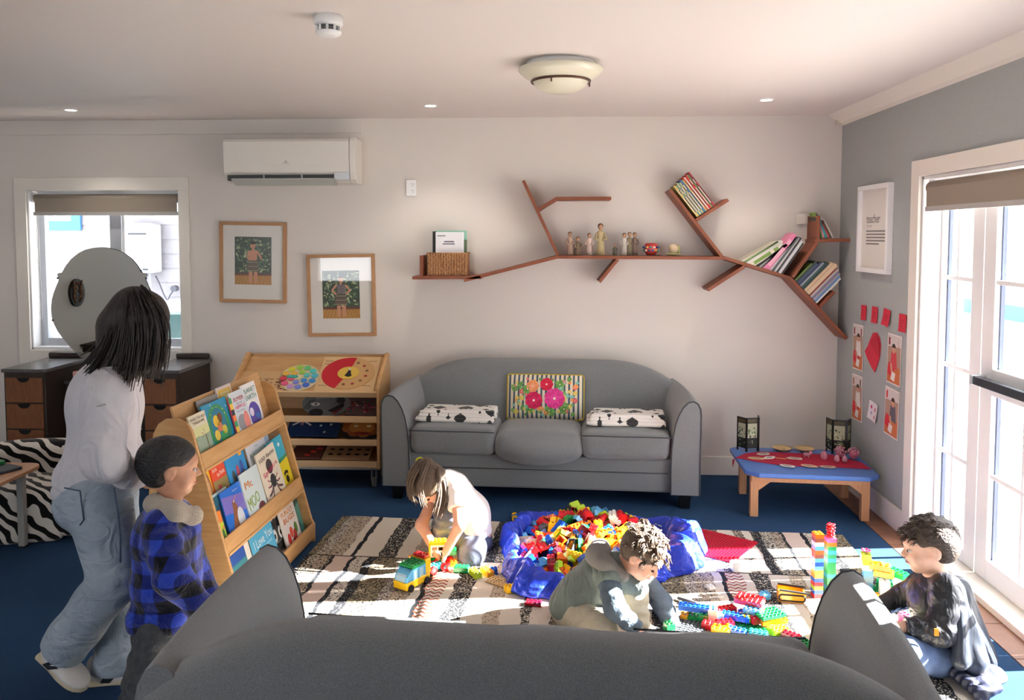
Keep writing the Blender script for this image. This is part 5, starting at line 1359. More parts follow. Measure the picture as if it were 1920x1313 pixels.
def c_planet(q, w, h):
    TX(q, 'PLANET', 0, h * .86, w * .85, h * .10, (44, 140, 130)); TX(q, 'EARTH', 0, h * .72, w * .75, h * .10, (44, 140, 130))
    P(q, ring(.0, h * .36, w * .38, h * .25, 28), 1, (90, 76, 170)); P(q, ring(-.03, h * .42, w * .14, h * .09, 10), 2, (226, 220, 240)); P(q, ring(.03, h * .30, w * .13, h * .07, 10), 2, (60, 130, 200)); P(q, rect(-w / 2, 0, w / 2, h * .07), 2, (150, 190, 60))
def c_yback(q, w, h): P(q, rect(-w * .42, h * .5, w * .42, h * .95), 1, (230, 190, 70)); P(q, rect(-w * .3, h * .7, w * .3, h * .9), 2, (240, 226, 150))
def c_yel(q, w, h):
    P(q, ring(0, h * .42, w * .36, h * .36, 14), 1, (150, 100, 70)); P(q, ring(0, h * .5, w * .2, h * .2, 12), 2, (206, 160, 120)); P(q, rect(-w / 2, 0, w / 2, h * .2), 1, (120, 60, 70))
def c_orange(q, w, h):
    P(q, rect(-w / 2, 0, w / 2, h * .6), 1, (150, 130, 80)); TX(q, 'Anna', -w * .25, h * .74, w * .32, h * .06, (250, 240, 230), .1); TX(q, 'the Market', w * .12, h * .67, w * .55, h * .06, (250, 240, 230), .1)
    rr = random.Random(8)
    for i in range(14): P(q, rect(-w * .45 + rr.random() * w * .7, rr.random() * h * .45, -w * .3 + rr.random() * w * .7, .04 + rr.random() * h * .45), 2 + i % 4, rr.choice([(120, 150, 200), (196, 170, 80), (110, 130, 60), (170, 60, 60), (206, 196, 170)]))
def c_bluecre(q, w, h):
    P(q, [(-w / 2, 0), (w / 2, 0), (w / 2, h * .28), (0, h * .15), (-w / 2, h * .10)], 1, (206, 92, 50))
    for x, y_, c in ((-.05, .5, (86, 90, 86)), (.0, .55, (206, 90, 110)), (.045, .6, (60, 90, 170)), (.055, .42, (226, 150, 70))): P(q, ring(x, h * y_, .018, h * .13, 12), 2, c)
    P(q, rect(.04, h * .8, .075, h * .95), 2, (236, 170, 60))
def c_pale(q, w, h): P(q, [(0, 0), (w / 2, 0), (w / 2, h * .62)], 1, (226, 140, 90)); P(q, rect(w * .2, h * .82, w * .42, h * .93), 2, (240, 170, 40))
def c_pop(q, w, h): TX(q, 'the', 0, h * .80, w * .14, h * .03, (60, 130, 130)); TX(q, 'POPSTARBEE', 0, h * .70, w * .8, h * .07, (60, 150, 150), .06); P(q, ring(.01, h * .22, w * .2, h * .16, 14), 1, (70, 76, 66))
def c_teal(q, w, h): P(q, rect(-w * .5, 0, w * .5, h * .95), 0, (44, 96, 112)); P(q, ring(0, h * .5, w * .3, h * .3), 1, (40, 70, 100))
def c_yg(q, w, h): P(q, rect(-w / 2, 0, w / 2, h * .7), 1, (176, 196, 60)); P(q, ring(0, h * .38, w * .3, h * .16, 10), 2, (70, 110, 60)); P(q, ring(0, h * .15, w * .3, h * .1, 10), 2, (70, 60, 50)); P(q, ring(.01, h * .55, w * .15, h * .05, 8), 3, (226, 90, 70))
def c_kiwi(q, w, h):
    P(q, [(-w / 2, h * .55), (w / 2, h * .40), (w / 2, h * .75), (-w / 2, h * .9)], 0, (120, 110, 190))
    P(q, [(-.045, .01), (.02, .0), (.045, h * .2), (.03, h * .45), (.015, h * .62), (.0, h * .74), (-.018, h * .72), (-.028, h * .5), (-.055, h * .25)], 2, (140, 92, 64)); P(q, ring(.03, h * .32, w * .16, h * .22, 16), 3, (206, 210, 220))
    P(q, [(-.005, h * .70), (.045, h * .80), (.0, h * .74)], 3, (220, 120, 130)); P(q, ring(-.004, h * .70, .006, n=8), 4, (240, 240, 240)); P(q, ring(-.004, h * .70, .003, n=8), 5, (20, 20, 20)); TX(q, 'kuwi', .03, h * .9, w * .2, h * .03, (220, 220, 240))
def c_moo(q, w, h): TX(q, 'Mc', -w * .18, h * .75, w * .4, h * .14, (226, 130, 70)); TX(q, 'MOO', -w * .12, h * .42, w * .62, h * .22, (150, 176, 90), .12); P(q, ring(w * .22, h * .20, w * .19, h * .12, 12), 2, (110, 60, 66)); P(q, ring(w * .27, h * .14, .014, .012, 8), 3, (206, 150, 150)); P(q, ring(0, h * .05, w * .3, h * .05, 10), 2, (120, 150, 70))
def c_spid(q, w, h):
    TX(q, '100 facts', -.0, h * .87, w * .8, h * .075, (50, 46, 46), .05); TX(q, 'Spiders', .0, h * .62, w * .8, h * .11, (206, 30, 90), .14)
    P(q, ring(0, h * .68, w * .16, h * .13, 14), 2, (70, 68, 70)); P(q, ring(0, h * .42, w * .14, h * .12, 14), 2, (60, 58, 60))
    for s in (-1, 1):
        for k in range(4):
            x1 = s * w * (.30 + .04 * k); y1 = h * (.52 - .14 * k); P(q, [(0, h * .43), (s * w * .2, h * (.46 - .09 * k)), (x1, y1), (x1 - s * .008, y1 - .008), (s * w * .17, h * (.43 - .09 * k))], 3, (78, 72, 74)); P(q, ring(s * w * .24, h * (.47 - .1 * k), .006, n=7), 4, (216, 70, 100))
def c_ytl(q, w, h):
    P(q, rect(-w / 2, 0, w / 2, h * .6), 1, (226, 206, 40)); P(q, [(-w / 2, h * .52), (w / 2, h * .58), (w / 2, h * .64), (-w / 2, h * .60)], 2, (60, 150, 110)); P(q, ring(w * .18, h * .22, w * .10, h * .07, 10), 3, (24, 24, 22))
    for k in range(4): P(q, ring(w * (.08 + .065 * k), h * (.33 + .02 * (k in (1, 2))), .008, .011, 8), 3, (24, 24, 22))
    P(q, [(-w / 2, 0), (-w * .42, 0), (-w * .30, h * .55), (-w * .5, h * .6)], 3, (230, 110, 50)); P(q, ring(w * .2, h * .86, .016, .012, 6), 3, (236, 246, 250))
def c_love(q, w, h): TX(q, 'I Love You', 0, h * .70, w * .84, h * .16, (240, 248, 252), .06); TX(q, 'to the moon and back', 0, h * .55, w * .7, h * .045, (225, 240, 248), .06); P(q, [(-.06, 0), (.0, 0), (-.012, h * .28), (-.035, h * .12), (-.055, h * .3)], 2, (206, 60, 76)); P(q, [(.02, 0), (.075, 0), (.06, h * .30), (.045, h * .1)], 2, (216, 80, 90)); P(q, [(.04, h * .2), (.055, h * .36), (.06, h * .2)], 3, (240, 240, 240))
def c_unpl(q, w, h):
    TX(q, 'unplugged!', 0, h * .84, w * .82, h * .10, (236, 236, 236), .1)
    for x in (-.035, .035): P(q, ring(x, h * .5, .024, .034, 14), 2, (236, 236, 236)); P(q, ring(x, h * .49, .010, .014, 10), 3, (20, 20, 20))
    q.tube([(-.06, h * .36, .001), (.06, h * .36, .001)], .001, 4, rgb(220, 220, 220)); TX(q, 'STEVE ANTONY', 0, h * .14, w * .75, h * .05, (230, 230, 230))
def c_orw(q, w, h): TX(q, 'FUNNY', -.005, h * .85, w * .75, h * .11, (240, 150, 50)); TX(q, 'BUGS', 0, h * .70, w * .7, h * .12, (240, 130, 40)); [P(q, ring(x, h * y_, .020, .03, 10), 2, c) for x, y_, c in ((-.05, .3, (206, 50, 50)), (-.01, .4, (220, 90, 60)), (.03, .3, (196, 60, 50)), (.055, .42, (100, 150, 70)), (.01, .18, (170, 40, 44)))]
def c_teal2(q, w, h): P(q, [(-w / 2, h * .6), (w / 2, h * .9), (w / 2, h * .7), (-w / 2, h * .45)], 1, (50, 90, 90)); P(q, ring(w * .3, h * .86, .02, n=12), 2, (206, 60, 120)); P(q, ring(0, h * .25, w * .3, h * .14), 2, (56, 110, 110))
def c_low(q, w, h): P(q, rect(-w / 2, 0, w / 2, h * .55), 1, (84, 120, 130)); P(q, rect(-w / 2, h * .55, w / 2, h * .75), 1, (70, 140, 150)); P(q, ring(-.03, .03, .034, .05, 12), 2, (40, 36, 40))
rack_book('palm tree picture book at the near end of the rack top tier', .012, .168, A0, .912, .022, rgb(214, 206, 180), c_wild)
rack_book('turquoise picture book with a round green picture on the rack top tier', .155, .405, A0, .928, .030, rgb(30, 140, 180), c_circ)
rack_book('patterned spine of a narrow book beside the turquoise one on the rack', .40, .432, A0, .915, .016, rgb(214, 70, 110), lambda q, w, h: [P(q, rect(-w / 2, h * k / 8, w / 2, h * (k + 1) / 8), 1, ((230, 120, 60), (40, 36, 60), (236, 190, 60), (60, 160, 110))[k % 4]) for k in range(8)])
rack_book('white and grey-blue storybook with pink title on the rack top tier', .420, .590, A0, .935, .020, rgb(206, 214, 220), c_elmer)
rack_book('white earth book at the far end of the rack top tier', .60, .775, A0, .940, .040, rgb(236, 234, 234), c_planet)
rack_book('yellow-topped book peeking out behind the top tier of the rack', .40, .56, A0, .965, .066, rgb(226, 206, 200), c_yback)
rack_book('plain grey cover behind the turquoise book on the rack', .19, .40, A0, .945, .064, rgb(150, 146, 140))
rack_book('yellow book with a brown face at the near end of the rack middle tier', .03, .120, B0 + .06, .730, .052, rgb(230, 186, 60), c_yel)
rack_book('orange-topped picture book on the rack middle tier', .112, .250, B0 + .06, .728, .046, rgb(226, 80, 44), c_orange)
rack_book('green-edged book beside the orange one on the rack', .225, .262, B0 + .06, .66, .054, rgb(46, 160, 110)); rack_book('purple-edged book beside the orange one on the rack', .235, .275, B0 + .06, .67, .062, rgb(110, 80, 160))
rack_book('sky-blue book with rounded creatures on the rack middle tier', .250, .452, B0 + .10, .690, .040, rgb(50, 150, 214), c_bluecre)
rack_book('pale blue book with an orange corner behind the middle tier', .60, .815, B0 + .06, .712, .066, rgb(180, 206, 230), c_pale)
rack_book('white and grey book with teal title on the rack middle tier', .50, .730, B0 + .06, .692, .050, rgb(214, 218, 226), c_pop)
rack_book('dark teal book at the near end of the rack lower-middle row', .02, .190, B0, .548, .034, rgb(170, 190, 190), c_teal)
rack_book('narrow yellow-green book at the near end of the rack front row', .012, .050, B0, .484, .014, rgb(230, 130, 60), c_yg)
rack_book('bright blue book with a brown bird on the rack', .095, .305, B0, .542, .021, rgb(44, 110, 206), c_kiwi)
rack_book('pale grey book with orange and green letters beside the bird book', .298, .500, B0, .566, .014, rgb(200, 214, 216), c_moo)
rack_book('cream spider facts book on the rack', .535, .775, B0, .605, .022, rgb(226, 214, 194), c_spid, .05)
rack_book('yellow and turquoise book with a paw print at the far end of the rack', .715, .925, B0, .612, .040, rgb(60, 176, 206), c_ytl, .04)
rack_book('light blue love-you picture book on the rack bottom tier', .265, .515, C0, .306, .020, rgb(90, 176, 214), c_love)
rack_book('black book with round white eyes on the rack bottom tier', .505, .665, C0, .305, .036, rgb(34, 36, 38), c_unpl)
rack_book('white book with orange lettering on the rack bottom tier', .615, .820, C0, .280, .020, rgb(232, 226, 220), c_orw)
rack_book('teal book with a pink dot at the far end of the rack bottom tier', .75, .928, C0, .315, .044, rgb(86, 160, 150), c_teal2)
rack_book('dark blue book at the near end of the rack bottom tier', .012, .200, C0, .275, .022, rgb(56, 92, 170), c_low)
rack_book('cream book with a yellow corner beside the dark blue book', .20, .262, C0, .29, .030, rgb(230, 224, 214), lambda q, w, h: P(q, rect(-w / 2, 0, w * .2, h * .3), 1, (220, 206, 60)))

# ------------------------------------------------------------------ on the children's table (top at z = .29)
CTM = T(1.59, 5.09, .29) @ RZ(R(-4.5))
rc = empty('table_cloth', (1.59, 5.09, .29), R(-4.5), 'crimson cloth spread across the blue children\'s table', 'cloth')
cl_ = [(-.40, .02), (-.33, .12), (-.22, .185), (0, .175), (.24, .165), (.37, .0), (.385, -.14), (.2, -.12), (.0, -.13), (-.14, -.12), (-.28, -.06)]
MB().prism(cl_, .0005, .005, None).build('cloth', mat('crimson_cloth', rgb(172, 16, 56), .9, bump=(160, .6)), rc, bevel=.002)
q = MB()
for i in range(5): q.tube([(-.395 - .004 * i, .018 - .006 * i, .004), (-.412 - .003 * i, .01 - .006 * i, -.004), (-.414 - .003 * i, .006 - .006 * i, -.03 - .012 * (i % 3))], .0016, 4)
q.build('fringe', MATS['crimson_cloth'], rc)
def lantern(x, y_, rz, lab):
    o = empty('folding_lantern', tuple(CTM @ Vector((x, y_, 0))), rz, lab, 'lantern', 'painted screen lanterns')
    M_fr = mat('lacquer_black', rgb(24, 22, 20), .35); h_, w_ = .225, .085
    for k, (cx, cy, a) in enumerate(((0, -.0, 0), (-.058, .028, R(-68)), (.058, .028, R(68)))):
        Mk = T(cx, cy, 0) @ RZ(a)
        p = empty('panel', (cx, cy, 0), a, parent=o)
        for lo, hi in (((-w_ / 2, -.004, .0), (-w_ / 2 + .009, .004, h_)), ((w_ / 2 - .009, -.004, .0), (w_ / 2, .004, h_)), ((-w_ / 2, -.004, h_ - .010), (w_ / 2, .004, h_)), ((-w_ / 2, -.004, h_ - .038), (w_ / 2, .004, h_ - .032)), ((-w_ / 2, -.004, .022), (w_ / 2, .004, .032)), ((-w_ / 2, -.004, .085), (w_ / 2, .004, .09))):
            MB().bb(lo, hi).build('frame_bar', M_fr, p)
        m = MB().bb((-w_ / 2 + .009, -.0015, .09), (w_ / 2 - .009, .0015, h_ - .038), col=rgb(176, 180, 150)).bb((-w_ / 2 + .009, -.0015, .032), (w_ / 2 - .009, .0015, .085), col=rgb(30, 34, 30)).bb((-w_ / 2 + .009, -.0015, h_ - .032), (w_ / 2 - .009, .0015, h_ - .010), col=rgb(80, 72, 40))
        rr = random.Random(k + int(x * 50))
        for i in range(26):
            xx = rr.uniform(-.028, .028); zz = rr.uniform(.04, .16); r_ = rr.uniform(.003, .008)
            for sd in (-1, 1): m.add([(xx + r_ * math.cos(t), sd * .002, zz + r_ * math.sin(t)) for t in [q_ * 1.047 for q_ in range(6)]], [tuple(range(6))[::sd]], rgb(*rr.choice([(40, 60, 40), (216, 216, 196), (90, 120, 70), (150, 160, 130), (30, 40, 34)])))
        m.build('painted_pane', M_print, p)
lantern(-.27, .20, R(12), 'left black painted folding lantern on the children\'s table'); lantern(.285, .205, R(-14), 'right black painted folding lantern by the grey wall')
for x, y_, lab, c in ((-.07, .235, 'left shallow wooden bowl at the back of the children\'s table', 0), (.075, .24, 'right shallow wooden bowl at the back of the children\'s table', 1)):
    o = empty('wooden_bowl', tuple(CTM @ Vector((x, y_, 0))), 0, lab, 'bowl', 'shallow bowls on the children\'s table')
    MB().lathe([(0, .004), (.03, .004), (.055, .016), (.062, .022), (.063, .025), (.052, .018), (.03, .010), (0, .009)], None, 28).build('dish', mat('bowl_wood', rgb(206, 180, 130), .5), o)
    MB().ell((.01, -.01, .012), (.012, .009, .004), 8, 6).build('leaf_motif', mat('leaf_green', rgb(110, 150, 90), .6), o) if c == 0 else None
cards = [(-.21, .115, 20, 'pale card with a grey picture at the back left of the crimson cloth', (206, 200, 186)), (-.275, .005, -12, 'tan shaped card at the left of the crimson cloth', (214, 184, 140)), (-.19, .03, 35, 'white bird-shaped card on the crimson cloth', (226, 222, 218)), (-.03, .035, -10, 'grey patterned card in the middle of the crimson cloth', (196, 186, 170)),
         (-.115, -.145, -22, 'pale card on the blue table edge left of the others', (214, 206, 200)), (.02, -.125, -16, 'orange printed card at the front of the crimson cloth', (222, 184, 150)), (.13, -.135, -8, 'pinkish card at the front right of the crimson cloth', (210, 180, 160))]
for x, y_, a, lab, c in cards:
    rr = random.Random(int(x * 100)); n = 9
    pts = [((.042 + .014 * rr.random()) * math.cos(2 * PI * i / n), (.022 + .010 * rr.random()) * math.sin(2 * PI * i / n)) for i in range(n)]
    m = MB().prism(pts, .006, .009, None, rgb(*c)); m.prism([(p[0] * .62, p[1] * .62) for p in pts], .009, .0095, None, rgb(*[int(v * .75) for v in c])); m.prism(ring(.006, .002, .008, .006, 8), .0095, .010, None, rgb(150, 96, 84))
    o = m.build('cut_card', M_print); o.matrix_world = CTM @ T(x, y_, 0) @ RZ(R(a)); tag(o, lab, 'card', 'cut-out cards on the children\'s table')
st = MB().cyl((-.03, 0, .008), (.035, 0, .008), .0028, n=6, col=rgb(200, 160, 80)); o = st.build('craft_stick', M_print); o.matrix_world = CTM @ T(-.125, .012, .002) @ RZ(R(-14)); tag(o, 'thin yellow stick beside the white bird-shaped card', 'stick')
M_pinkg = mat('pink_translucent', rgb(236, 170, 190), .2, trans=.55, spec=.6)
def glass_animal(x, y_, s, lab, kind):
    o = empty('glass_ornament', tuple(CTM @ Vector((x, y_, .006))), R(30 * kind), lab, 'ornament', 'pink glass ornaments on the crimson cloth')
    if kind == 0:
        MB().ell((0, 0, .016 * s), (.026 * s, .012 * s, .012 * s), 10, 8).ell((.02 * s, 0, .026 * s), (.011 * s, .009 * s, .009 * s), 8, 6).build('body', M_pinkg, o)
        for k in range(4): MB().cyl(((-.018 + .012 * k) * s, (.014 if k % 2 else -.014) * s, 0), ((-.014 + .010 * k) * s, 0, .016 * s), .0035 * s, n=6).build('leg', M_pinkg, o)
    else:
        MB().lathe([(0, 0), (.016 * s, 0), (.020 * s, .018 * s), (.014 * s, .038 * s), (.006 * s, .044 * s), (0, .046 * s)], None, 14).build('body', M_pinkg, o)
        MB().tube([(0, 0, .042 * s), (.004 * s, 0, .056 * s), (.016 * s, 0, .062 * s)], .003 * s, 6).build('stem', M_pinkg, o)
glass_animal(.055, .085, 1.1, 'flat pink glass creature left of the other ornaments', 0); glass_animal(.15, .045, 1.15, 'pink glass bell with a curved stem in the middle of the cloth', 1); glass_animal(.215, -.005, .95, 'small pink glass bell left of the flower ornaments', 1); glass_animal(.262, -.01, .9, 'small pink glass bell nearest the flower ornaments', 1)
for x, y_, lab in ((.26, .09, 'left pink beaded flower ornament on the crimson cloth'), (.335, .06, 'right pink beaded flower ornament on the crimson cloth')):
    o = empty('beaded_flower', tuple(CTM @ Vector((x, y_, .006))), 0, lab, 'ornament', 'beaded flowers'); rr = random.Random(int(x * 1000)); q = MB()
    for i in range(46):
        a = rr.uniform(0, 6.28); b = rr.uniform(-.2, 1.57); r_ = .034
        q.ell((r_ * math.cos(a) * math.cos(b), r_ * math.sin(a) * math.cos(b), .036 + r_ * math.sin(b)), (.0085, .0085, .0085), 6, 5)
    q.build('beads', M_pinkg, o)['kind'] = 'stuff'
    MB().ell((0, 0, .034), (.028, .028, .030), 12, 8).build('core', mat('bead_core', rgb(214, 120, 150), .5), o)
    MB().tube([(.0, 0, .06), (.02, .01, .085), (.04, .01, .06)], .002, 5).build('wire_loop', mat('gold_wire', rgb(200, 170, 100), .3, metal=.8), o)

# on the dressing table
o = empty('pink_mug', (-3.30, 5.40, .70), 0, 'small pale pink mug on the dressing table', 'mug')
MB().lathe([(0, 0), (.034, 0), (.037, .07), (.033, .07), (.031, .006), (0, .006)], None, 20).build('cup', mat('mug_pink', rgb(216, 160, 150), .4), o); MB().tube([(.035, 0, .058), (.055, 0, .05), (.055, 0, .025), (.035, 0, .015)], .005, 6).build('handle', MATS['mug_pink'], o)
o = empty('lotion_bottle', (-3.22, 5.44, .70), 0, 'small bottle with an orange cap on the dressing table', 'bottle')
MB().lathe([(0, 0), (.018, 0), (.02, .08), (.012, .11), (.008, .125), (0, .125)], None, 16).build('bottle_body', mat('bottle_cream', rgb(222, 206, 196), .3), o); MB().lathe([(0, .125), (.010, .125), (.010, .155), (0, .155)], None, 12).build('cap', mat('cap_orange', rgb(220, 130, 80), .4), o)
# ------------------------------------------------------------------ toy bricks

BC = {'red': (206, 30, 36), 'yellow': (246, 196, 24), 'orange': (240, 110, 24), 'blue': (24, 84, 190), 'sky blue': (96, 176, 222), 'green': (24, 140, 70), 'lime': (166, 200, 40), 'white': (236, 236, 232), 'pink': (232, 90, 140), 'tan': (206, 178, 130), 'dark red': (150, 20, 36), 'teal': (40, 150, 160), 'grey': (90, 94, 100), 'amber': (236, 160, 40), 'brown': (150, 84, 60)}
U = .008                        # half stud pitch
M_brick = {k: mat('brick_' + k.replace(' ', '_'), rgb(*v), .22, coat=.2) for k, v in BC.items()}
_BM = {}
def brick_mesh(nx, ny, hh, kind='brick'):
    key = (nx, ny, hh, kind)
    if key in _BM: return _BM[key]
    m = MB(); X, Y = nx * U * 2 / 2, ny * U * 2 / 2
    x, y_, z = nx * U / 1.0, ny * U / 1.0, hh
    x -= .0001; y_ -= .0001; t = .0016
    if kind == 'slope':
        m.add([(-x, -y_, 0), (x, -y_, 0), (x, y_, 0), (-x, y_, 0), (-x, -y_, z * .25), (x, -y_, z * .25), (x, 0, z), (-x, 0, z), (x, y_, z), (-x, y_, z)],
              [(0, 3, 2, 1), (0, 1, 5, 4), (4, 5, 6, 7), (7, 6, 8, 9), (2, 3, 9, 8), (1, 2, 8, 6, 5), (3, 0, 4, 7, 9)])
    elif kind == 'tub':
        for lo, hi in (((-x, -y_, 0), (x, -y_ + .003, z)), ((-x, y_ - .003, 0), (x, y_, z)), ((-x, -y_ + .003, 0), (-x + .003, y_ - .003, z)), ((x - .003, -y_ + .003, 0), (x, y_ - .003, z)), ((-x + .003, -y_ + .003, 0), (x - .003, y_ - .003, .003))): m.bb(lo, hi)
    elif kind == 'arch':
        pts = [(-x, 0), (-x, z), (x, z), (x, 0), (x - .012, 0)] + [(.0 + (x - .012) * math.cos(a), z * .62 * math.sin(a)) for a in [PI * i / 8 for i in range(1, 8)]] + [(-x + .012, 0)]
        m.prism(pts, -y_, y_, Matrix(((1, 0, 0, 0), (0, 0, 1, 0), (0, 1, 0, 0), (0, 0, 0, 1))))
    else:
        o = [(-x, -y_), (x, -y_), (x, y_), (-x, y_)]; i_ = [(-x + t, -y_ + t), (x - t, -y_ + t), (x - t, y_ - t), (-x + t, y_ - t)]
        vs = [(*p, 0) for p in o] + [(*p, z) for p in o] + [(*p, 0) for p in i_] + [(*p, z - t) for p in i_]
        fs = [(4, 5, 6, 7), (8, 11, 10, 9)[::-1] and (12, 15, 14, 13)]
        for k in range(4):
            j = (k + 1) % 4; fs += [(k, j, 4 + j, 4 + k), (8 + j, 8 + k, 12 + k, 12 + j), (j, k, 8 + k, 8 + j)]
        m.add(vs, fs)
    if kind in ('brick', 'slope', 'arch'):
        for i in range(nx):
            for j in range(ny):
                cx = (-nx + 1 + 2 * i) * U; cy = (-ny + 1 + 2 * j) * U
                if kind == 'slope' and cy < 0: continue
                r_ = .0047 * 1.0
                ring_ = [(cx + r_ * math.cos(a), cy + r_ * math.sin(a)) for a in [2 * PI * k / 8 for k in range(8)]]
                m.add([(*p, z) for p in ring_] + [(*p, z + .0045) for p in ring_], [tuple(range(8, 16))] + [(k, (k + 1) % 8, 8 + (k + 1) % 8, 8 + k) for k in range(8)])
    me = m.mesh('toy_brick'); _BM[key] = me
    return me
_BMC = {}
def brick_obj(name, c, nx=1, ny=1, hh=.0192, kind='brick', parent=None):
    """nx, ny count pairs of half pitches: a 2x2 brick is (2, 2) at pitch U*2 ... here studs are nx by ny."""
    key = (nx, ny, hh, kind, c)
    if key not in _BMC:
        me = brick_mesh(nx, ny, hh, kind).copy(); me.materials.append(M_brick[c]); _BMC[key] = me
    o = bpy.data.objects.new(name, _BMC[key]); COL.objects.link(o)
    if parent: o.parent = parent
    return o
U = .008                         # half pitch: a stud takes 16 mm
def put_brick(lab, c, nx, ny, loc, rz=0.0, rx=0.0, ry=0.0, kind='brick', hh=.0192, group=None):
    o = brick_obj('toy_brick', c, nx, ny, hh, kind); o.location = loc; o.rotation_euler = (R(rx), R(ry), R(rz))
    return tag(o, lab, 'toy brick', group)
RUGZ = .0125

# blue drawstring play bag, opened out flat with its rim bunched up
M_bag = mat('blue_nylon', rgb(34, 62, 196), .34, bump=(60, .3), wr=(9, 1.0))
def bag_r(a):
    return .47 + .045 * math.sin(2 * a + .6) + .03 * math.sin(3 * a + 1.0)
bag = empty('play_bag', (.22, 4.19, RUGZ), 0, 'blue drawstring play bag opened out on the rug with bricks heaped in it', 'play bag')
NA = 200; rows = []
prof = [(0, .004, 0), (.45, .005, 0), (.74, .006, 0), (.80, .02, .3), (.84, .06, .7), (.875, .095, 1.0), (.91, .10, 1.0), (.95, .075, 1.0), (.985, .035, .8), (1.02, .004, .5), (.99, .0015, .2)]
for k, (f, z, cr) in enumerate(prof):
    row = []
    for i in range(NA):
        a = 2 * PI * i / NA
        amp = .55 + .45 * math.sin(1.7 * a + .5) * math.sin(a * .9 + 2) + (.75 if -.9 < math.atan2(math.sin(a), math.cos(a)) < .35 else 0) * .55
        pl_ = cr * (.010 * math.sin(31 * a + 2 * math.sin(5 * a) + .4 * k) + .008 * math.sin(53 * a + 1.5 * k) + .012 * math.sin(13 * a + 1.3 * math.sin(3 * a)))
        aw = math.atan2(math.sin(a), math.cos(a))
        flap = .17 * math.exp(-((aw + .10) / .55) ** 2) + .12 * math.exp(-((aw + 2.3) / .35) ** 2) + .10 * math.exp(-((aw - 2.7) / .4) ** 2)
        r_ = bag_r(a) * (f + (flap * (f - .8) / .2 if f > .8 else 0)) + pl_ * (1 + 2.2 * flap / .17)
        amp += 1.2 * flap / .17
        zz = z * (.55 + .6 * max(0, amp)) + cr * .008 * math.sin(23 * a + 3 * math.sin(4 * a) + k) if cr else z
        row.append((r_ * math.cos(a) * .98, r_ * math.sin(a) * 1.08, max(.001, zz)))
    rows.append(row)
MB().grid(rows, closed=True).build('sheet', M_bag, bag, subsurf=1)
rows = []
for k in range(4):
    f = .905 + .012 * k; rows.append([(bag_r(a) * f * math.cos(a) * .98 + .004 * math.sin(60 * a), bag_r(a) * f * math.sin(a) * 1.08, .06 + .016 * math.sin(2.2 * a + 1) + .010 * math.sin(41 * a + k)) for a in [2 * PI * i / 120 for i in range(120)]])
MB().tube([(bag_r(a) * .885 * math.cos(a) * .98, bag_r(a) * .885 * math.sin(a) * 1.08, .062 + .018 * math.sin(1.7 * a + 1)) for a in [2 * PI * i / 90 for i in range(90)]], .004, 5, closed=True).build('drawcord', mat('drawcord_white', rgb(206, 214, 236), .6), bag)

# the heap of bricks
rr = random.Random(21)
def heap_z(x, y_):
    d = ((x - .0) / .37) ** 2 + ((y_ - .02) / .42) ** 2
    return .015 + .105 * max(0, 1 - d) ** .75 * (1 + .35 * (y_ > .1))
names = ['red', 'yellow', 'orange', 'blue', 'green', 'sky blue', 'lime', 'dark red', 'white', 'amber', 'pink', 'teal', 'tan', 'grey']
wts = [20, 18, 14, 12, 9, 6, 7, 8, 6, 6, 3, 2, 2, 3]
spots = []
tries = 0
while len(spots) < 225 and tries < 9000:
    tries += 1
    a = rr.uniform(0, 2 * PI); r_ = math.sqrt(rr.random()); x = .36 * r_ * math.cos(a); y_ = .41 * r_ * math.sin(a)
    if all((x - p[0]) ** 2 + (y_ - p[1]) ** 2 > .0322 ** 2 for p in spots): spots.append((x, y_))
kinds = [(2, 2, .0192, 'brick'), (2, 4, .0192, 'brick'), (2, 2, .0192, 'brick'), (2, 4, .0192, 'brick'), (2, 2, .0384, 'brick'), (2, 2, .0384, 'slope'), (2, 4, .03, 'tub'), (4, 2, .0384, 'arch'), (2, 6, .0192, 'brick'), (4, 4, .012, 'brick')]
heap_pos = []
for lay in (0, 1):
    for i, (x, y_) in enumerate(spots):
        if lay == 0 and (i % 4 != 0): continue
        dx, dy = (rr.uniform(-.01, .01), rr.uniform(-.01, .01)) if lay else (.02, .018)
        z = heap_z(x + dx, y_ + dy) - (0 if lay else .04)
        if z < .005: z = .005
        c = rr.choices(names, wts)[0]; nx, ny, hh, kd = rr.choice(kinds)
        o = brick_obj('toy_brick', c, nx, ny, hh, kd)
        sc = 1.28
        o.scale = (sc, sc, sc); o.location = (.22 + x + dx, 4.19 + y_ + dy, RUGZ + z + .006)
        o.rotation_euler = (rr.gauss(0, .65), rr.gauss(0, .65), rr.uniform(0, 6.28))
        if rr.random() < .22: o.rotation_euler[0] += PI * .8; o.location.z += .02
        near = 'near edge' if y_ < -.14 else 'far edge' if y_ > .16 else 'middle'
        shape = {'brick': 'small' if ny == 2 and nx == 2 and hh < .03 else 'tall' if hh > .03 else 'flat' if nx == 4 else 'long', 'slope': 'sloped', 'tub': 'hollow', 'arch': 'arched'}[kd]
        side_ = 'left' if x < -.12 else 'right' if x > .12 else 'centre'
        tag(o, '%s %s toy brick in the blue bag heap, %s %s' % (shape, c, near, side_), 'toy brick', 'bricks heaped in the blue bag')
_same = {}
for o in [o for o in COL.objects if o.get('group') == 'bricks heaped in the blue bag']: _same.setdefault(o['label'], []).append(o)
for lab, os_ in _same.items():
    if len(os_) > 1:
        for i, o in enumerate(sorted(os_, key=lambda q_: q_.location.x)):
            o['label'] = lab + ', ' + ('leftmost', 'second', 'third', 'fourth', 'fifth', 'sixth', 'seventh', 'eighth', 'ninth')[i] + (' from left' if i else '')

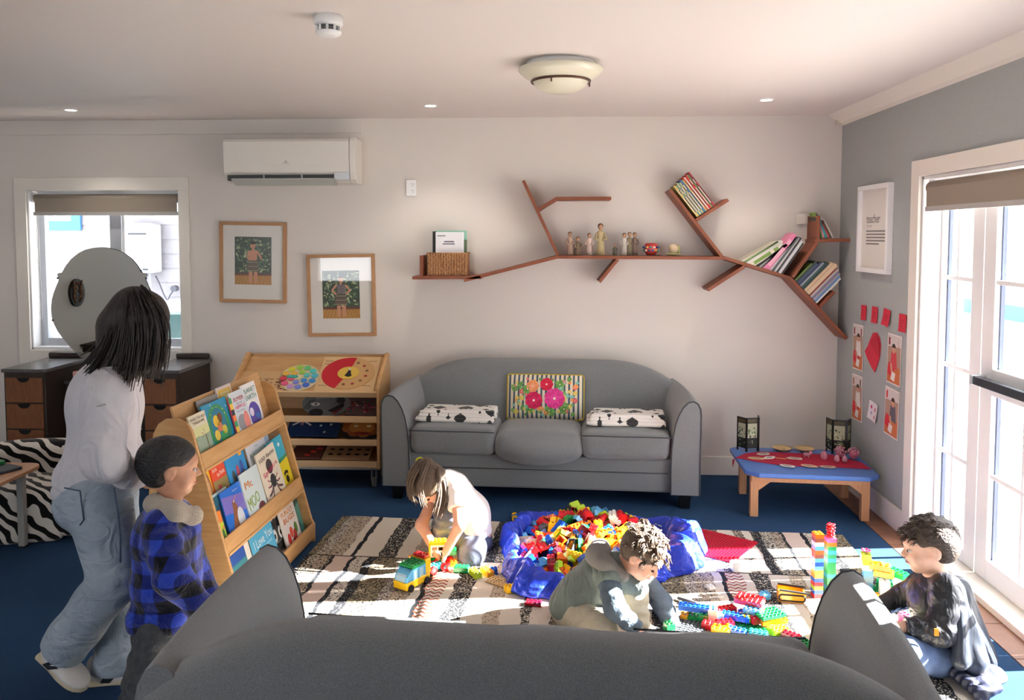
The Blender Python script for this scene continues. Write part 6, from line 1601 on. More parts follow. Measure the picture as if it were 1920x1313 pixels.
def big(lab, c, nx, ny, x, y_, rz=0, z=RUGZ, rx=0, ry=0, kind='brick', hh=.0192, group='loose bricks on the rug', par=None):
    o = brick_obj('toy_brick' if par is None else 'brick', c, nx, ny, hh / 1.0, kind, par)
    o.scale = (1, 1, 1); o.location = (x, y_, z); o.rotation_euler = (R(rx), R(ry), R(rz))
    sc = 1.2; o.scale = (sc, sc, sc * 1.15)
    if par is None: tag(o, lab, 'toy brick', group)
    return o
# loose bricks left of the bag
big('green long toy brick lying right of the toy house', 'green', 2, 4, -.45, 3.965, 82)
big('lime long toy brick between the green one and the tan plate', 'lime', 2, 4, -.375, 3.915, 30); big('amber toy brick just behind the lime one', 'amber', 2, 4, -.318, 3.935, 35)
big('dark blue small toy brick against the blue bag', 'blue', 2, 2, -.285, 3.945, 8); big('tan flat plate beside the blue bag', 'tan', 4, 8, -.235, 3.835, 56, hh=.006); big('small tan toy brick on the end of the tan plate', 'tan', 2, 2, -.19, 3.87, 20)
big('yellow long toy brick at the corner of the blue bag', 'yellow', 2, 4, -.18, 3.755, -62); big('dark red toy brick near the striped rug edge below the bag', 'dark red', 2, 4, -.075, 3.615, 80, hh=.010); big('orange toy brick behind the crouching boy', 'orange', 2, 2, .035, 3.515, 15)
big('clear white toy block on the rug below the red baseplate', 'white', 2, 2, .945, 4.055, 10, hh=.03); big('blue small toy brick beside the yellow skip', 'sky blue', 2, 2, 1.013, 3.735, 18)
big('pale flat toy piece between the bag and the rug edge', 'white', 2, 2, .775, 3.83, 30, hh=.008)

# red studded baseplate
bp = empty('baseplate', (.907, 4.378, RUGZ), R(-35), 'red studded baseplate lying on the rug', 'baseplate')
S2 = .178
MB().bb((-S2, -S2, 0), (S2, S2, .004)).build('plate', mat('brick_red_plate', rgb(196, 18, 44), .3), bp, bevel=.001)
q = MB(); n = 22
for i in range(n):
    for j in range(n):
        cx = -S2 + S2 * 2 * (i + .5) / n; cy = -S2 + S2 * 2 * (j + .5) / n; r_ = .0048
        P6 = [(cx + r_ * math.cos(a), cy + r_ * math.sin(a)) for a in [2 * PI * k / 6 for k in range(6)]]
        q.add([(*p, .004) for p in P6] + [(*p, .0085) for p in P6], [tuple(range(6, 12))] + [(k, (k + 1) % 6, 6 + (k + 1) % 6, 6 + k) for k in range(6)])
q.build('studs', MATS['brick_red_plate'], bp)['kind'] = 'stuff'

# blue chassis with yellow wheels by the far sofa
def wheels(par, pts, r_, w_, c, hubc=None, ax=(0, 1, 0)):
    for p in pts:
        a = Vector(ax) * w_ / 2; p = Vector(p)
        wo = MB().cyl(tuple(p - a), tuple(p + a), r_, n=16).build('wheel', c, par)
        if hubc: MB().cyl(tuple(p - a * 1.12), tuple(p + a * 1.12), r_ * .45, n=10).build('hub', hubc, wo)
ch = empty('toy_car_chassis', (-.185, 4.755, 0), R(4), 'blue toy car base with four yellow wheels on the carpet', 'toy car')
MB().bb((-.045, -.02, .012), (.045, .02, .026)).bb((-.03, -.014, .026), (.03, .014, .034)).build('base', M_brick['blue'], ch, bevel=.002)
wheels(ch, [(-.03, -.026, .018), (.03, -.026, .018), (-.03, .026, .018), (.03, .026, .018)], .018, .014, M_brick['yellow'], M_brick['blue'])

# lime green loader on top of the heap
ld_ = empty('toy_loader', (.16, 4.49, .135), R(-55), 'lime green toy loader with black tyres on top of the heap', 'toy loader'); ld_.rotation_euler = (R(12), R(38), R(-55))
MB().bb((-.07, -.028, .0), (.05, .028, .028)).bb((-.02, -.026, .028), (.03, .026, .034)).build('chassis', M_brick['lime'], ld_, bevel=.003)
MB().prism([(-.02, 0), (.032, 0), (.026, .042), (-.012, .042)], -.025, .025, T(0, 0, .034) @ Matrix(((1, 0, 0, 0), (0, 0, 1, 0), (0, 1, 0, 0), (0, 0, 0, 1)))).build('cab', M_brick['lime'], ld_, bevel=.003)
MB().bb((-.011, -.0265, .040), (.022, .0265, .066)).build('cab_window', mat('toy_glass', rgb(40, 46, 50), .1), ld_)
MB().prism([(.05, 0), (.09, 0), (.095, .03), (.085, .03), (.08, .008), (.05, .012)], -.03, .03, Matrix(((1, 0, 0, 0), (0, 0, 1, 0), (0, 1, 0, 0), (0, 0, 0, 1)))).build('bucket', M_brick['white'], ld_)
wheels(ld_, [(-.045, -.034, .0), (.025, -.034, .0), (-.045, .034, .0), (.025, .034, .0)], .023, .018, mat('toy_tyre', rgb(22, 22, 24), .7), M_brick['lime'])

# toy bus, trailer, house block, yellow arm by the girl
M_tglass = mat('toy_clear', rgb(170, 206, 226), .15)
bus = empty('toy_bus', (-.675, 3.795, RUGZ), R(58), 'yellow and sky blue toy bus with a green roof on the rug', 'toy bus')
# local x = forward (towards the camera side), y across
MB().bb((-.075, -.038, .008), (.075, .038, .040)).build('body', M_brick['yellow'], bus, bevel=.004)
MB().bb((-.080, -.040, .040), (-.045, .040, .105)).build('rear_arch', M_brick['yellow'], bus, bevel=.006)
for sy in (-1, 1):
    f = MB()
    for x in (-.045, -.008, .028): f.bb((x, sy * .036 - .003, .040), (x + .007, sy * .036 + .003, .085))
    f.bb((-.045, sy * .036 - .003, .080), (.040, sy * .036 + .003, .088)); f.build('window_frame', M_brick['sky blue'], bus, bevel=.001)
MB().bb((-.044, -.034, .040), (.030, .034, .079)).build('glazing', M_tglass, bus)
MB().prism([(.03, .040), (.072, .040), (.066, .062), (.048, .078), (.03, .085)], -.036, .036, Matrix(((1, 0, 0, 0), (0, 0, 1, 0), (0, 1, 0, 0), (0, 0, 0, 1)))).build('windscreen', M_brick['sky blue'], bus, bevel=.003)
MB().prism([(.045, .043), (.0735, .043), (.0655, .062), (.05, .075)], -.026, .026, T(.001, 0, 0) @ Matrix(((1, 0, 0, 0), (0, 0, 1, 0), (0, 1, 0, 0), (0, 0, 0, 1)))).build('windscreen_glass', M_tglass, bus)
MB().bb((-.045, -.04, .088), (.035, .04, .098)).build('roof', M_brick['green'], bus, bevel=.002)
q = MB()
for i in range(4):
    for j in range(4): q.cyl((-.035 + i * .02, -.03 + j * .02, .098), (-.035 + i * .02, -.03 + j * .02, .104), .006, n=10)
q.build('roof_studs', M_brick['green'], bus)['kind'] = 'stuff'
o = brick_obj('roof_brick', 'red', 2, 4, .0192, 'brick', bus); o.location = (-.062, 0, .105); o.scale = (1, 1, .6)
wheels(bus, [(-.05, -.04, .014), (.05, -.04, .014), (-.05, .04, .014), (.05, .04, .014)], .0145, .012, mat('toy_tyre', rgb(22, 22, 24), .7))
bus.scale = (1.15, 1.15, 1.15); bus.rotation_euler = (0, 0, R(-122))
tl_ = empty('toy_trailer', (-.585, 3.965, RUGZ), R(48), 'teal toy trailer with red wheels behind the toy bus', 'toy trailer')
MB().bb((-.055, -.024, .014), (.055, .024, .034)).build('bed', M_brick['teal'], tl_, bevel=.002)
q = MB()
for i in range(5):
    for j in range(2): q.cyl((-.04 + i * .02, -.011 + j * .022, .034), (-.04 + i * .02, -.011 + j * .022, .040), .006, n=10)
q.build('studs', M_brick['teal'], tl_)['kind'] = 'stuff'
wheels(tl_, [(-.035, -.03, .021), (.035, -.03, .021), (-.035, .03, .021), (.035, .03, .021)], .021, .014, M_brick['red'], M_brick['grey'])
hs = empty('toy_house', (-.585, 4.055, RUGZ + .028), R(8), 'yellow toy house block with a white window frame by the girl\'s hands', 'toy house')
MB().bb((-.046, -.03, 0), (.046, .03, .016)).build('base', M_brick['green'], hs, bevel=.001)
for lo, hi in (((-.046, -.03, .016), (-.036, .03, .088)), ((.036, -.03, .016), (.046, .03, .088)), ((-.046, -.03, .080), (.046, .03, .096)), ((-.036, .024, .016), (.036, .03, .080))): MB().bb(lo, hi).build('wall_block', M_brick['yellow'], hs, bevel=.001)
wf = empty('window', (0, 0, 0), parent=hs)
for lo, hi in (((-.036, -.032, .018), (-.028, -.026, .08)), ((.028, -.032, .018), (.036, -.026, .08)), ((-.028, -.032, .018), (.028, -.026, .026)), ((-.028, -.032, .072), (.028, -.026, .08)), ((-.004, -.032, .026), (.004, -.026, .072)), ((-.028, -.032, .045), (.028, -.026, .053))): MB().bb(lo, hi).build('window_bar', M_brick['white'], wf)
q = MB()
for i in range(4):
    for j in range(2): q.cyl((-.033 + i * .022, -.014 + j * .028, .096), (-.033 + i * .022, -.014 + j * .028, .102), .0065, n=10)
q.build('studs', M_brick['yellow'], hs)['kind'] = 'stuff'
o = brick_obj('wagon_base', 'red', 2, 4, .0192, 'brick', hs); o.location = (.03, -.005, -.026); o.scale = (1.3, 1.6, 1.3); o.rotation_euler = (0, 0, PI / 2)
big('orange toy brick beside the toy house wagon', 'orange', 2, 2, -.50, 4.03, 12); big('green toy brick standing behind the toy house', 'green', 2, 2, -.508, 4.075, 4, z=RUGZ + .045); big('red toy brick at the foot of the toy house', 'red', 2, 2, -.535, 3.99, -10)
ya = empty('toy_crane_arm', (-.70, 4.15, RUGZ), R(30), 'yellow toy crane arm lying left of the toy house', 'toy part')
MB().prism([(-.06, -.012), (-.02, -.016), (.06, -.008), (.06, .008), (-.02, .012), (-.06, .004)], 0, .012).build('boom', M_brick['amber'], ya, bevel=.002)
for x in (-.03, 0, .03): MB().cyl((x, -.002, .0115), (x, -.002, .0135), .005, n=10).build('hole', M_black, ya)
MB().cyl((-.03, -.03, .006), (.10, -.075, .006), .004, n=8).build('rod', M_brick['white'], ya)

# yellow skip with black rim
sk2 = empty('toy_skip', (1.128, 3.725, RUGZ), R(-8), 'yellow toy skip with a black rim on the rug', 'toy skip')
MB().prism([(-.05, 0), (.05, 0), (.062, .012), (.064, .045), (-.055, .055), (-.06, .012)], -.034, -.028, Matrix(((1, 0, 0, 0), (0, 0, 1, 0), (0, 1, 0, 0), (0, 0, 0, 1)))).prism([(-.05, 0), (.05, 0), (.062, .012), (.064, .045), (-.055, .055), (-.06, .012)], .028, .034, Matrix(((1, 0, 0, 0), (0, 0, 1, 0), (0, 1, 0, 0), (0, 0, 0, 1)))).bb((-.055, -.028, 0), (.055, .028, .006)).bb((-.06, -.028, .006), (-.054, .028, .052)).bb((.056, -.028, .006), (.063, .028, .044)).build('tub', M_brick['amber'], sk2, bevel=.001)
MB().tube([(x, -.0345, z) for x, z in rrect(-.056, .008, .06, .036, .013, 4)], .004, 6, closed=True).build('track', mat('toy_tyre', rgb(22, 22, 24), .7), sk2)
MB().bb((-.058, -.036, .050), (.066, -.026, .056), RY(R(4))).bb((-.058, .026, .052), (.066, .036, .058), RY(R(4))).build('rim', MATS['toy_tyre'], sk2)

# brick towers
def tower(lab, x, y_, cols_, top=None, n2=(2, 2)):
    t = empty('brick_tower', (x, y_, RUGZ), R(6), lab, 'brick tower', 'tall brick towers')
    for i, c in enumerate(cols_):
        o = brick_obj('brick', c, *n2, .0192, 'brick', t); o.location = (0, 0, i * .0192); o.scale = (1.32, 1.32, 1.0)
    h_ = len(cols_) * .0192
    if top == 'spiral':
        for i in range(5):
            q = MB()
            for k in range(4):
                a = k * PI / 2 + i * .4; q.ell((.013 * math.cos(a), .013 * math.sin(a), h_ + .008 + i * .0135), (.010, .010, .0042), 8, 5)
            q.cyl((0, 0, h_ + i * .0135), (0, 0, h_ + .0135 + i * .0135), .005, n=8); q.build('flower', M_brick['red'], t)
    return t
tower('tower of mixed red, blue and yellow bricks beside the green tower', 1.262, 3.765, ['red', 'blue', 'lime', 'red', 'blue', 'amber', 'yellow', 'sky blue', 'blue', 'sky blue', 'brown', 'orange', 'sky blue', 'white', 'brown', 'orange'])
tower('green brick tower topped with red flower pieces', 1.338, 3.815, ['green', 'teal', 'green', 'green', 'teal', 'green', 'green', 'green', 'teal', 'green', 'teal', 'green', 'orange', 'pink'], 'spiral')

# bricks built up on the rug in front of the crouching boy
def built(lab, pieces, x, y_, rz):
    t = empty('brick_model', (x, y_, RUGZ), R(rz), lab, 'brick model')
    for c, nx, ny, px_, py_, k, a, kd, hh in pieces:
        o = brick_obj('brick', c, nx, ny, hh, kd, t); o.location = (px_ * .92, py_ * .92, k * .0192 * 1.15); o.rotation_euler = (0, 0, R(a)); o.scale = (1.25, 1.25, 1.15)
B = 'brick'
built('sky blue and green brick bridge nearest the crouching boy', [('amber', 2, 2, -.055, 0, 0, 0, B, .0192), ('green', 2, 4, .0, 0, 0, 90, B, .0192), ('lime', 2, 2, .055, .0, 0, 0, B, .0192), ('green', 2, 2, .035, -.02, 1, 0, B, .0192), ('blue', 2, 8, .0, 0.0, 2, 90, B, .0192), ('white', 2, 2, .075, -.01, 1, 0, B, .0384), ('sky blue', 2, 2, .105, .0, 1, 0, B, .0192), ('lime', 2, 2, .135, .0, 0, 0, B, .0192), ('yellow', 2, 4, .12, -.03, 0, 70, B, .0192)], .652, 3.50, -14)
big('bright red long toy brick in front of the brick bridge', 'red', 2, 4, .70, 3.425, 68); big('second red long toy brick beside the red one at the brick bridge', 'dark red', 2, 4, .762, 3.44, 100, z=RUGZ + .003); big('yellow toy brick just behind the near sofa by the red bricks', 'yellow', 2, 4, .735, 3.385, 60)
built('stacked red, green and blue brick model in front of the crouching boy', [('green', 4, 8, .0, 0, 0, 30, B, .008), ('blue', 2, 6, -.05, .01, 1, 70, B, .0192), ('red', 2, 6, -.095, .075, 1, 112, B, .0192), ('blue', 2, 4, .02, .05, 1, 100, B, .0192), ('red', 2, 2, .035, -.02, 1, 20, B, .0192), ('orange', 2, 2, .075, -.03, 1, 20, B, .0192), ('sky blue', 2, 4, .035, .02, 2, 60, B, .0192), ('yellow', 2, 2, -.005, .0, 1, 0, B, .0192),
      ('yellow', 2, 6, .12, -.015, 1, 100, B, .0192), ('green', 4, 6, .105, .0, 2.2, 112, B, .010), ('red', 4, 6, .035, .085, 3, 62, B, .0192), ('lime', 2, 4, .125, -.065, 0, 110, B, .0192)], .862, 3.465, 0)
big('dark blue toy brick in front of the stacked brick model', 'blue', 2, 4, .80, 3.375, 62); big('teal toy brick at the front of the stacked brick model', 'teal', 2, 4, .885, 3.355, 70); big('lime green flat toy brick at the right of the stacked brick model', 'lime', 2, 4, .985, 3.385, 110); big('dark red toy brick at the right end of the brick heap', 'dark red', 2, 4, 1.02, 3.345, 50); big('green toy plate behind the near sofa at the right of the bricks', 'green', 4, 4, 1.055, 3.30, 25, hh=.008)
gp = empty('grey_baseplate', (.605, 3.43, RUGZ), R(-28), 'dark grey studded plate under the crouching boy\'s hand', 'baseplate')
MB().bb((-.07, -.09, 0), (.07, .09, .005)).build('plate', M_brick['grey'], gp); q = MB()
for i in range(8):
    for j in range(10): q.cyl((-.06 + i * .0172, -.08 + j * .0178, .005), (-.06 + i * .0172, -.08 + j * .0178, .010), .0052, n=7)
q.build('studs', M_brick['grey'], gp)['kind'] = 'stuff'
big('green toy brick beside the crouching boy\'s far hand', 'green', 2, 2, .515, 3.40, 20, hh=.025)
for i, (a, b) in enumerate((((.60, 3.70), (.72, 3.585)), ((.615, 3.665), (.735, 3.57)), ((.605, 3.635), (.70, 3.56)))):
    q = MB().tube([(a[0], a[1], RUGZ + .008), ((a[0] + b[0]) / 2 + .01, (a[1] + b[1]) / 2, RUGZ + .012), (b[0], b[1], RUGZ + .008)], .007, 7, col=rgb(84, 86, 96))
    tag(q.build('toy_track', mat('track_grey', rgb(84, 88, 98), .5)), ('grey toy track piece nearest the blue bag', 'grey toy track piece in the middle of the three by the bag', 'grey toy track piece nearest the bricks')[i], 'toy track', 'grey toy track pieces')

# brick castle beside the seated boy
M_clear = mat('brick_clear_blue', rgb(120, 206, 226), .15, trans=.4)
cs_ = empty('brick_castle', (1.535, 3.80, RUGZ), R(-12), 'pale yellow and green brick castle topped with a pink flower', 'brick castle')
def cb_(c, nx, ny, x, y_, z, a=0, hh=.0192, kd='brick', s=1.35):
    o = brick_obj('brick', c, nx, ny, hh, kd, cs_); o.location = (x, y_, z); o.rotation_euler = (0, 0, R(a)); o.scale = (s, s, s); return o
cb_('green', 8, 8, .03, .0, 0, 0, .006)
for k in range(4): o = cb_('sky blue', 2, 2, -.02, .02, .008 + k * .026); 
cb_('white', 2, 2, -.025, .02, .112); cb_('yellow', 2, 2, -.025, .02, .138); cb_('lime', 2, 2, -.03, .02, .164); cb_('white', 4, 2, -.10, .03, .04, 20); cb_('tan', 4, 2, -.09, .01, .012, 10); cb_('amber', 2, 4, .03, .0, .125, 75); cb_('yellow', 2, 4, .045, -.01, .098, 75)
for k in range(3): cb_('white', 2, 2, .045, -.035, .010 + k * .026); cb_('white', 2, 2, .115, .03, .010 + k * .026, 0)
cb_('green', 2, 4, .115, .025, .09, 40); cb_('green', 2, 2, -.055, -.07, .02); cb_('yellow', 2, 4, -.03, -.095, .0, 60); cb_('amber', 2, 2, .0, -.06, .0); cb_('green', 2, 6, .09, .05, .02, 80); cb_('teal', 2, 2, .06, .045, .03)
q = MB()
for k in range(5): q.ell((-.03 + .014 * math.cos(k * 1.256), .02 + .014 * math.sin(k * 1.256), .205), (.010, .010, .005), 8, 5)
q.build('flower', M_brick['pink'], cs_); MB().tube([(-.02, .02, .15), (.03, 0, .16), (.05, -.01, .145)], .005, 6).build('crane_hook', M_brick['amber'], cs_)
big('pink toy brick behind the seated boy\'s arm', 'pink', 2, 4, 1.57, 3.50, 20, hh=.03)
# ------------------------------------------------------------------ people
def mat_skin(name, c):
    m = mat(name, rgb(*c), .5, noise=(30, .5, rgb(*[min(255, int(v * 1.05)) for v in c])))
    p = m.node_tree.nodes['Principled BSDF']; p.inputs['Subsurface Weight'].default_value = .15
    p.inputs['Subsurface Radius'].default_value = (.02, .008, .004); p.inputs['Subsurface Scale'].default_value = .3
    return m
def mat_hair(name, c, c2, stretch=(1, 1, .12)):
    return mat(name, rgb(*c), .45, noise=(120, .9, rgb(*c2), stretch), bump=(160, .8, stretch))
SK1 = mat_skin('skin_light', (222, 170, 144)); SK2 = mat_skin('skin_warm', (204, 152, 122)); SK3 = mat_skin('skin_fair', (226, 182, 160))
M_eyew = mat('eye_white', rgb(206, 196, 190), .4); M_eyed = mat('eye_dark', rgb(40, 28, 22), .15); M_lip = mat('lip', rgb(186, 104, 96), .45); M_brow = mat('brow', rgb(70, 52, 40), .8)

class Person:
    def __init__(s, label, base, cat='person'):
        s.o = empty('person', base, 0, label, cat); s.L = Vector(base); s.body = []
    def rel(s, p): return tuple(np.array(p, float) - np.array(s.L))
    def prims(s, P_):
        out = []
        for p in P_:
            p = list(p); p[1] = s.rel(p[1])
            if p[0][-1] == 'c': p[2] = s.rel(p[2])
            out.append(tuple(p))
        return out
    def soft(s, name, P_, h, m, noise=None, relax=2, parent=None): return soft(name, s.prims(P_), h, m, parent or s.o, noise, relax)
    def mesh(s, name, mb, m, parent=None):
        mb.v = [s.rel(v) for v in mb.v]; return mb.build(name, m, parent or s.o)

def axes(fwd, up):
    f = Vector(fwd).normalized(); u = Vector(up); u = (u - f * u.dot(f)).normalized(); sd = f.cross(u)
    return sd, f, u
def head_prims(c, fwd, up, h, ears=True):
    sd, f, u = axes(fwd, up); Rm = Matrix((sd, f, u)).transposed(); eu = tuple(Rm.to_euler()); C_ = Vector(c)
    def W(x, y_, z): return tuple(C_ + (sd * x + f * y_ + u * z) * h)
    def S(*r_): return tuple(v * h for v in r_)
    P_ = [('e', W(0, -.05, .13), S(.375, .45, .37), .02 * h, eu), ('e', W(0, .11, -.16), S(.295, .31, .34), .10 * h, eu), ('e', W(0, .27, -.40), S(.12, .11, .09), .09 * h, eu),
          ('e', W(.17, .24, -.17), S(.14, .13, .14), .08 * h, eu), ('e', W(-.17, .24, -.17), S(.14, .13, .14), .08 * h, eu), ('e', W(0, .33, .13), S(.26, .10, .10), .08 * h, eu),
          ('se', W(.155, .44, .01), S(.085, .05, .05), .04 * h, eu), ('se', W(-.155, .44, .01), S(.085, .05, .05), .04 * h, eu),
          ('c', W(0, .395, .0), W(0, .47, -.105), .035 * h, .052 * h, .03 * h), ('e', W(.05, .44, -.115), S(.035, .035, .03), .02 * h, eu), ('e', W(-.05, .44, -.115), S(.035, .035, .03), .02 * h, eu),
          ('e', W(0, .405, -.235), S(.105, .04, .026), .02 * h, eu), ('e', W(0, .40, -.285), S(.09, .04, .026), .02 * h, eu)]
    if ears:
        for sx in (-1, 1): P_ += [('e', W(sx * .375, -.03, -.02), S(.045, .10, .145), .02 * h, eu), ('se', W(sx * .42, .0, .0), S(.03, .045, .075), .015 * h, eu)]
    return P_, W, S, eu, (sd, f, u)
def face_parts(p, W, S, eu, ax, h, brow=M_brow, closed=False):
    Rm = Matrix(ax).transposed().to_4x4()
    for sx in (-1, 1):
        c = W(sx * .155, .385, .008)
        M = Matrix.Translation(Vector(c)) @ Rm
        e = p.mesh('eye', MB().ell((0, 0, 0), (.054 * h, .04 * h, (.009 if closed else .034) * h), 12, 8, M), M_eyew if not closed else M_brow)
        if not closed: p.mesh('iris', MB().ell((0, .022 * h, -.003 * h), (.036 * h, .0235 * h, .031 * h), 10, 6, M), M_eyed, e)
        br = [Vector(W(sx * (.06 + .055 * k), .414 - .018 * k * k, .110 + .022 * math.sin(k * 1.1))) for k in range(4)]
        p.mesh('eyebrow', MB().tube(br, [.006 * h, .010 * h, .009 * h, .004 * h], 6), brow)
    p.mesh('mouth', MB().tube([W(-.085, .40, -.262), W(-.04, .44, -.258), W(0, .447, -.262), W(.04, .44, -.258), W(.085, .40, -.262)], [.006 * h, .012 * h, .013 * h, .012 * h, .006 * h], 6), M_lip)
def hand_prims(wrist, direction, palm_n, L_, curl=.6, side=1):
    """Palm and five bent fingers; direction = towards the fingertips, palm_n = out of the palm, side = thumb side sign."""
    d = Vector(direction).normalized(); n = Vector(palm_n); n = (n - d * n.dot(d)).normalized(); t = d.cross(n) * side; w = Vector(wrist)
    eu = tuple(Matrix((t, d, n)).transposed().to_euler())
    P_ = [('e', tuple(w + d * L_ * .27), (L_ * .21, L_ * .30, L_ * .095), L_ * .05, eu)]
    for k in range(4):
        o = w + d * L_ * .46 + t * L_ * (.155 - .103 * k); ln = L_ * (.40, .46, .43, .34)[k]
        a = curl * (.5 + .08 * k); p1 = o + (d * math.cos(a) + n * math.sin(a)) * ln * .46
        p2 = p1 + (d * math.cos(a * 2.2) + n * math.sin(a * 2.2)) * ln * .32; p3 = p2 + (d * math.cos(a * 3.0) + n * math.sin(a * 3.0)) * ln * .24
        r_ = L_ * .050
        P_ += [('c', tuple(o), tuple(p1), r_, r_ * .94, .002), ('c', tuple(p1), tuple(p2), r_ * .94, r_ * .88, .002), ('c', tuple(p2), tuple(p3), r_ * .88, r_ * .74, .002)]
    o = w + d * L_ * .14 + t * L_ * .15; p1 = o + (d * .6 + t * .75 + n * .25).normalized() * L_ * .24; p2 = p1 + (d * .85 + t * .1 + n * .5).normalized() * L_ * .2
    P_ += [('c', tuple(o), tuple(p1), L_ * .068, L_ * .058, .004), ('c', tuple(p1), tuple(p2), L_ * .058, L_ * .045, .002)]
    return P_
def limb(a, b, ra, rb, k=.02, fold=None):
    return ('c', a, b, ra, rb, k, fold) if fold else ('c', a, b, ra, rb, k)
def lerp(a, b, t): return tuple(x + (y_ - x) * t for x, y_ in zip(a, b))
def cut(a, b, t=1.0, k=.006, w=.2):
    """Carve away everything past the point t along a->b: a flat hem."""
    A = Vector(a); Bv = Vector(b); d = (Bv - A).normalized(); c = A.lerp(Bv, t) + d * .08
    z = d; x = z.orthogonal().normalized(); y_ = z.cross(x)
    return ('sb', tuple(c), (w, w, .08), .002, k, tuple(Matrix((x, y_, z)).transposed().to_euler()))
def off(p, x=0, y_=0, z=0): return (p[0] + x, p[1] + y_, p[2] + z)
def strands(p, name, m, roots, n, r0, r1, jit, seed, parent=None):
    """Locks of hair: each root is a list of points; n copies with jitter."""
    rr_ = random.Random(seed); q = MB()
    for pts in roots:
        for i in range(n):
            dx = [rr_.gauss(0, jit) for _ in range(3)]; k_ = len(pts)
            path = [tuple(Vector(v) + Vector(dx) * (.5 + .9 * j / (k_ - 1)) + Vector((rr_.gauss(0, jit * .25), rr_.gauss(0, jit * .25), rr_.gauss(0, jit * .25)))) for j, v in enumerate(pts)]
            sm = []
            for j in range(k_ - 1):
                for t in (0, .5): sm.append(tuple(Vector(path[j]).lerp(Vector(path[j + 1]), t)))
            sm.append(path[-1])
            sm2 = [sm[0]] + [tuple((Vector(sm[j - 1]) + Vector(sm[j]) * 2 + Vector(sm[j + 1])) / 4) for j in range(1, len(sm) - 1)] + [sm[-1]]
            q.tube(sm2, [r0 + (r1 - r0) * j / (len(sm2) - 1) for j in range(len(sm2))], 5)
    o = p.mesh(name, q, m, parent); return o

# ---- woman in a grey sweatshirt, walking to the right
w = Person('woman with long dark hair in a pale grey sweatshirt and light jeans', (-1.709, 2.860, -0.013)[:2] + (0.0,))
hd = (-1.500, 2.840, 1.405); neck = (-1.589, 2.850, 1.269); shN = (-1.563, 2.700, 1.172); shF = (-1.691, 3.000, 1.141); elN = (-1.523, 2.620, 0.957); wrN = (-1.533, 2.850, 0.823); elF = (-1.694, 3.050, 0.858); wrF = (-1.541, 2.980, 0.817)
chest = (-1.655, 2.860, 1.092); belly = (-1.680, 2.860, 0.871); hip = (-1.683, 2.860, 0.759); hipN = (-1.637, 2.780, 0.757); hipF = (-1.707, 2.950, 0.698)
knN = (-1.574, 2.760, 0.479); anN = (-1.795, 2.800, 0.200); knF = (-1.674, 2.970, 0.353); anF = (-1.682, 2.930, 0.028)
fw = Vector((.80, .15, -.58)); HP, W_h, S_h, eu_h, ax_h = head_prims(hd, fw, (.5, .1, .8), .205)
body = HP + [limb(neck, lerp(neck, hd, .6), .052, .05, .03), ('e', off(chest, 0, .04, 0), (.085, .11, .14), .03), ('e', off(belly, 0, .03, 0), (.085, .11, .14), .03), ('e', off(hip, 0, .02, 0), (.09, .12, .10), .03), limb(shN, elN, .036, .034), limb(elN, wrN, .034, .025), limb(shF, elF, .036, .034), limb(elF, wrF, .034, .025), limb(neck, shN, .04, .036), limb(neck, shF, .04, .036),
              limb(hipN, knN, .085, .06, .03), limb(knN, anN, .055, .038), limb(hipF, knF, .085, .06, .03), limb(knF, anF, .055, .038)]
body += hand_prims(wrN, (.9, .2, -.25), (.1, .9, 0), .17, .5) + hand_prims(wrF, (.9, .1, -.3), (0, -.9, .2), .17, .5, -1)
body += [limb(anN, (-1.782, 2.800, 0.098), .024, .018), limb(anF, off(anF, .10, .02, -.055), .032, .02)]
bo = w.soft('body', body, .0075, SK2)
face_parts(w, W_h, S_h, eu_h, ax_h, .205, closed=False)
M_sweat = mat('grey_sweatshirt', rgb(206, 203, 208), .92, bump=(300, .25), sheen=.2, wr=(6, .95, (1.6, 1.6, .8)))
hem = (-1.686, 2.860, 0.800)
sw = [('e', off(chest, -.012, .03, -.01), (.130, .15, .18), .04), ('e', off(belly, .0, .03, .03), (.126, .148, .17), .04), ('b', off(hem, .004, .01, .035), (.126, .15, .075), .07, .04), limb(neck, off(shN, 0, .05, 0), .070, .070, .05), limb(neck, shF, .072, .075, .05), limb(shF, elF, .075, .07, .03), limb(elF, wrF, .068, .05, .03), cut(off(hem, 0, 0, .3), hem, 1.0, .006, .3)]
w.soft('sweatshirt', sw, .007, M_sweat, noise=(.002, 20, 11))
slv = [limb(off(shN, .0, .0, -.01), elN, .078, .070, .03, (.003, 1.6, .4)), limb(elN, lerp(elN, wrN, 1.1), .070, .046, .025, (.005, 2.4, 1.2)), ('c', off(shN, -.01, .03, .02), off(shN, .02, .02, -.03), .06, .07, .03), ('c', lerp(shN, elN, .3), lerp(shN, elN, .75), .012, .012, .02), cut(elN, wrN, 1.0, .004, .07)]
w.soft('sleeve', slv, .0065, M_sweat, noise=(.0025, 24, 5))
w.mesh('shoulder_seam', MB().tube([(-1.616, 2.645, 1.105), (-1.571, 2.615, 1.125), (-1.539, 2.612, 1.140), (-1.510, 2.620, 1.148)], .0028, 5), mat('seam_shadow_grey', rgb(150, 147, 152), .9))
w.soft('hem_band', [('b', off(hem, .004, .01, -.005), (.118, .142, .032), .03, .01), cut(off(hem, 0, 0, .3), off(hem, 0, 0, -.034), 1.0, .004, .3)], .006, mat('rib_knit', rgb(200, 197, 202), .95, bump=(220, .6, (1, 1, .05))), relax=1)
w.soft('cuff', [limb(lerp(elN, wrN, .92), lerp(elN, wrN, 1.12), .040, .036, .01), cut(elN, wrN, 1.08, .004, .07), cut(wrN, elN, .14, .004, .07)], .005, MATS['rib_knit'], relax=1)
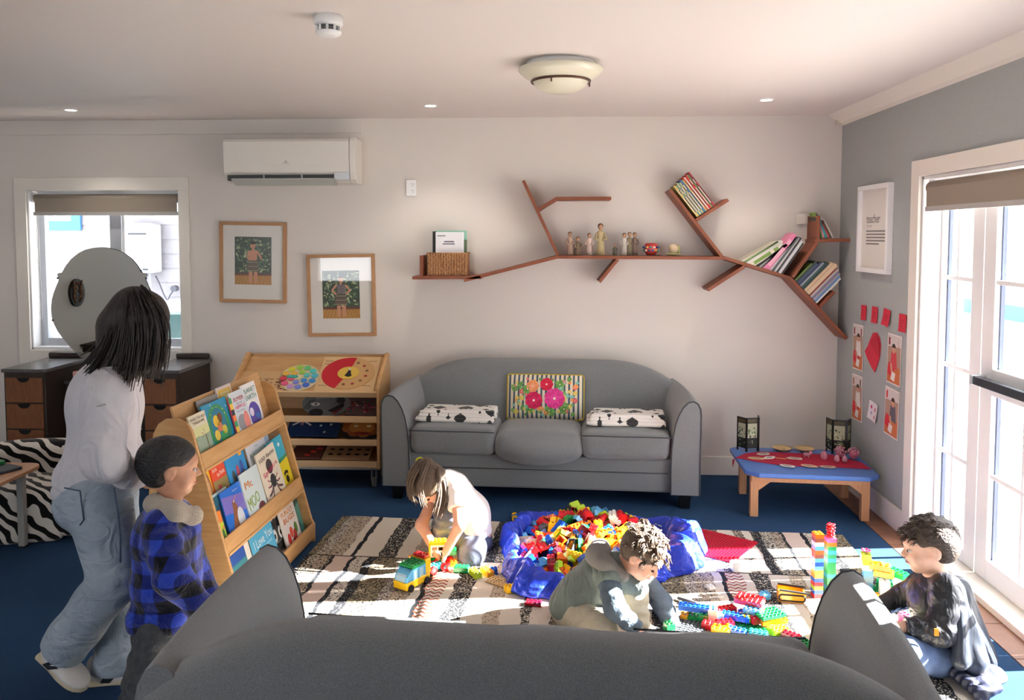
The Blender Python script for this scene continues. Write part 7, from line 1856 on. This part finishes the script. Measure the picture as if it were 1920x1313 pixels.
w.soft('collar_band', [('c', off(neck, -.02, -.055, -.02), off(neck, .05, -.05, -.04), .018, .016, .02), ('c', off(neck, -.055, 0, -.005), off(neck, -.02, -.055, -.02), .018, .018, .02), ('c', off(neck, -.055, 0, -.005), off(neck, -.02, .055, -.02), .018, .018, .02)], .005, MATS['rib_knit'])
M_jean = mat('light_denim', rgb(138, 154, 170), .85, noise=(6, .9, rgb(176, 187, 196)), bump=(500, .3), wr=(8, .8, (1.2, 1.2, 1.8)))
jn = [('e', off(hip, -.008, .01, -.005), (.128, .155, .115), .05), ('e', off(hip, -.05, -.01, -.03), (.085, .135, .10), .05), limb(hipN, knN, .112, .088, .04), limb(knN, lerp(knN, anN, 1.12), .088, .086, .03, (.003, 2.2, .9)), limb(hipF, knF, .110, .088, .04), limb(knF, lerp(knF, anF, 1.1), .086, .086, .03, (.003, 2, .2)),
      ('c', (-1.614, 2.720, 0.509), (-1.533, 2.680, 0.505), .014, .012, .02), ('c', (-1.622, 2.720, 0.478), (-1.549, 2.680, 0.478), .012, .010, .02), cut(knN, anN, 1.05, .005, .13), cut(knF, anF, .97, .005, .13)]
je = w.soft('jeans', jn, .007, M_jean, noise=(.002, 20, 7))
seam = [(-1.512, 2.660, 0.846), (-1.496, 2.652, 0.764), (-1.491, 2.655, 0.669), (-1.498, 2.662, 0.581)]
w.mesh('side_seam', MB().tube(seam, .003, 5), mat('denim_seam', rgb(74, 90, 112), .9), je)
w.mesh('back_pocket', MB().tube([(-1.714, 2.700, 0.830), (-1.634, 2.660, 0.833), (-1.627, 2.665, 0.729), (-1.644, 2.670, 0.708)], .0028, 5), MATS['denim_seam'], je)
M_shoe = mat('white_leather', rgb(224, 220, 214), .45); M_sole = mat('cream_sole', rgb(206, 192, 164), .6)
def shoe(p, heel, toe, up, wd=.045):
    h_ = Vector(heel); t_ = Vector(toe); d = (t_ - h_); L_ = d.length; d.normalize(); u = Vector(up); u = (u - d * u.dot(d)).normalized(); sd = d.cross(u)
    eu = tuple(Matrix((sd, d, u)).transposed().to_euler())
    def Q(x, y_, z): return tuple(h_ + sd * x * L_ + d * y_ * L_ + u * z * L_)
    s_ = p.soft('shoe', [('e', Q(0, .26, .16), (wd * .92, L_ * .27, L_ * .20), .03, eu), ('e', Q(0, .66, .10), (wd * 1.02, L_ * .33, L_ * .115), .04, eu), ('e', Q(0, .16, .27), (wd * .78, L_ * .17, L_ * .15), .03, eu)], .006, M_shoe)
    p.soft('sole', [('b', Q(0, .30, .025), (wd * .85, L_ * .30, L_ * .055), .012, .02, eu), ('e', Q(0, .68, .025), (wd * 1.06, L_ * .33, L_ * .062), .02, eu)], .006, M_sole, parent=s_)
    q = MB()
    for k in range(5):
        y_ = .40 + .075 * k; z = .31 - .042 * k
        q.tube([Q(-.10, y_, z - .03), Q(0, y_ + .015, z + .012), Q(.10, y_, z - .03)], .0045, 6)
    for sx in (-1, 1): q.tube([Q(0, .38, .33), Q(sx * .09, .42, .36), Q(sx * .12, .50, .28), Q(sx * .05, .47, .31)], .004, 6)
    p.mesh('laces', q, mat('lace_white', rgb(238, 236, 232), .7), s_)
    q = MB()
    for sx in (-1, 1):
        q.prism([(.20, .06), (.30, .24), (.36, .24), (.31, .13), (.42, .22), (.46, .20), (.33, .05)], 0, .0016, Matrix((( d.x * L_, u.x * L_, sd.x * sx, (h_ + sd * sx * wd * .93).x), (d.y * L_, u.y * L_, sd.y * sx, (h_ + sd * sx * wd * .93).y), (d.z * L_, u.z * L_, sd.z * sx, (h_ + sd * sx * wd * .93).z), (0, 0, 0, 1))))
    p.mesh('side_mark', q, M_black, s_)
toeN = (-1.724, 2.800, 0.022); heelN = (-1.899, 2.820, 0.166)
shoe(w, heelN, (toeN[0] + .0, toeN[1], .03), (.70, -.15, .7), .050)
ff = (-1.690, 2.900, -0.010); shoe(w, (ff[0] - .085, 2.91, .0), (ff[0] + .175, 2.97, .0), (0, 0, 1), .05)
M_hairw = mat_hair('dark_brown_hair', (26, 20, 19), (52, 38, 32))
hc = [('e', W_h(0, -.08, .17), S_h(.44, .50, .40), .03, eu_h), ('e', W_h(0, -.30, -.05), S_h(.38, .24, .42), .05, eu_h), ('se', W_h(0, .62, -.28), S_h(.30, .36, .52), .03, eu_h), limb((-1.569, 2.840, 1.373), (-1.578, 2.800, 1.242), .085, .065, .05), limb((-1.447, 2.770, 1.420), (-1.462, 2.760, 1.250), .050, .030, .04)]
hw_ = w.soft('hair', hc, .0065, M_hairw, noise=(.003, 60, 3), relax=1)
roots = [[(-1.476, 2.800, 1.521), (-1.398, 2.750, 1.442), (-1.388, 2.750, 1.347), (-1.422, 2.760, 1.231)], [(-1.479, 2.780, 1.519), (-1.419, 2.735, 1.424), (-1.423, 2.740, 1.320), (-1.458, 2.750, 1.209)], [(-1.487, 2.770, 1.512), (-1.450, 2.730, 1.406), (-1.463, 2.735, 1.292), (-1.484, 2.740, 1.205)], [(-1.509, 2.780, 1.503), (-1.491, 2.735, 1.395), (-1.513, 2.735, 1.291), (-1.524, 2.730, 1.235)],
         [(-1.536, 2.800, 1.482), (-1.552, 2.760, 1.383), (-1.581, 2.745, 1.299), (-1.623, 2.735, 1.252)], [(-1.567, 2.840, 1.451), (-1.606, 2.820, 1.356), (-1.636, 2.800, 1.284), (-1.657, 2.780, 1.256)], [(-1.478, 2.820, 1.516), (-1.393, 2.780, 1.448), (-1.389, 2.770, 1.344), (-1.422, 2.780, 1.237)], [(-1.507, 2.860, 1.517), (-1.468, 2.930, 1.444), (-1.467, 2.930, 1.323), (-1.493, 2.920, 1.223)]]
strands(w, 'hair_locks', M_hairw, roots, 34, .0052, .0014, .0125, 4, hw_)['kind'] = 'stuff'

# ---- standing boy in a blue check jacket
b1 = Person('boy with short black hair in a blue and black check jacket, standing by the rack', (-1.467, 2.700, -0.079)[:2] + (0.0,))
hd = (-1.345, 2.740, 0.898); neck = (-1.355, 2.740, 0.784); shN = (-1.346, 2.640, 0.724); shF = (-1.377, 2.860, 0.643); elN = (-1.275, 2.580, 0.573); wrN = (-1.186, 2.620, 0.434); elF = (-1.351, 2.900, 0.443); wrF = (-1.273, 2.860, 0.370)
chest = (-1.375, 2.750, 0.654); hip = (-1.387, 2.750, 0.359); hN = (-1.377, 2.690, 0.340); hF = (-1.394, 2.810, 0.280); knN = (-1.420, 2.660, 0.171); knF = (-1.429, 2.820, 0.060); anN = (-1.495, 2.660, -0.035); anF = (-1.475, 2.820, -0.147)
HP, W_h, S_h, eu_h, ax_h = head_prims(hd, (.90, .42, -.12), (.05, 0, 1), .198)
body = HP + [limb(neck, hd, .043, .045, .02), ('e', chest, (.085, .11, .11), .04), ('e', (-1.383, 2.750, 0.497), (.08, .10, .12), .05), ('e', hip, (.085, .105, .08), .04), limb(shN, elN, .034, .03), limb(elN, wrN, .029, .022), limb(shF, elF, .034, .03), limb(elF, wrF, .029, .022), limb(hN, knN, .06, .045), limb(knN, anN, .042, .03), limb(hF, knF, .06, .045), limb(knF, anF, .042, .03)] + hand_prims(wrN, (.6, .1, -.75), (0, .9, 0), .11, .5) + hand_prims(wrF, (.6, .1, -.75), (0, -.9, 0), .11, .5, -1)
b1.soft('body', body, .006, SK2); face_parts(b1, W_h, S_h, eu_h, ax_h, .198)
def mat_check():
    m = mat('blue_check_fleece', rgb(40, 66, 180), .95, bump=(240, .6), sheen=.4, spec=.1, wr=(9, .7)); nt = m.node_tree; N = nt.nodes; L = nt.links
    tc = N.new('ShaderNodeTexCoord'); sp = N.new('ShaderNodeSeparateXYZ'); L.new(tc.outputs['Object'], sp.inputs[0])
    def mt(op, a, b):
        n = N.new('ShaderNodeMath'); n.operation = op
        for i, v in enumerate((a, b)):
            if isinstance(v, (int, float)): n.inputs[i].default_value = v
            else: L.new(v, n.inputs[i])
        return n.outputs[0]
    h_ = mt('SUBTRACT', sp.outputs['X'], mt('MULTIPLY', sp.outputs['Y'], .7))
    a = mt('LESS_THAN', mt('FRACT', mt('DIVIDE', mt('ADD', h_, 5.02), .088), 0), .5); b = mt('LESS_THAN', mt('FRACT', mt('DIVIDE', mt('ADD', sp.outputs['Z'], 5.0), .095), 0), .5)
    sm = mt('ADD', a, b); r_ = N.new('ShaderNodeValToRGB'); r_.color_ramp.interpolation = 'CONSTANT'; e = r_.color_ramp.elements
    e[0].position = 0; e[0].color = (*rgb(48, 78, 200), 1); e[1].position = .25; e[1].color = (*rgb(28, 44, 128), 1); e2 = e.new(.75); e2.color = (*rgb(14, 16, 28), 1)
    L.new(mt('MULTIPLY', sm, .5), r_.inputs['Fac']); L.new(r_.outputs['Color'], N['Principled BSDF'].inputs['Base Color']); return m
M_chk = mat_check()
jk = [('e', off(chest, 0, 0, -.01), (.112, .145, .135), .05), ('e', (-1.379, 2.750, 0.488), (.118, .142, .15), .05), ('b', (-1.378, 2.750, 0.369), (.108, .13, .06), .05, .03), limb(shN, elN, .062, .060, .03, (.004, 2.4, .3)), limb(elN, lerp(elN, wrN, 1.1), .058, .044, .03, (.003, 2, 1)), limb(shF, elF, .062, .058, .03), limb(elF, wrF, .056, .045, .03), cut(elN, wrN, 1.0, .004, .07), cut((-1.375, 2.750, 0.654), (-1.375, 2.750, 0.330), 1.0, .006, .2)]
ja = b1.soft('jacket', jk, .0065, M_chk, noise=(.003, 40, 5))
b1.soft('sherpa_collar', [('c', (-1.383, 2.680, 0.785), (-1.282, 2.635, 0.778), .030, .032, .02), ('c', (-1.282, 2.635, 0.778), (-1.243, 2.680, 0.744), .032, .028, .02), ('c', (-1.383, 2.680, 0.785), (-1.447, 2.820, 0.746), .030, .028, .02), ('c', (-1.447, 2.820, 0.746), (-1.371, 2.860, 0.714), .028, .028, .02), ('c', (-1.243, 2.680, 0.744), (-1.272, 2.760, 0.734), .028, .02, .02)], .0045, mat('sherpa_cream', rgb(206, 192, 172), 1.0, bump=(220, 1.0), sheen=.4), noise=(.003, 140, 2), relax=1, parent=ja)
M_gp = mat('charcoal_joggers', rgb(66, 68, 70), .9, noise=(40, .5, rgb(80, 82, 84)), bump=(120, .3), wr=(8, .7, (1.5, 1.5, .6)))
b1.soft('joggers', [('e', off(hip, 0, 0, -.02), (.105, .125, .09), .04), limb(hN, knN, .084, .066, .03, (.004, 2.5, .3)), limb(knN, anN, .064, .05, .03, (.006, 4, .7)), limb(hF, knF, .084, .066, .03), limb(knF, anF, .064, .05, .03, (.006, 4, .2))], .007, M_gp, noise=(.003, 30, 3))
for an in (anN, anF): b1.soft('shoe', [('e', (an[0] + .035, an[1] + .01, .04), (.085, .038, .042), .02)], .006, M_shoe)
M_hairb = mat_hair('black_short_hair', (20, 19, 20), (40, 38, 38), (.5, .5, 1))
b1.soft('hair', [('e', W_h(0, -.10, .19), S_h(.425, .50, .375), .03, eu_h), ('e', W_h(0, -.26, -.06), S_h(.36, .24, .28), .06, eu_h), ('se', W_h(0, .50, -.12), S_h(.5, .40, .34), .03, eu_h), ('se', W_h(.38, .05, -.16), S_h(.12, .20, .26), .02, eu_h), ('se', W_h(-.38, .05, -.16), S_h(.12, .20, .26), .02, eu_h)], .0045, M_hairb, noise=(.0025, 90, 3), relax=1)

# ---- girl kneeling in a white T-shirt
g = Person('girl with a ponytail in a white T-shirt kneeling on the rug', (-0.515, 4.150, -0.005)[:2] + (.012,))
hd = (-0.634, 4.120, 0.413); neck = (-0.551, 4.180, 0.413); shN = (-0.490, 4.100, 0.382); shF = (-0.611, 4.280, 0.339); elN = (-0.460, 3.980, 0.247); wrN = (-0.535, 4.000, 0.096); elF = (-0.680, 4.120, 0.192); wrF = (-0.583, 4.030, 0.072)
chest = (-0.485, 4.200, 0.312); belly = (-0.422, 4.250, 0.178); hip = (-0.413, 4.280, 0.078); knR = (-0.413, 4.100, 0.047); ftR = (-0.396, 4.420, -0.068); knL = (-0.544, 4.120, 0.280); ftL = (-0.612, 4.130, 0.031); hL = (-0.463, 4.250, 0.074)
HP, W_h, S_h, eu_h, ax_h = head_prims(hd, (-.30, -.34, -.86), (-.42, -.52, .62), .195)
body = HP + [limb(neck, lerp(neck, hd, .7), .04, .042, .03), ('e', chest, (.085, .09, .09), .05), ('e', belly, (.085, .085, .09), .05), ('e', hip, (.09, .10, .085), .05), limb(neck, shN, .035, .035, .02), limb(neck, shF, .035, .035, .02), limb(shN, elN, .036, .030), limb(elN, wrN, .030, .021), limb(shF, elF, .036, .030), limb(elF, wrF, .030, .021),
             limb(hip, knR, .065, .05), limb(knR, ftR, .045, .028), limb(hL, knL, .065, .048), limb(knL, off(ftL, .01, .03, .03), .045, .028), limb(off(ftL, .01, .03, .0), off(ftL, -.02, -.06, -.015), .026, .018)]
body += hand_prims(wrN, (-.25, .1, -.9), (-.9, .2, .1), .115, .55, 1) + hand_prims(wrF, (.15, -.1, -.9), (.9, .1, .1), .115, .55, -1)
g.soft('body', body, .0045, SK1); face_parts(g, W_h, S_h, eu_h, ax_h, .195, closed=True)
M_tee = mat('white_tee', rgb(236, 230, 228), .9, bump=(300, .15), sheen=.1, wr=(8, .6))
g.soft('t_shirt', [limb((-0.518, 4.190, 0.372), (-0.432, 4.235, 0.221), .088, .098, .05), limb((-0.432, 4.235, 0.221), (-0.414, 4.260, 0.100), .098, .098, .05), cut(off(hip, -.1, 0, .3), off(hip, 0, 0, .0), 1.0, .006, .3), limb(neck, shN, .05, .055, .03), limb(neck, shF, .05, .052, .03), limb(shN, lerp(shN, elN, .6), .054, .056, .03), limb(shF, lerp(shF, elF, .55), .054, .052, .03), cut(shN, elN, .52, .004, .08), cut(shF, elF, .45, .004, .08)], .0055, M_tee, noise=(.0035, 42, 8))
M_leg = mat('blue_grey_leggings', rgb(84, 92, 112), .85, noise=(30, .5, rgb(94, 102, 122)), wr=(14, .25))
g.soft('leggings', [('e', off(hip, 0, 0, -.03), (.10, .11, .07), .04), limb(hip, knR, .078, .068, .03, (.003, 2.5, .2)), limb(knR, ftR, .060, .04, .03), limb(hL, knL, .075, .062, .03, (.003, 2.5, .7)), limb(knL, off(ftL, .012, .03, .075), .060, .046, .03, (.004, 3, .4))], .0055, M_leg, noise=(.0025, 40, 4))
M_hairg = mat_hair('mousy_brown_hair', (82, 66, 54), (114, 94, 78))
hg = g.soft('hair', [('e', W_h(0, -.06, .17), S_h(.425, .485, .385), .03, eu_h), ('e', W_h(0, -.28, -.05), S_h(.37, .24, .30), .05, eu_h), ('se', W_h(0, .60, -.32), S_h(.34, .34, .46), .03, eu_h), ('e', (-0.650, 4.120, 0.533), (.03, .03, .026), .02)], .0045, M_hairg, noise=(.002, 90, 3), relax=1)
g.mesh('hair_tie', MB().tube([tuple(Vector((-0.683, 4.100, 0.543)) + Vector((.018 * math.cos(t), .010 * math.sin(t), .012 * math.sin(t)))) for t in [k * PI / 6 for k in range(12)]], .0055, 6, closed=True), mat('hair_tie_yellow', rgb(216, 220, 40), .6), hg)
strands(g, 'hair_locks', M_hairg, [[(-0.654, 4.060, 0.550), (-0.704, 4.020, 0.494), (-0.723, 4.020, 0.415), (-0.693, 4.000, 0.361)], [(-0.637, 4.040, 0.550), (-0.657, 3.990, 0.476), (-0.662, 3.980, 0.410), (-0.638, 3.970, 0.361)], [(-0.568, 4.100, 0.471), (-0.541, 4.060, 0.400), (-0.548, 4.030, 0.339), (-0.567, 4.000, 0.285)], [(-0.581, 4.070, 0.508), (-0.563, 4.020, 0.426), (-0.572, 4.000, 0.349), (-0.588, 3.980, 0.297)], [(-0.548, 4.160, 0.459), (-0.515, 4.120, 0.395), (-0.533, 4.080, 0.337), (-0.563, 4.050, 0.284)], [(-0.675, 4.100, 0.549), (-0.717, 4.050, 0.524), (-0.732, 4.040, 0.459), (-0.718, 4.020, 0.382)]], 14, .0055, .0016, .008, 7, hg)['kind'] = 'stuff'

# ---- crouching boy in a hooded vest
v = Person('crouching boy in a grey-green hooded vest and khaki trousers reaching for bricks', (0.280, 3.460, -0.017)[:2] + (.012,))
hd = (0.401, 3.400, 0.347); neck = (0.298, 3.470, 0.264); shN = (0.249, 3.380, 0.254); shF = (0.426, 3.600, 0.152); elN = (0.269, 3.280, 0.165); wrN = (0.370, 3.300, 0.061); elF = (0.508, 3.560, 0.057); wrF = (0.545, 3.420, -0.005)
chest = (0.239, 3.500, 0.206); belly = (0.152, 3.500, 0.131); hip = (0.104, 3.500, 0.057); hN = (0.126, 3.430, 0.062); hF = (0.143, 3.580, -0.000); knN = (0.220, 3.340, 0.047); ftN = (0.097, 3.480, -0.027); knF = (0.367, 3.500, 0.136); ftF = (0.402, 3.440, -0.028)
HP, W_h, S_h, eu_h, ax_h = head_prims(hd, (.62, -.42, -.62), (.35, -.20, .80), .200)
body = HP + [limb(neck, lerp(neck, hd, .7), .043, .044, .03), ('e', chest, (.09, .10, .09), .05), ('e', belly, (.085, .095, .085), .05), ('e', hip, (.085, .10, .08), .05), limb(neck, shN, .036, .036), limb(neck, shF, .036, .036), limb(shN, elN, .036, .031), limb(elN, wrN, .03, .022), limb(shF, elF, .036, .031), limb(elF, wrF, .03, .022), limb(hN, knN, .065, .05), limb(knN, ftN, .045, .03), limb(hF, knF, .065, .05), limb(knF, ftF, .045, .03), limb(ftN, off(ftN, -.07, .02, -.02), .026, .018), limb(ftF, off(ftF, .05, -.05, -.02), .028, .02)]
body += hand_prims(wrN, (.75, -.1, -.6), (.1, -.3, -.9), .115, .45, 1) + hand_prims(wrF, (.3, -.35, -.85), (.5, -.6, .2), .115, .45, -1)
v.soft('body', body, .005, SK1); face_parts(v, W_h, S_h, eu_h, ax_h, .200, closed=True)
M_slv = mat('slate_sleeves', rgb(78, 92, 106), .9, noise=(14, .7, rgb(98, 114, 130)), bump=(120, .25), wr=(11, .8))
v.soft('sleeve_shirt', [('e', chest, (.098, .108, .098), .05), limb(shN, elN, .050, .046, .025, (.002, 2.4, .2)), limb(elN, lerp(elN, wrN, 1.05), .047, .036, .02, (.003, 3, .8)), limb(shF, elF, .050, .046, .025), limb(elF, lerp(elF, wrF, 1.05), .046, .036, .02, (.003, 3, .5)), cut(elN, wrN, .95, .004, .06), cut(elF, wrF, .98, .004, .06)], .006, M_slv, noise=(.003, 40, 6))
M_vest = mat('grey_green_vest', rgb(96, 104, 106), .9, noise=(8, .7, rgb(124, 138, 132)), bump=(90, .2), wr=(8, 1.0, (2, 1, 1)))
ve = v.soft('vest', [('e', off(chest, 0, 0, .0), (.115, .125, .105), .05), ('e', belly, (.115, .122, .100), .06), ('e', off(hip, -.004, 0, .01), (.105, .118, .082), .05), limb(neck, shN, .056, .062, .03), limb(neck, shF, .056, .06, .03), ('e', (0.372, 3.460, 0.197), (.055, .075, .05), .04)], .006, M_vest, noise=(.005, 34, 9))
v.soft('hood', [('c', (0.202, 3.440, 0.322), (0.240, 3.380, 0.305), .044, .040, .03), ('c', (0.240, 3.380, 0.305), (0.312, 3.365, 0.262), .038, .026, .02), ('c', (0.202, 3.440, 0.322), (0.231, 3.540, 0.297), .044, .038, .03), ('e', (0.223, 3.490, 0.331), (.045, .06, .045), .03)], .0055, mat('hood_grey', rgb(128, 124, 122), .9, bump=(120, .2)), noise=(.003, 40, 3), parent=ve)
v.soft('trousers', [('e', off(hip, -.002, 0, -.02), (.098, .108, .072), .04), limb(hN, knN, .080, .070, .03, (.004, 2.4, .1)), limb(knN, lerp(knN, ftN, .8), .062, .05, .03), limb(hF, knF, .078, .066, .03, (.003, 2, .4)), limb(knF, lerp(knF, ftF, .85), .062, .048, .03, (.004, 3, .2))], .006, mat('khaki_trousers', rgb(186, 178, 160), .9, bump=(110, .25), wr=(10, .7)), noise=(.0035, 38, 2))
M_hairv = mat_hair('tousled_light_brown_hair', (66, 52, 42), (112, 92, 74), (1, 1, .4))
hv = v.soft('hair', [('e', W_h(0, -.08, .19), S_h(.435, .49, .39), .03, eu_h), ('e', W_h(0, -.26, -.05), S_h(.37, .26, .30), .05, eu_h), ('se', W_h(0, .54, -.16), S_h(.5, .36, .40), .03, eu_h), ('se', W_h(.40, .06, -.14), S_h(.12, .18, .24), .02, eu_h), ('se', W_h(-.40, .06, -.14), S_h(.12, .18, .24), .02, eu_h)], .0045, M_hairv, noise=(.007, 55, 5), relax=1)
rr_ = random.Random(12); rts = []
for i in range(120):
    a = rr_.uniform(0, 6.28); b = rr_.uniform(.0, 1.75); x = .44 * math.sin(b) * math.cos(a); y_ = -.08 + .49 * math.sin(b) * math.sin(a); z = .19 + .39 * math.cos(b); t = rr_.uniform(0, 6.28)
    rts.append([W_h(x * .92, y_ * .92, z * .95), W_h(x * 1.04 + .05 * math.cos(t), y_ * 1.04 + .05 * math.sin(t), z * 1.04), W_h(x * 1.04 + .13 * math.cos(t), y_ * 1.04 + .13 * math.sin(t), z * 1.0 - .03), W_h(x * 1.02 + .17 * math.cos(t + .5), y_ * 1.02 + .17 * math.sin(t + .5), z * .95 - .07)])
strands(v, 'hair_locks', M_hairv, rts, 5, .0045, .0012, .004, 3, hv)['kind'] = 'stuff'

# ---- seated boy in a black cape
k = Person('seated boy with dark hair in a black satin cape beside the brick castle', (1.592, 3.220, -0.030)[:2] + (.012,))
hd = (1.504, 3.200, 0.485); neck = (1.551, 3.220, 0.355); shN = (1.535, 3.100, 0.356); shF = (1.549, 3.340, 0.262); elN = (1.486, 3.040, 0.212); wrN = (1.356, 3.060, 0.219); elF = (1.503, 3.400, 0.188); wrF = (1.389, 3.400, 0.129)
chest = (1.554, 3.220, 0.246); belly = (1.579, 3.220, 0.114); hip = (1.598, 3.220, 0.030); hN = (1.551, 3.150, 0.058); hF = (1.608, 3.300, -0.013); knN = (1.341, 3.020, 0.139); knF = (1.490, 3.380, 0.007); ftN = (1.490, 3.220, 0.001); ftF = (1.475, 3.200, 0.044)
HP, W_h, S_h, eu_h, ax_h = head_prims(hd, (-.93, .12, -.18), (-.02, .03, 1), .205)
body = HP + [limb(neck, lerp(neck, hd, .7), .044, .045, .03), ('e', chest, (.08, .11, .10), .05), ('e', belly, (.08, .105, .10), .05), ('e', hip, (.085, .115, .075), .05), limb(neck, shN, .036, .036), limb(neck, shF, .036, .036), limb(shN, elN, .036, .031), limb(elN, wrN, .03, .022), limb(shF, elF, .036, .031), limb(elF, wrF, .03, .022), limb(hN, knN, .065, .05), limb(knN, ftN, .045, .03), limb(hF, knF, .065, .05), limb(knF, ftF, .045, .03)]
body += hand_prims(wrN, (-.9, .2, -.1), (0, .8, -.3), .115, .5, 1) + hand_prims(wrF, (-.9, -.1, -.2), (0, -.6, -.6), .115, .5, -1)
k.soft('body', body, .005, SK3); face_parts(k, W_h, S_h, eu_h, ax_h, .205)
M_top = mat('black_satin', rgb(40, 42, 48), .36, wr=(11, .6, (1.5, 1, 1)))
M_cape = mat('black_cape_satin', rgb(52, 58, 70), .36, wr=(5, .35, (2.2, 2.2, .4)))
tp = k.soft('costume_top', [('e', off(chest, 0, 0, -.005), (.105, .135, .12), .05), ('e', belly, (.105, .13, .11), .05), limb(off(neck, 0, 0, -.025), shN, .044, .052, .03), limb(off(neck, 0, 0, -.025), shF, .044, .052, .03), limb(shN, elN, .054, .052, .025, (.003, 2.6, .4)), limb(elN, lerp(elN, wrN, 1.05), .052, .038, .02, (.004, 3, 1.0)), limb(shF, elF, .052, .048, .025), limb(elF, lerp(elF, wrF, 1.05), .046, .036, .02), cut(elN, wrN, .96, .004, .07), cut(elF, wrF, .98, .004, .07)], .0055, M_top, noise=(.002, 40, 4))
cn = (1.444, 2.985, 0.239)
k.mesh('orange_tab', MB().box(cn, (.016, .004, .028), None), mat('tab_orange', rgb(240, 150, 30), .5), tp)
k.soft('jeans', [('e', off(hip, 0, 0, -.01), (.10, .125, .075), .04), limb(hN, knN, .080, .068, .03, (.004, 2.4, .1)), limb(knN, ftN, .060, .045, .03, (.003, 3, .1)), limb(hF, knF, .078, .066, .03), limb(knF, ftF, .060, .045, .03)], .006, mat('mid_denim', rgb(76, 96, 134), .85, noise=(12, .7, rgb(98, 118, 156)), bump=(240, .3), wr=(10, .6)), noise=(.003, 36, 2))
# cape: hangs from the shoulders down the back and pools on the floor
k.soft('cape', [('c', (1.569, 3.120, 0.340), (1.615, 3.060, 0.100), .040, .062, .03, (.004, 1.4, .2)), ('c', (1.626, 3.200, 0.313), (1.718, 3.200, 0.027), .046, .066, .03), ('c', (1.655, 3.300, 0.269), (1.782, 3.360, -0.045), .040, .06, .03), ('c', (1.559, 3.150, 0.360), (1.658, 3.280, 0.287), .030, .034, .03), ('c', (1.541, 3.140, 0.377), (1.532, 3.080, 0.378), .020, .030, .02), ('c', (1.560, 3.050, 0.284), (1.541, 3.000, 0.122), .016, .034, .03), ('c', (1.586, 3.080, 0.312), (1.652, 3.040, 0.093), .012, .016, .02), ('c', (1.636, 3.140, 0.264), (1.720, 3.120, 0.051), .012, .016, .02), cut((0, 0, 1), (0, 0, .014), 1.0, .004, 3.0)], .006, M_cape, noise=(.003, 34, 3), parent=tp)
k.soft('cape_train', [('e', (1.633, 3.060, 0.046), (.11, .09, .018), .02), ('c', (1.622, 3.080, 0.060), (1.631, 2.980, 0.033), .03, .022, .02, (.006, 4, 0)), ('c', (1.548, 3.050, 0.057), (1.580, 2.920, 0.026), .026, .02, .02, (.006, 5, 1)), ('c', (1.590, 2.940, 0.035), (1.662, 2.960, 0.045), .022, .018, .02)], .006, mat('cape_lining', rgb(40, 44, 66), .45, bump=(40, .3)), noise=(.007, 50, 3), parent=tp)
M_hairk = mat_hair('dark_brown_short_hair', (40, 32, 28), (86, 68, 54), (.6, .6, 1))
k.soft('hair', [('e', W_h(0, -.09, .19), S_h(.425, .49, .385), .03, eu_h), ('e', W_h(0, -.27, -.06), S_h(.36, .24, .27), .06, eu_h), ('se', W_h(0, .52, -.12), S_h(.5, .38, .36), .03, eu_h), ('se', W_h(.39, .06, -.14), S_h(.12, .18, .25), .02, eu_h), ('se', W_h(-.39, .06, -.14), S_h(.12, .18, .25), .02, eu_h)], .0045, M_hairk, noise=(.004, 70, 5), relax=1)
rr_ = random.Random(5); rts = []
for i in range(90):
    a = rr_.uniform(0, 6.28); b = rr_.uniform(.0, 1.5); x = .425 * math.sin(b) * math.cos(a); y_ = -.09 + .49 * math.sin(b) * math.sin(a); z = .19 + .385 * math.cos(b)
    rts.append([W_h(x * .97, y_ * .97 - .02, z * .98), W_h(x * 1.015, y_ + .03, z * 1.012), W_h(x * 1.02, y_ + .07, z * 1.0), W_h(x * 1.01, y_ + .10, z * .98 - .03)])
strands(k, 'hair_locks', M_hairk, rts, 7, .0026, .0008, .004, 3, k.o)['kind'] = 'stuff'
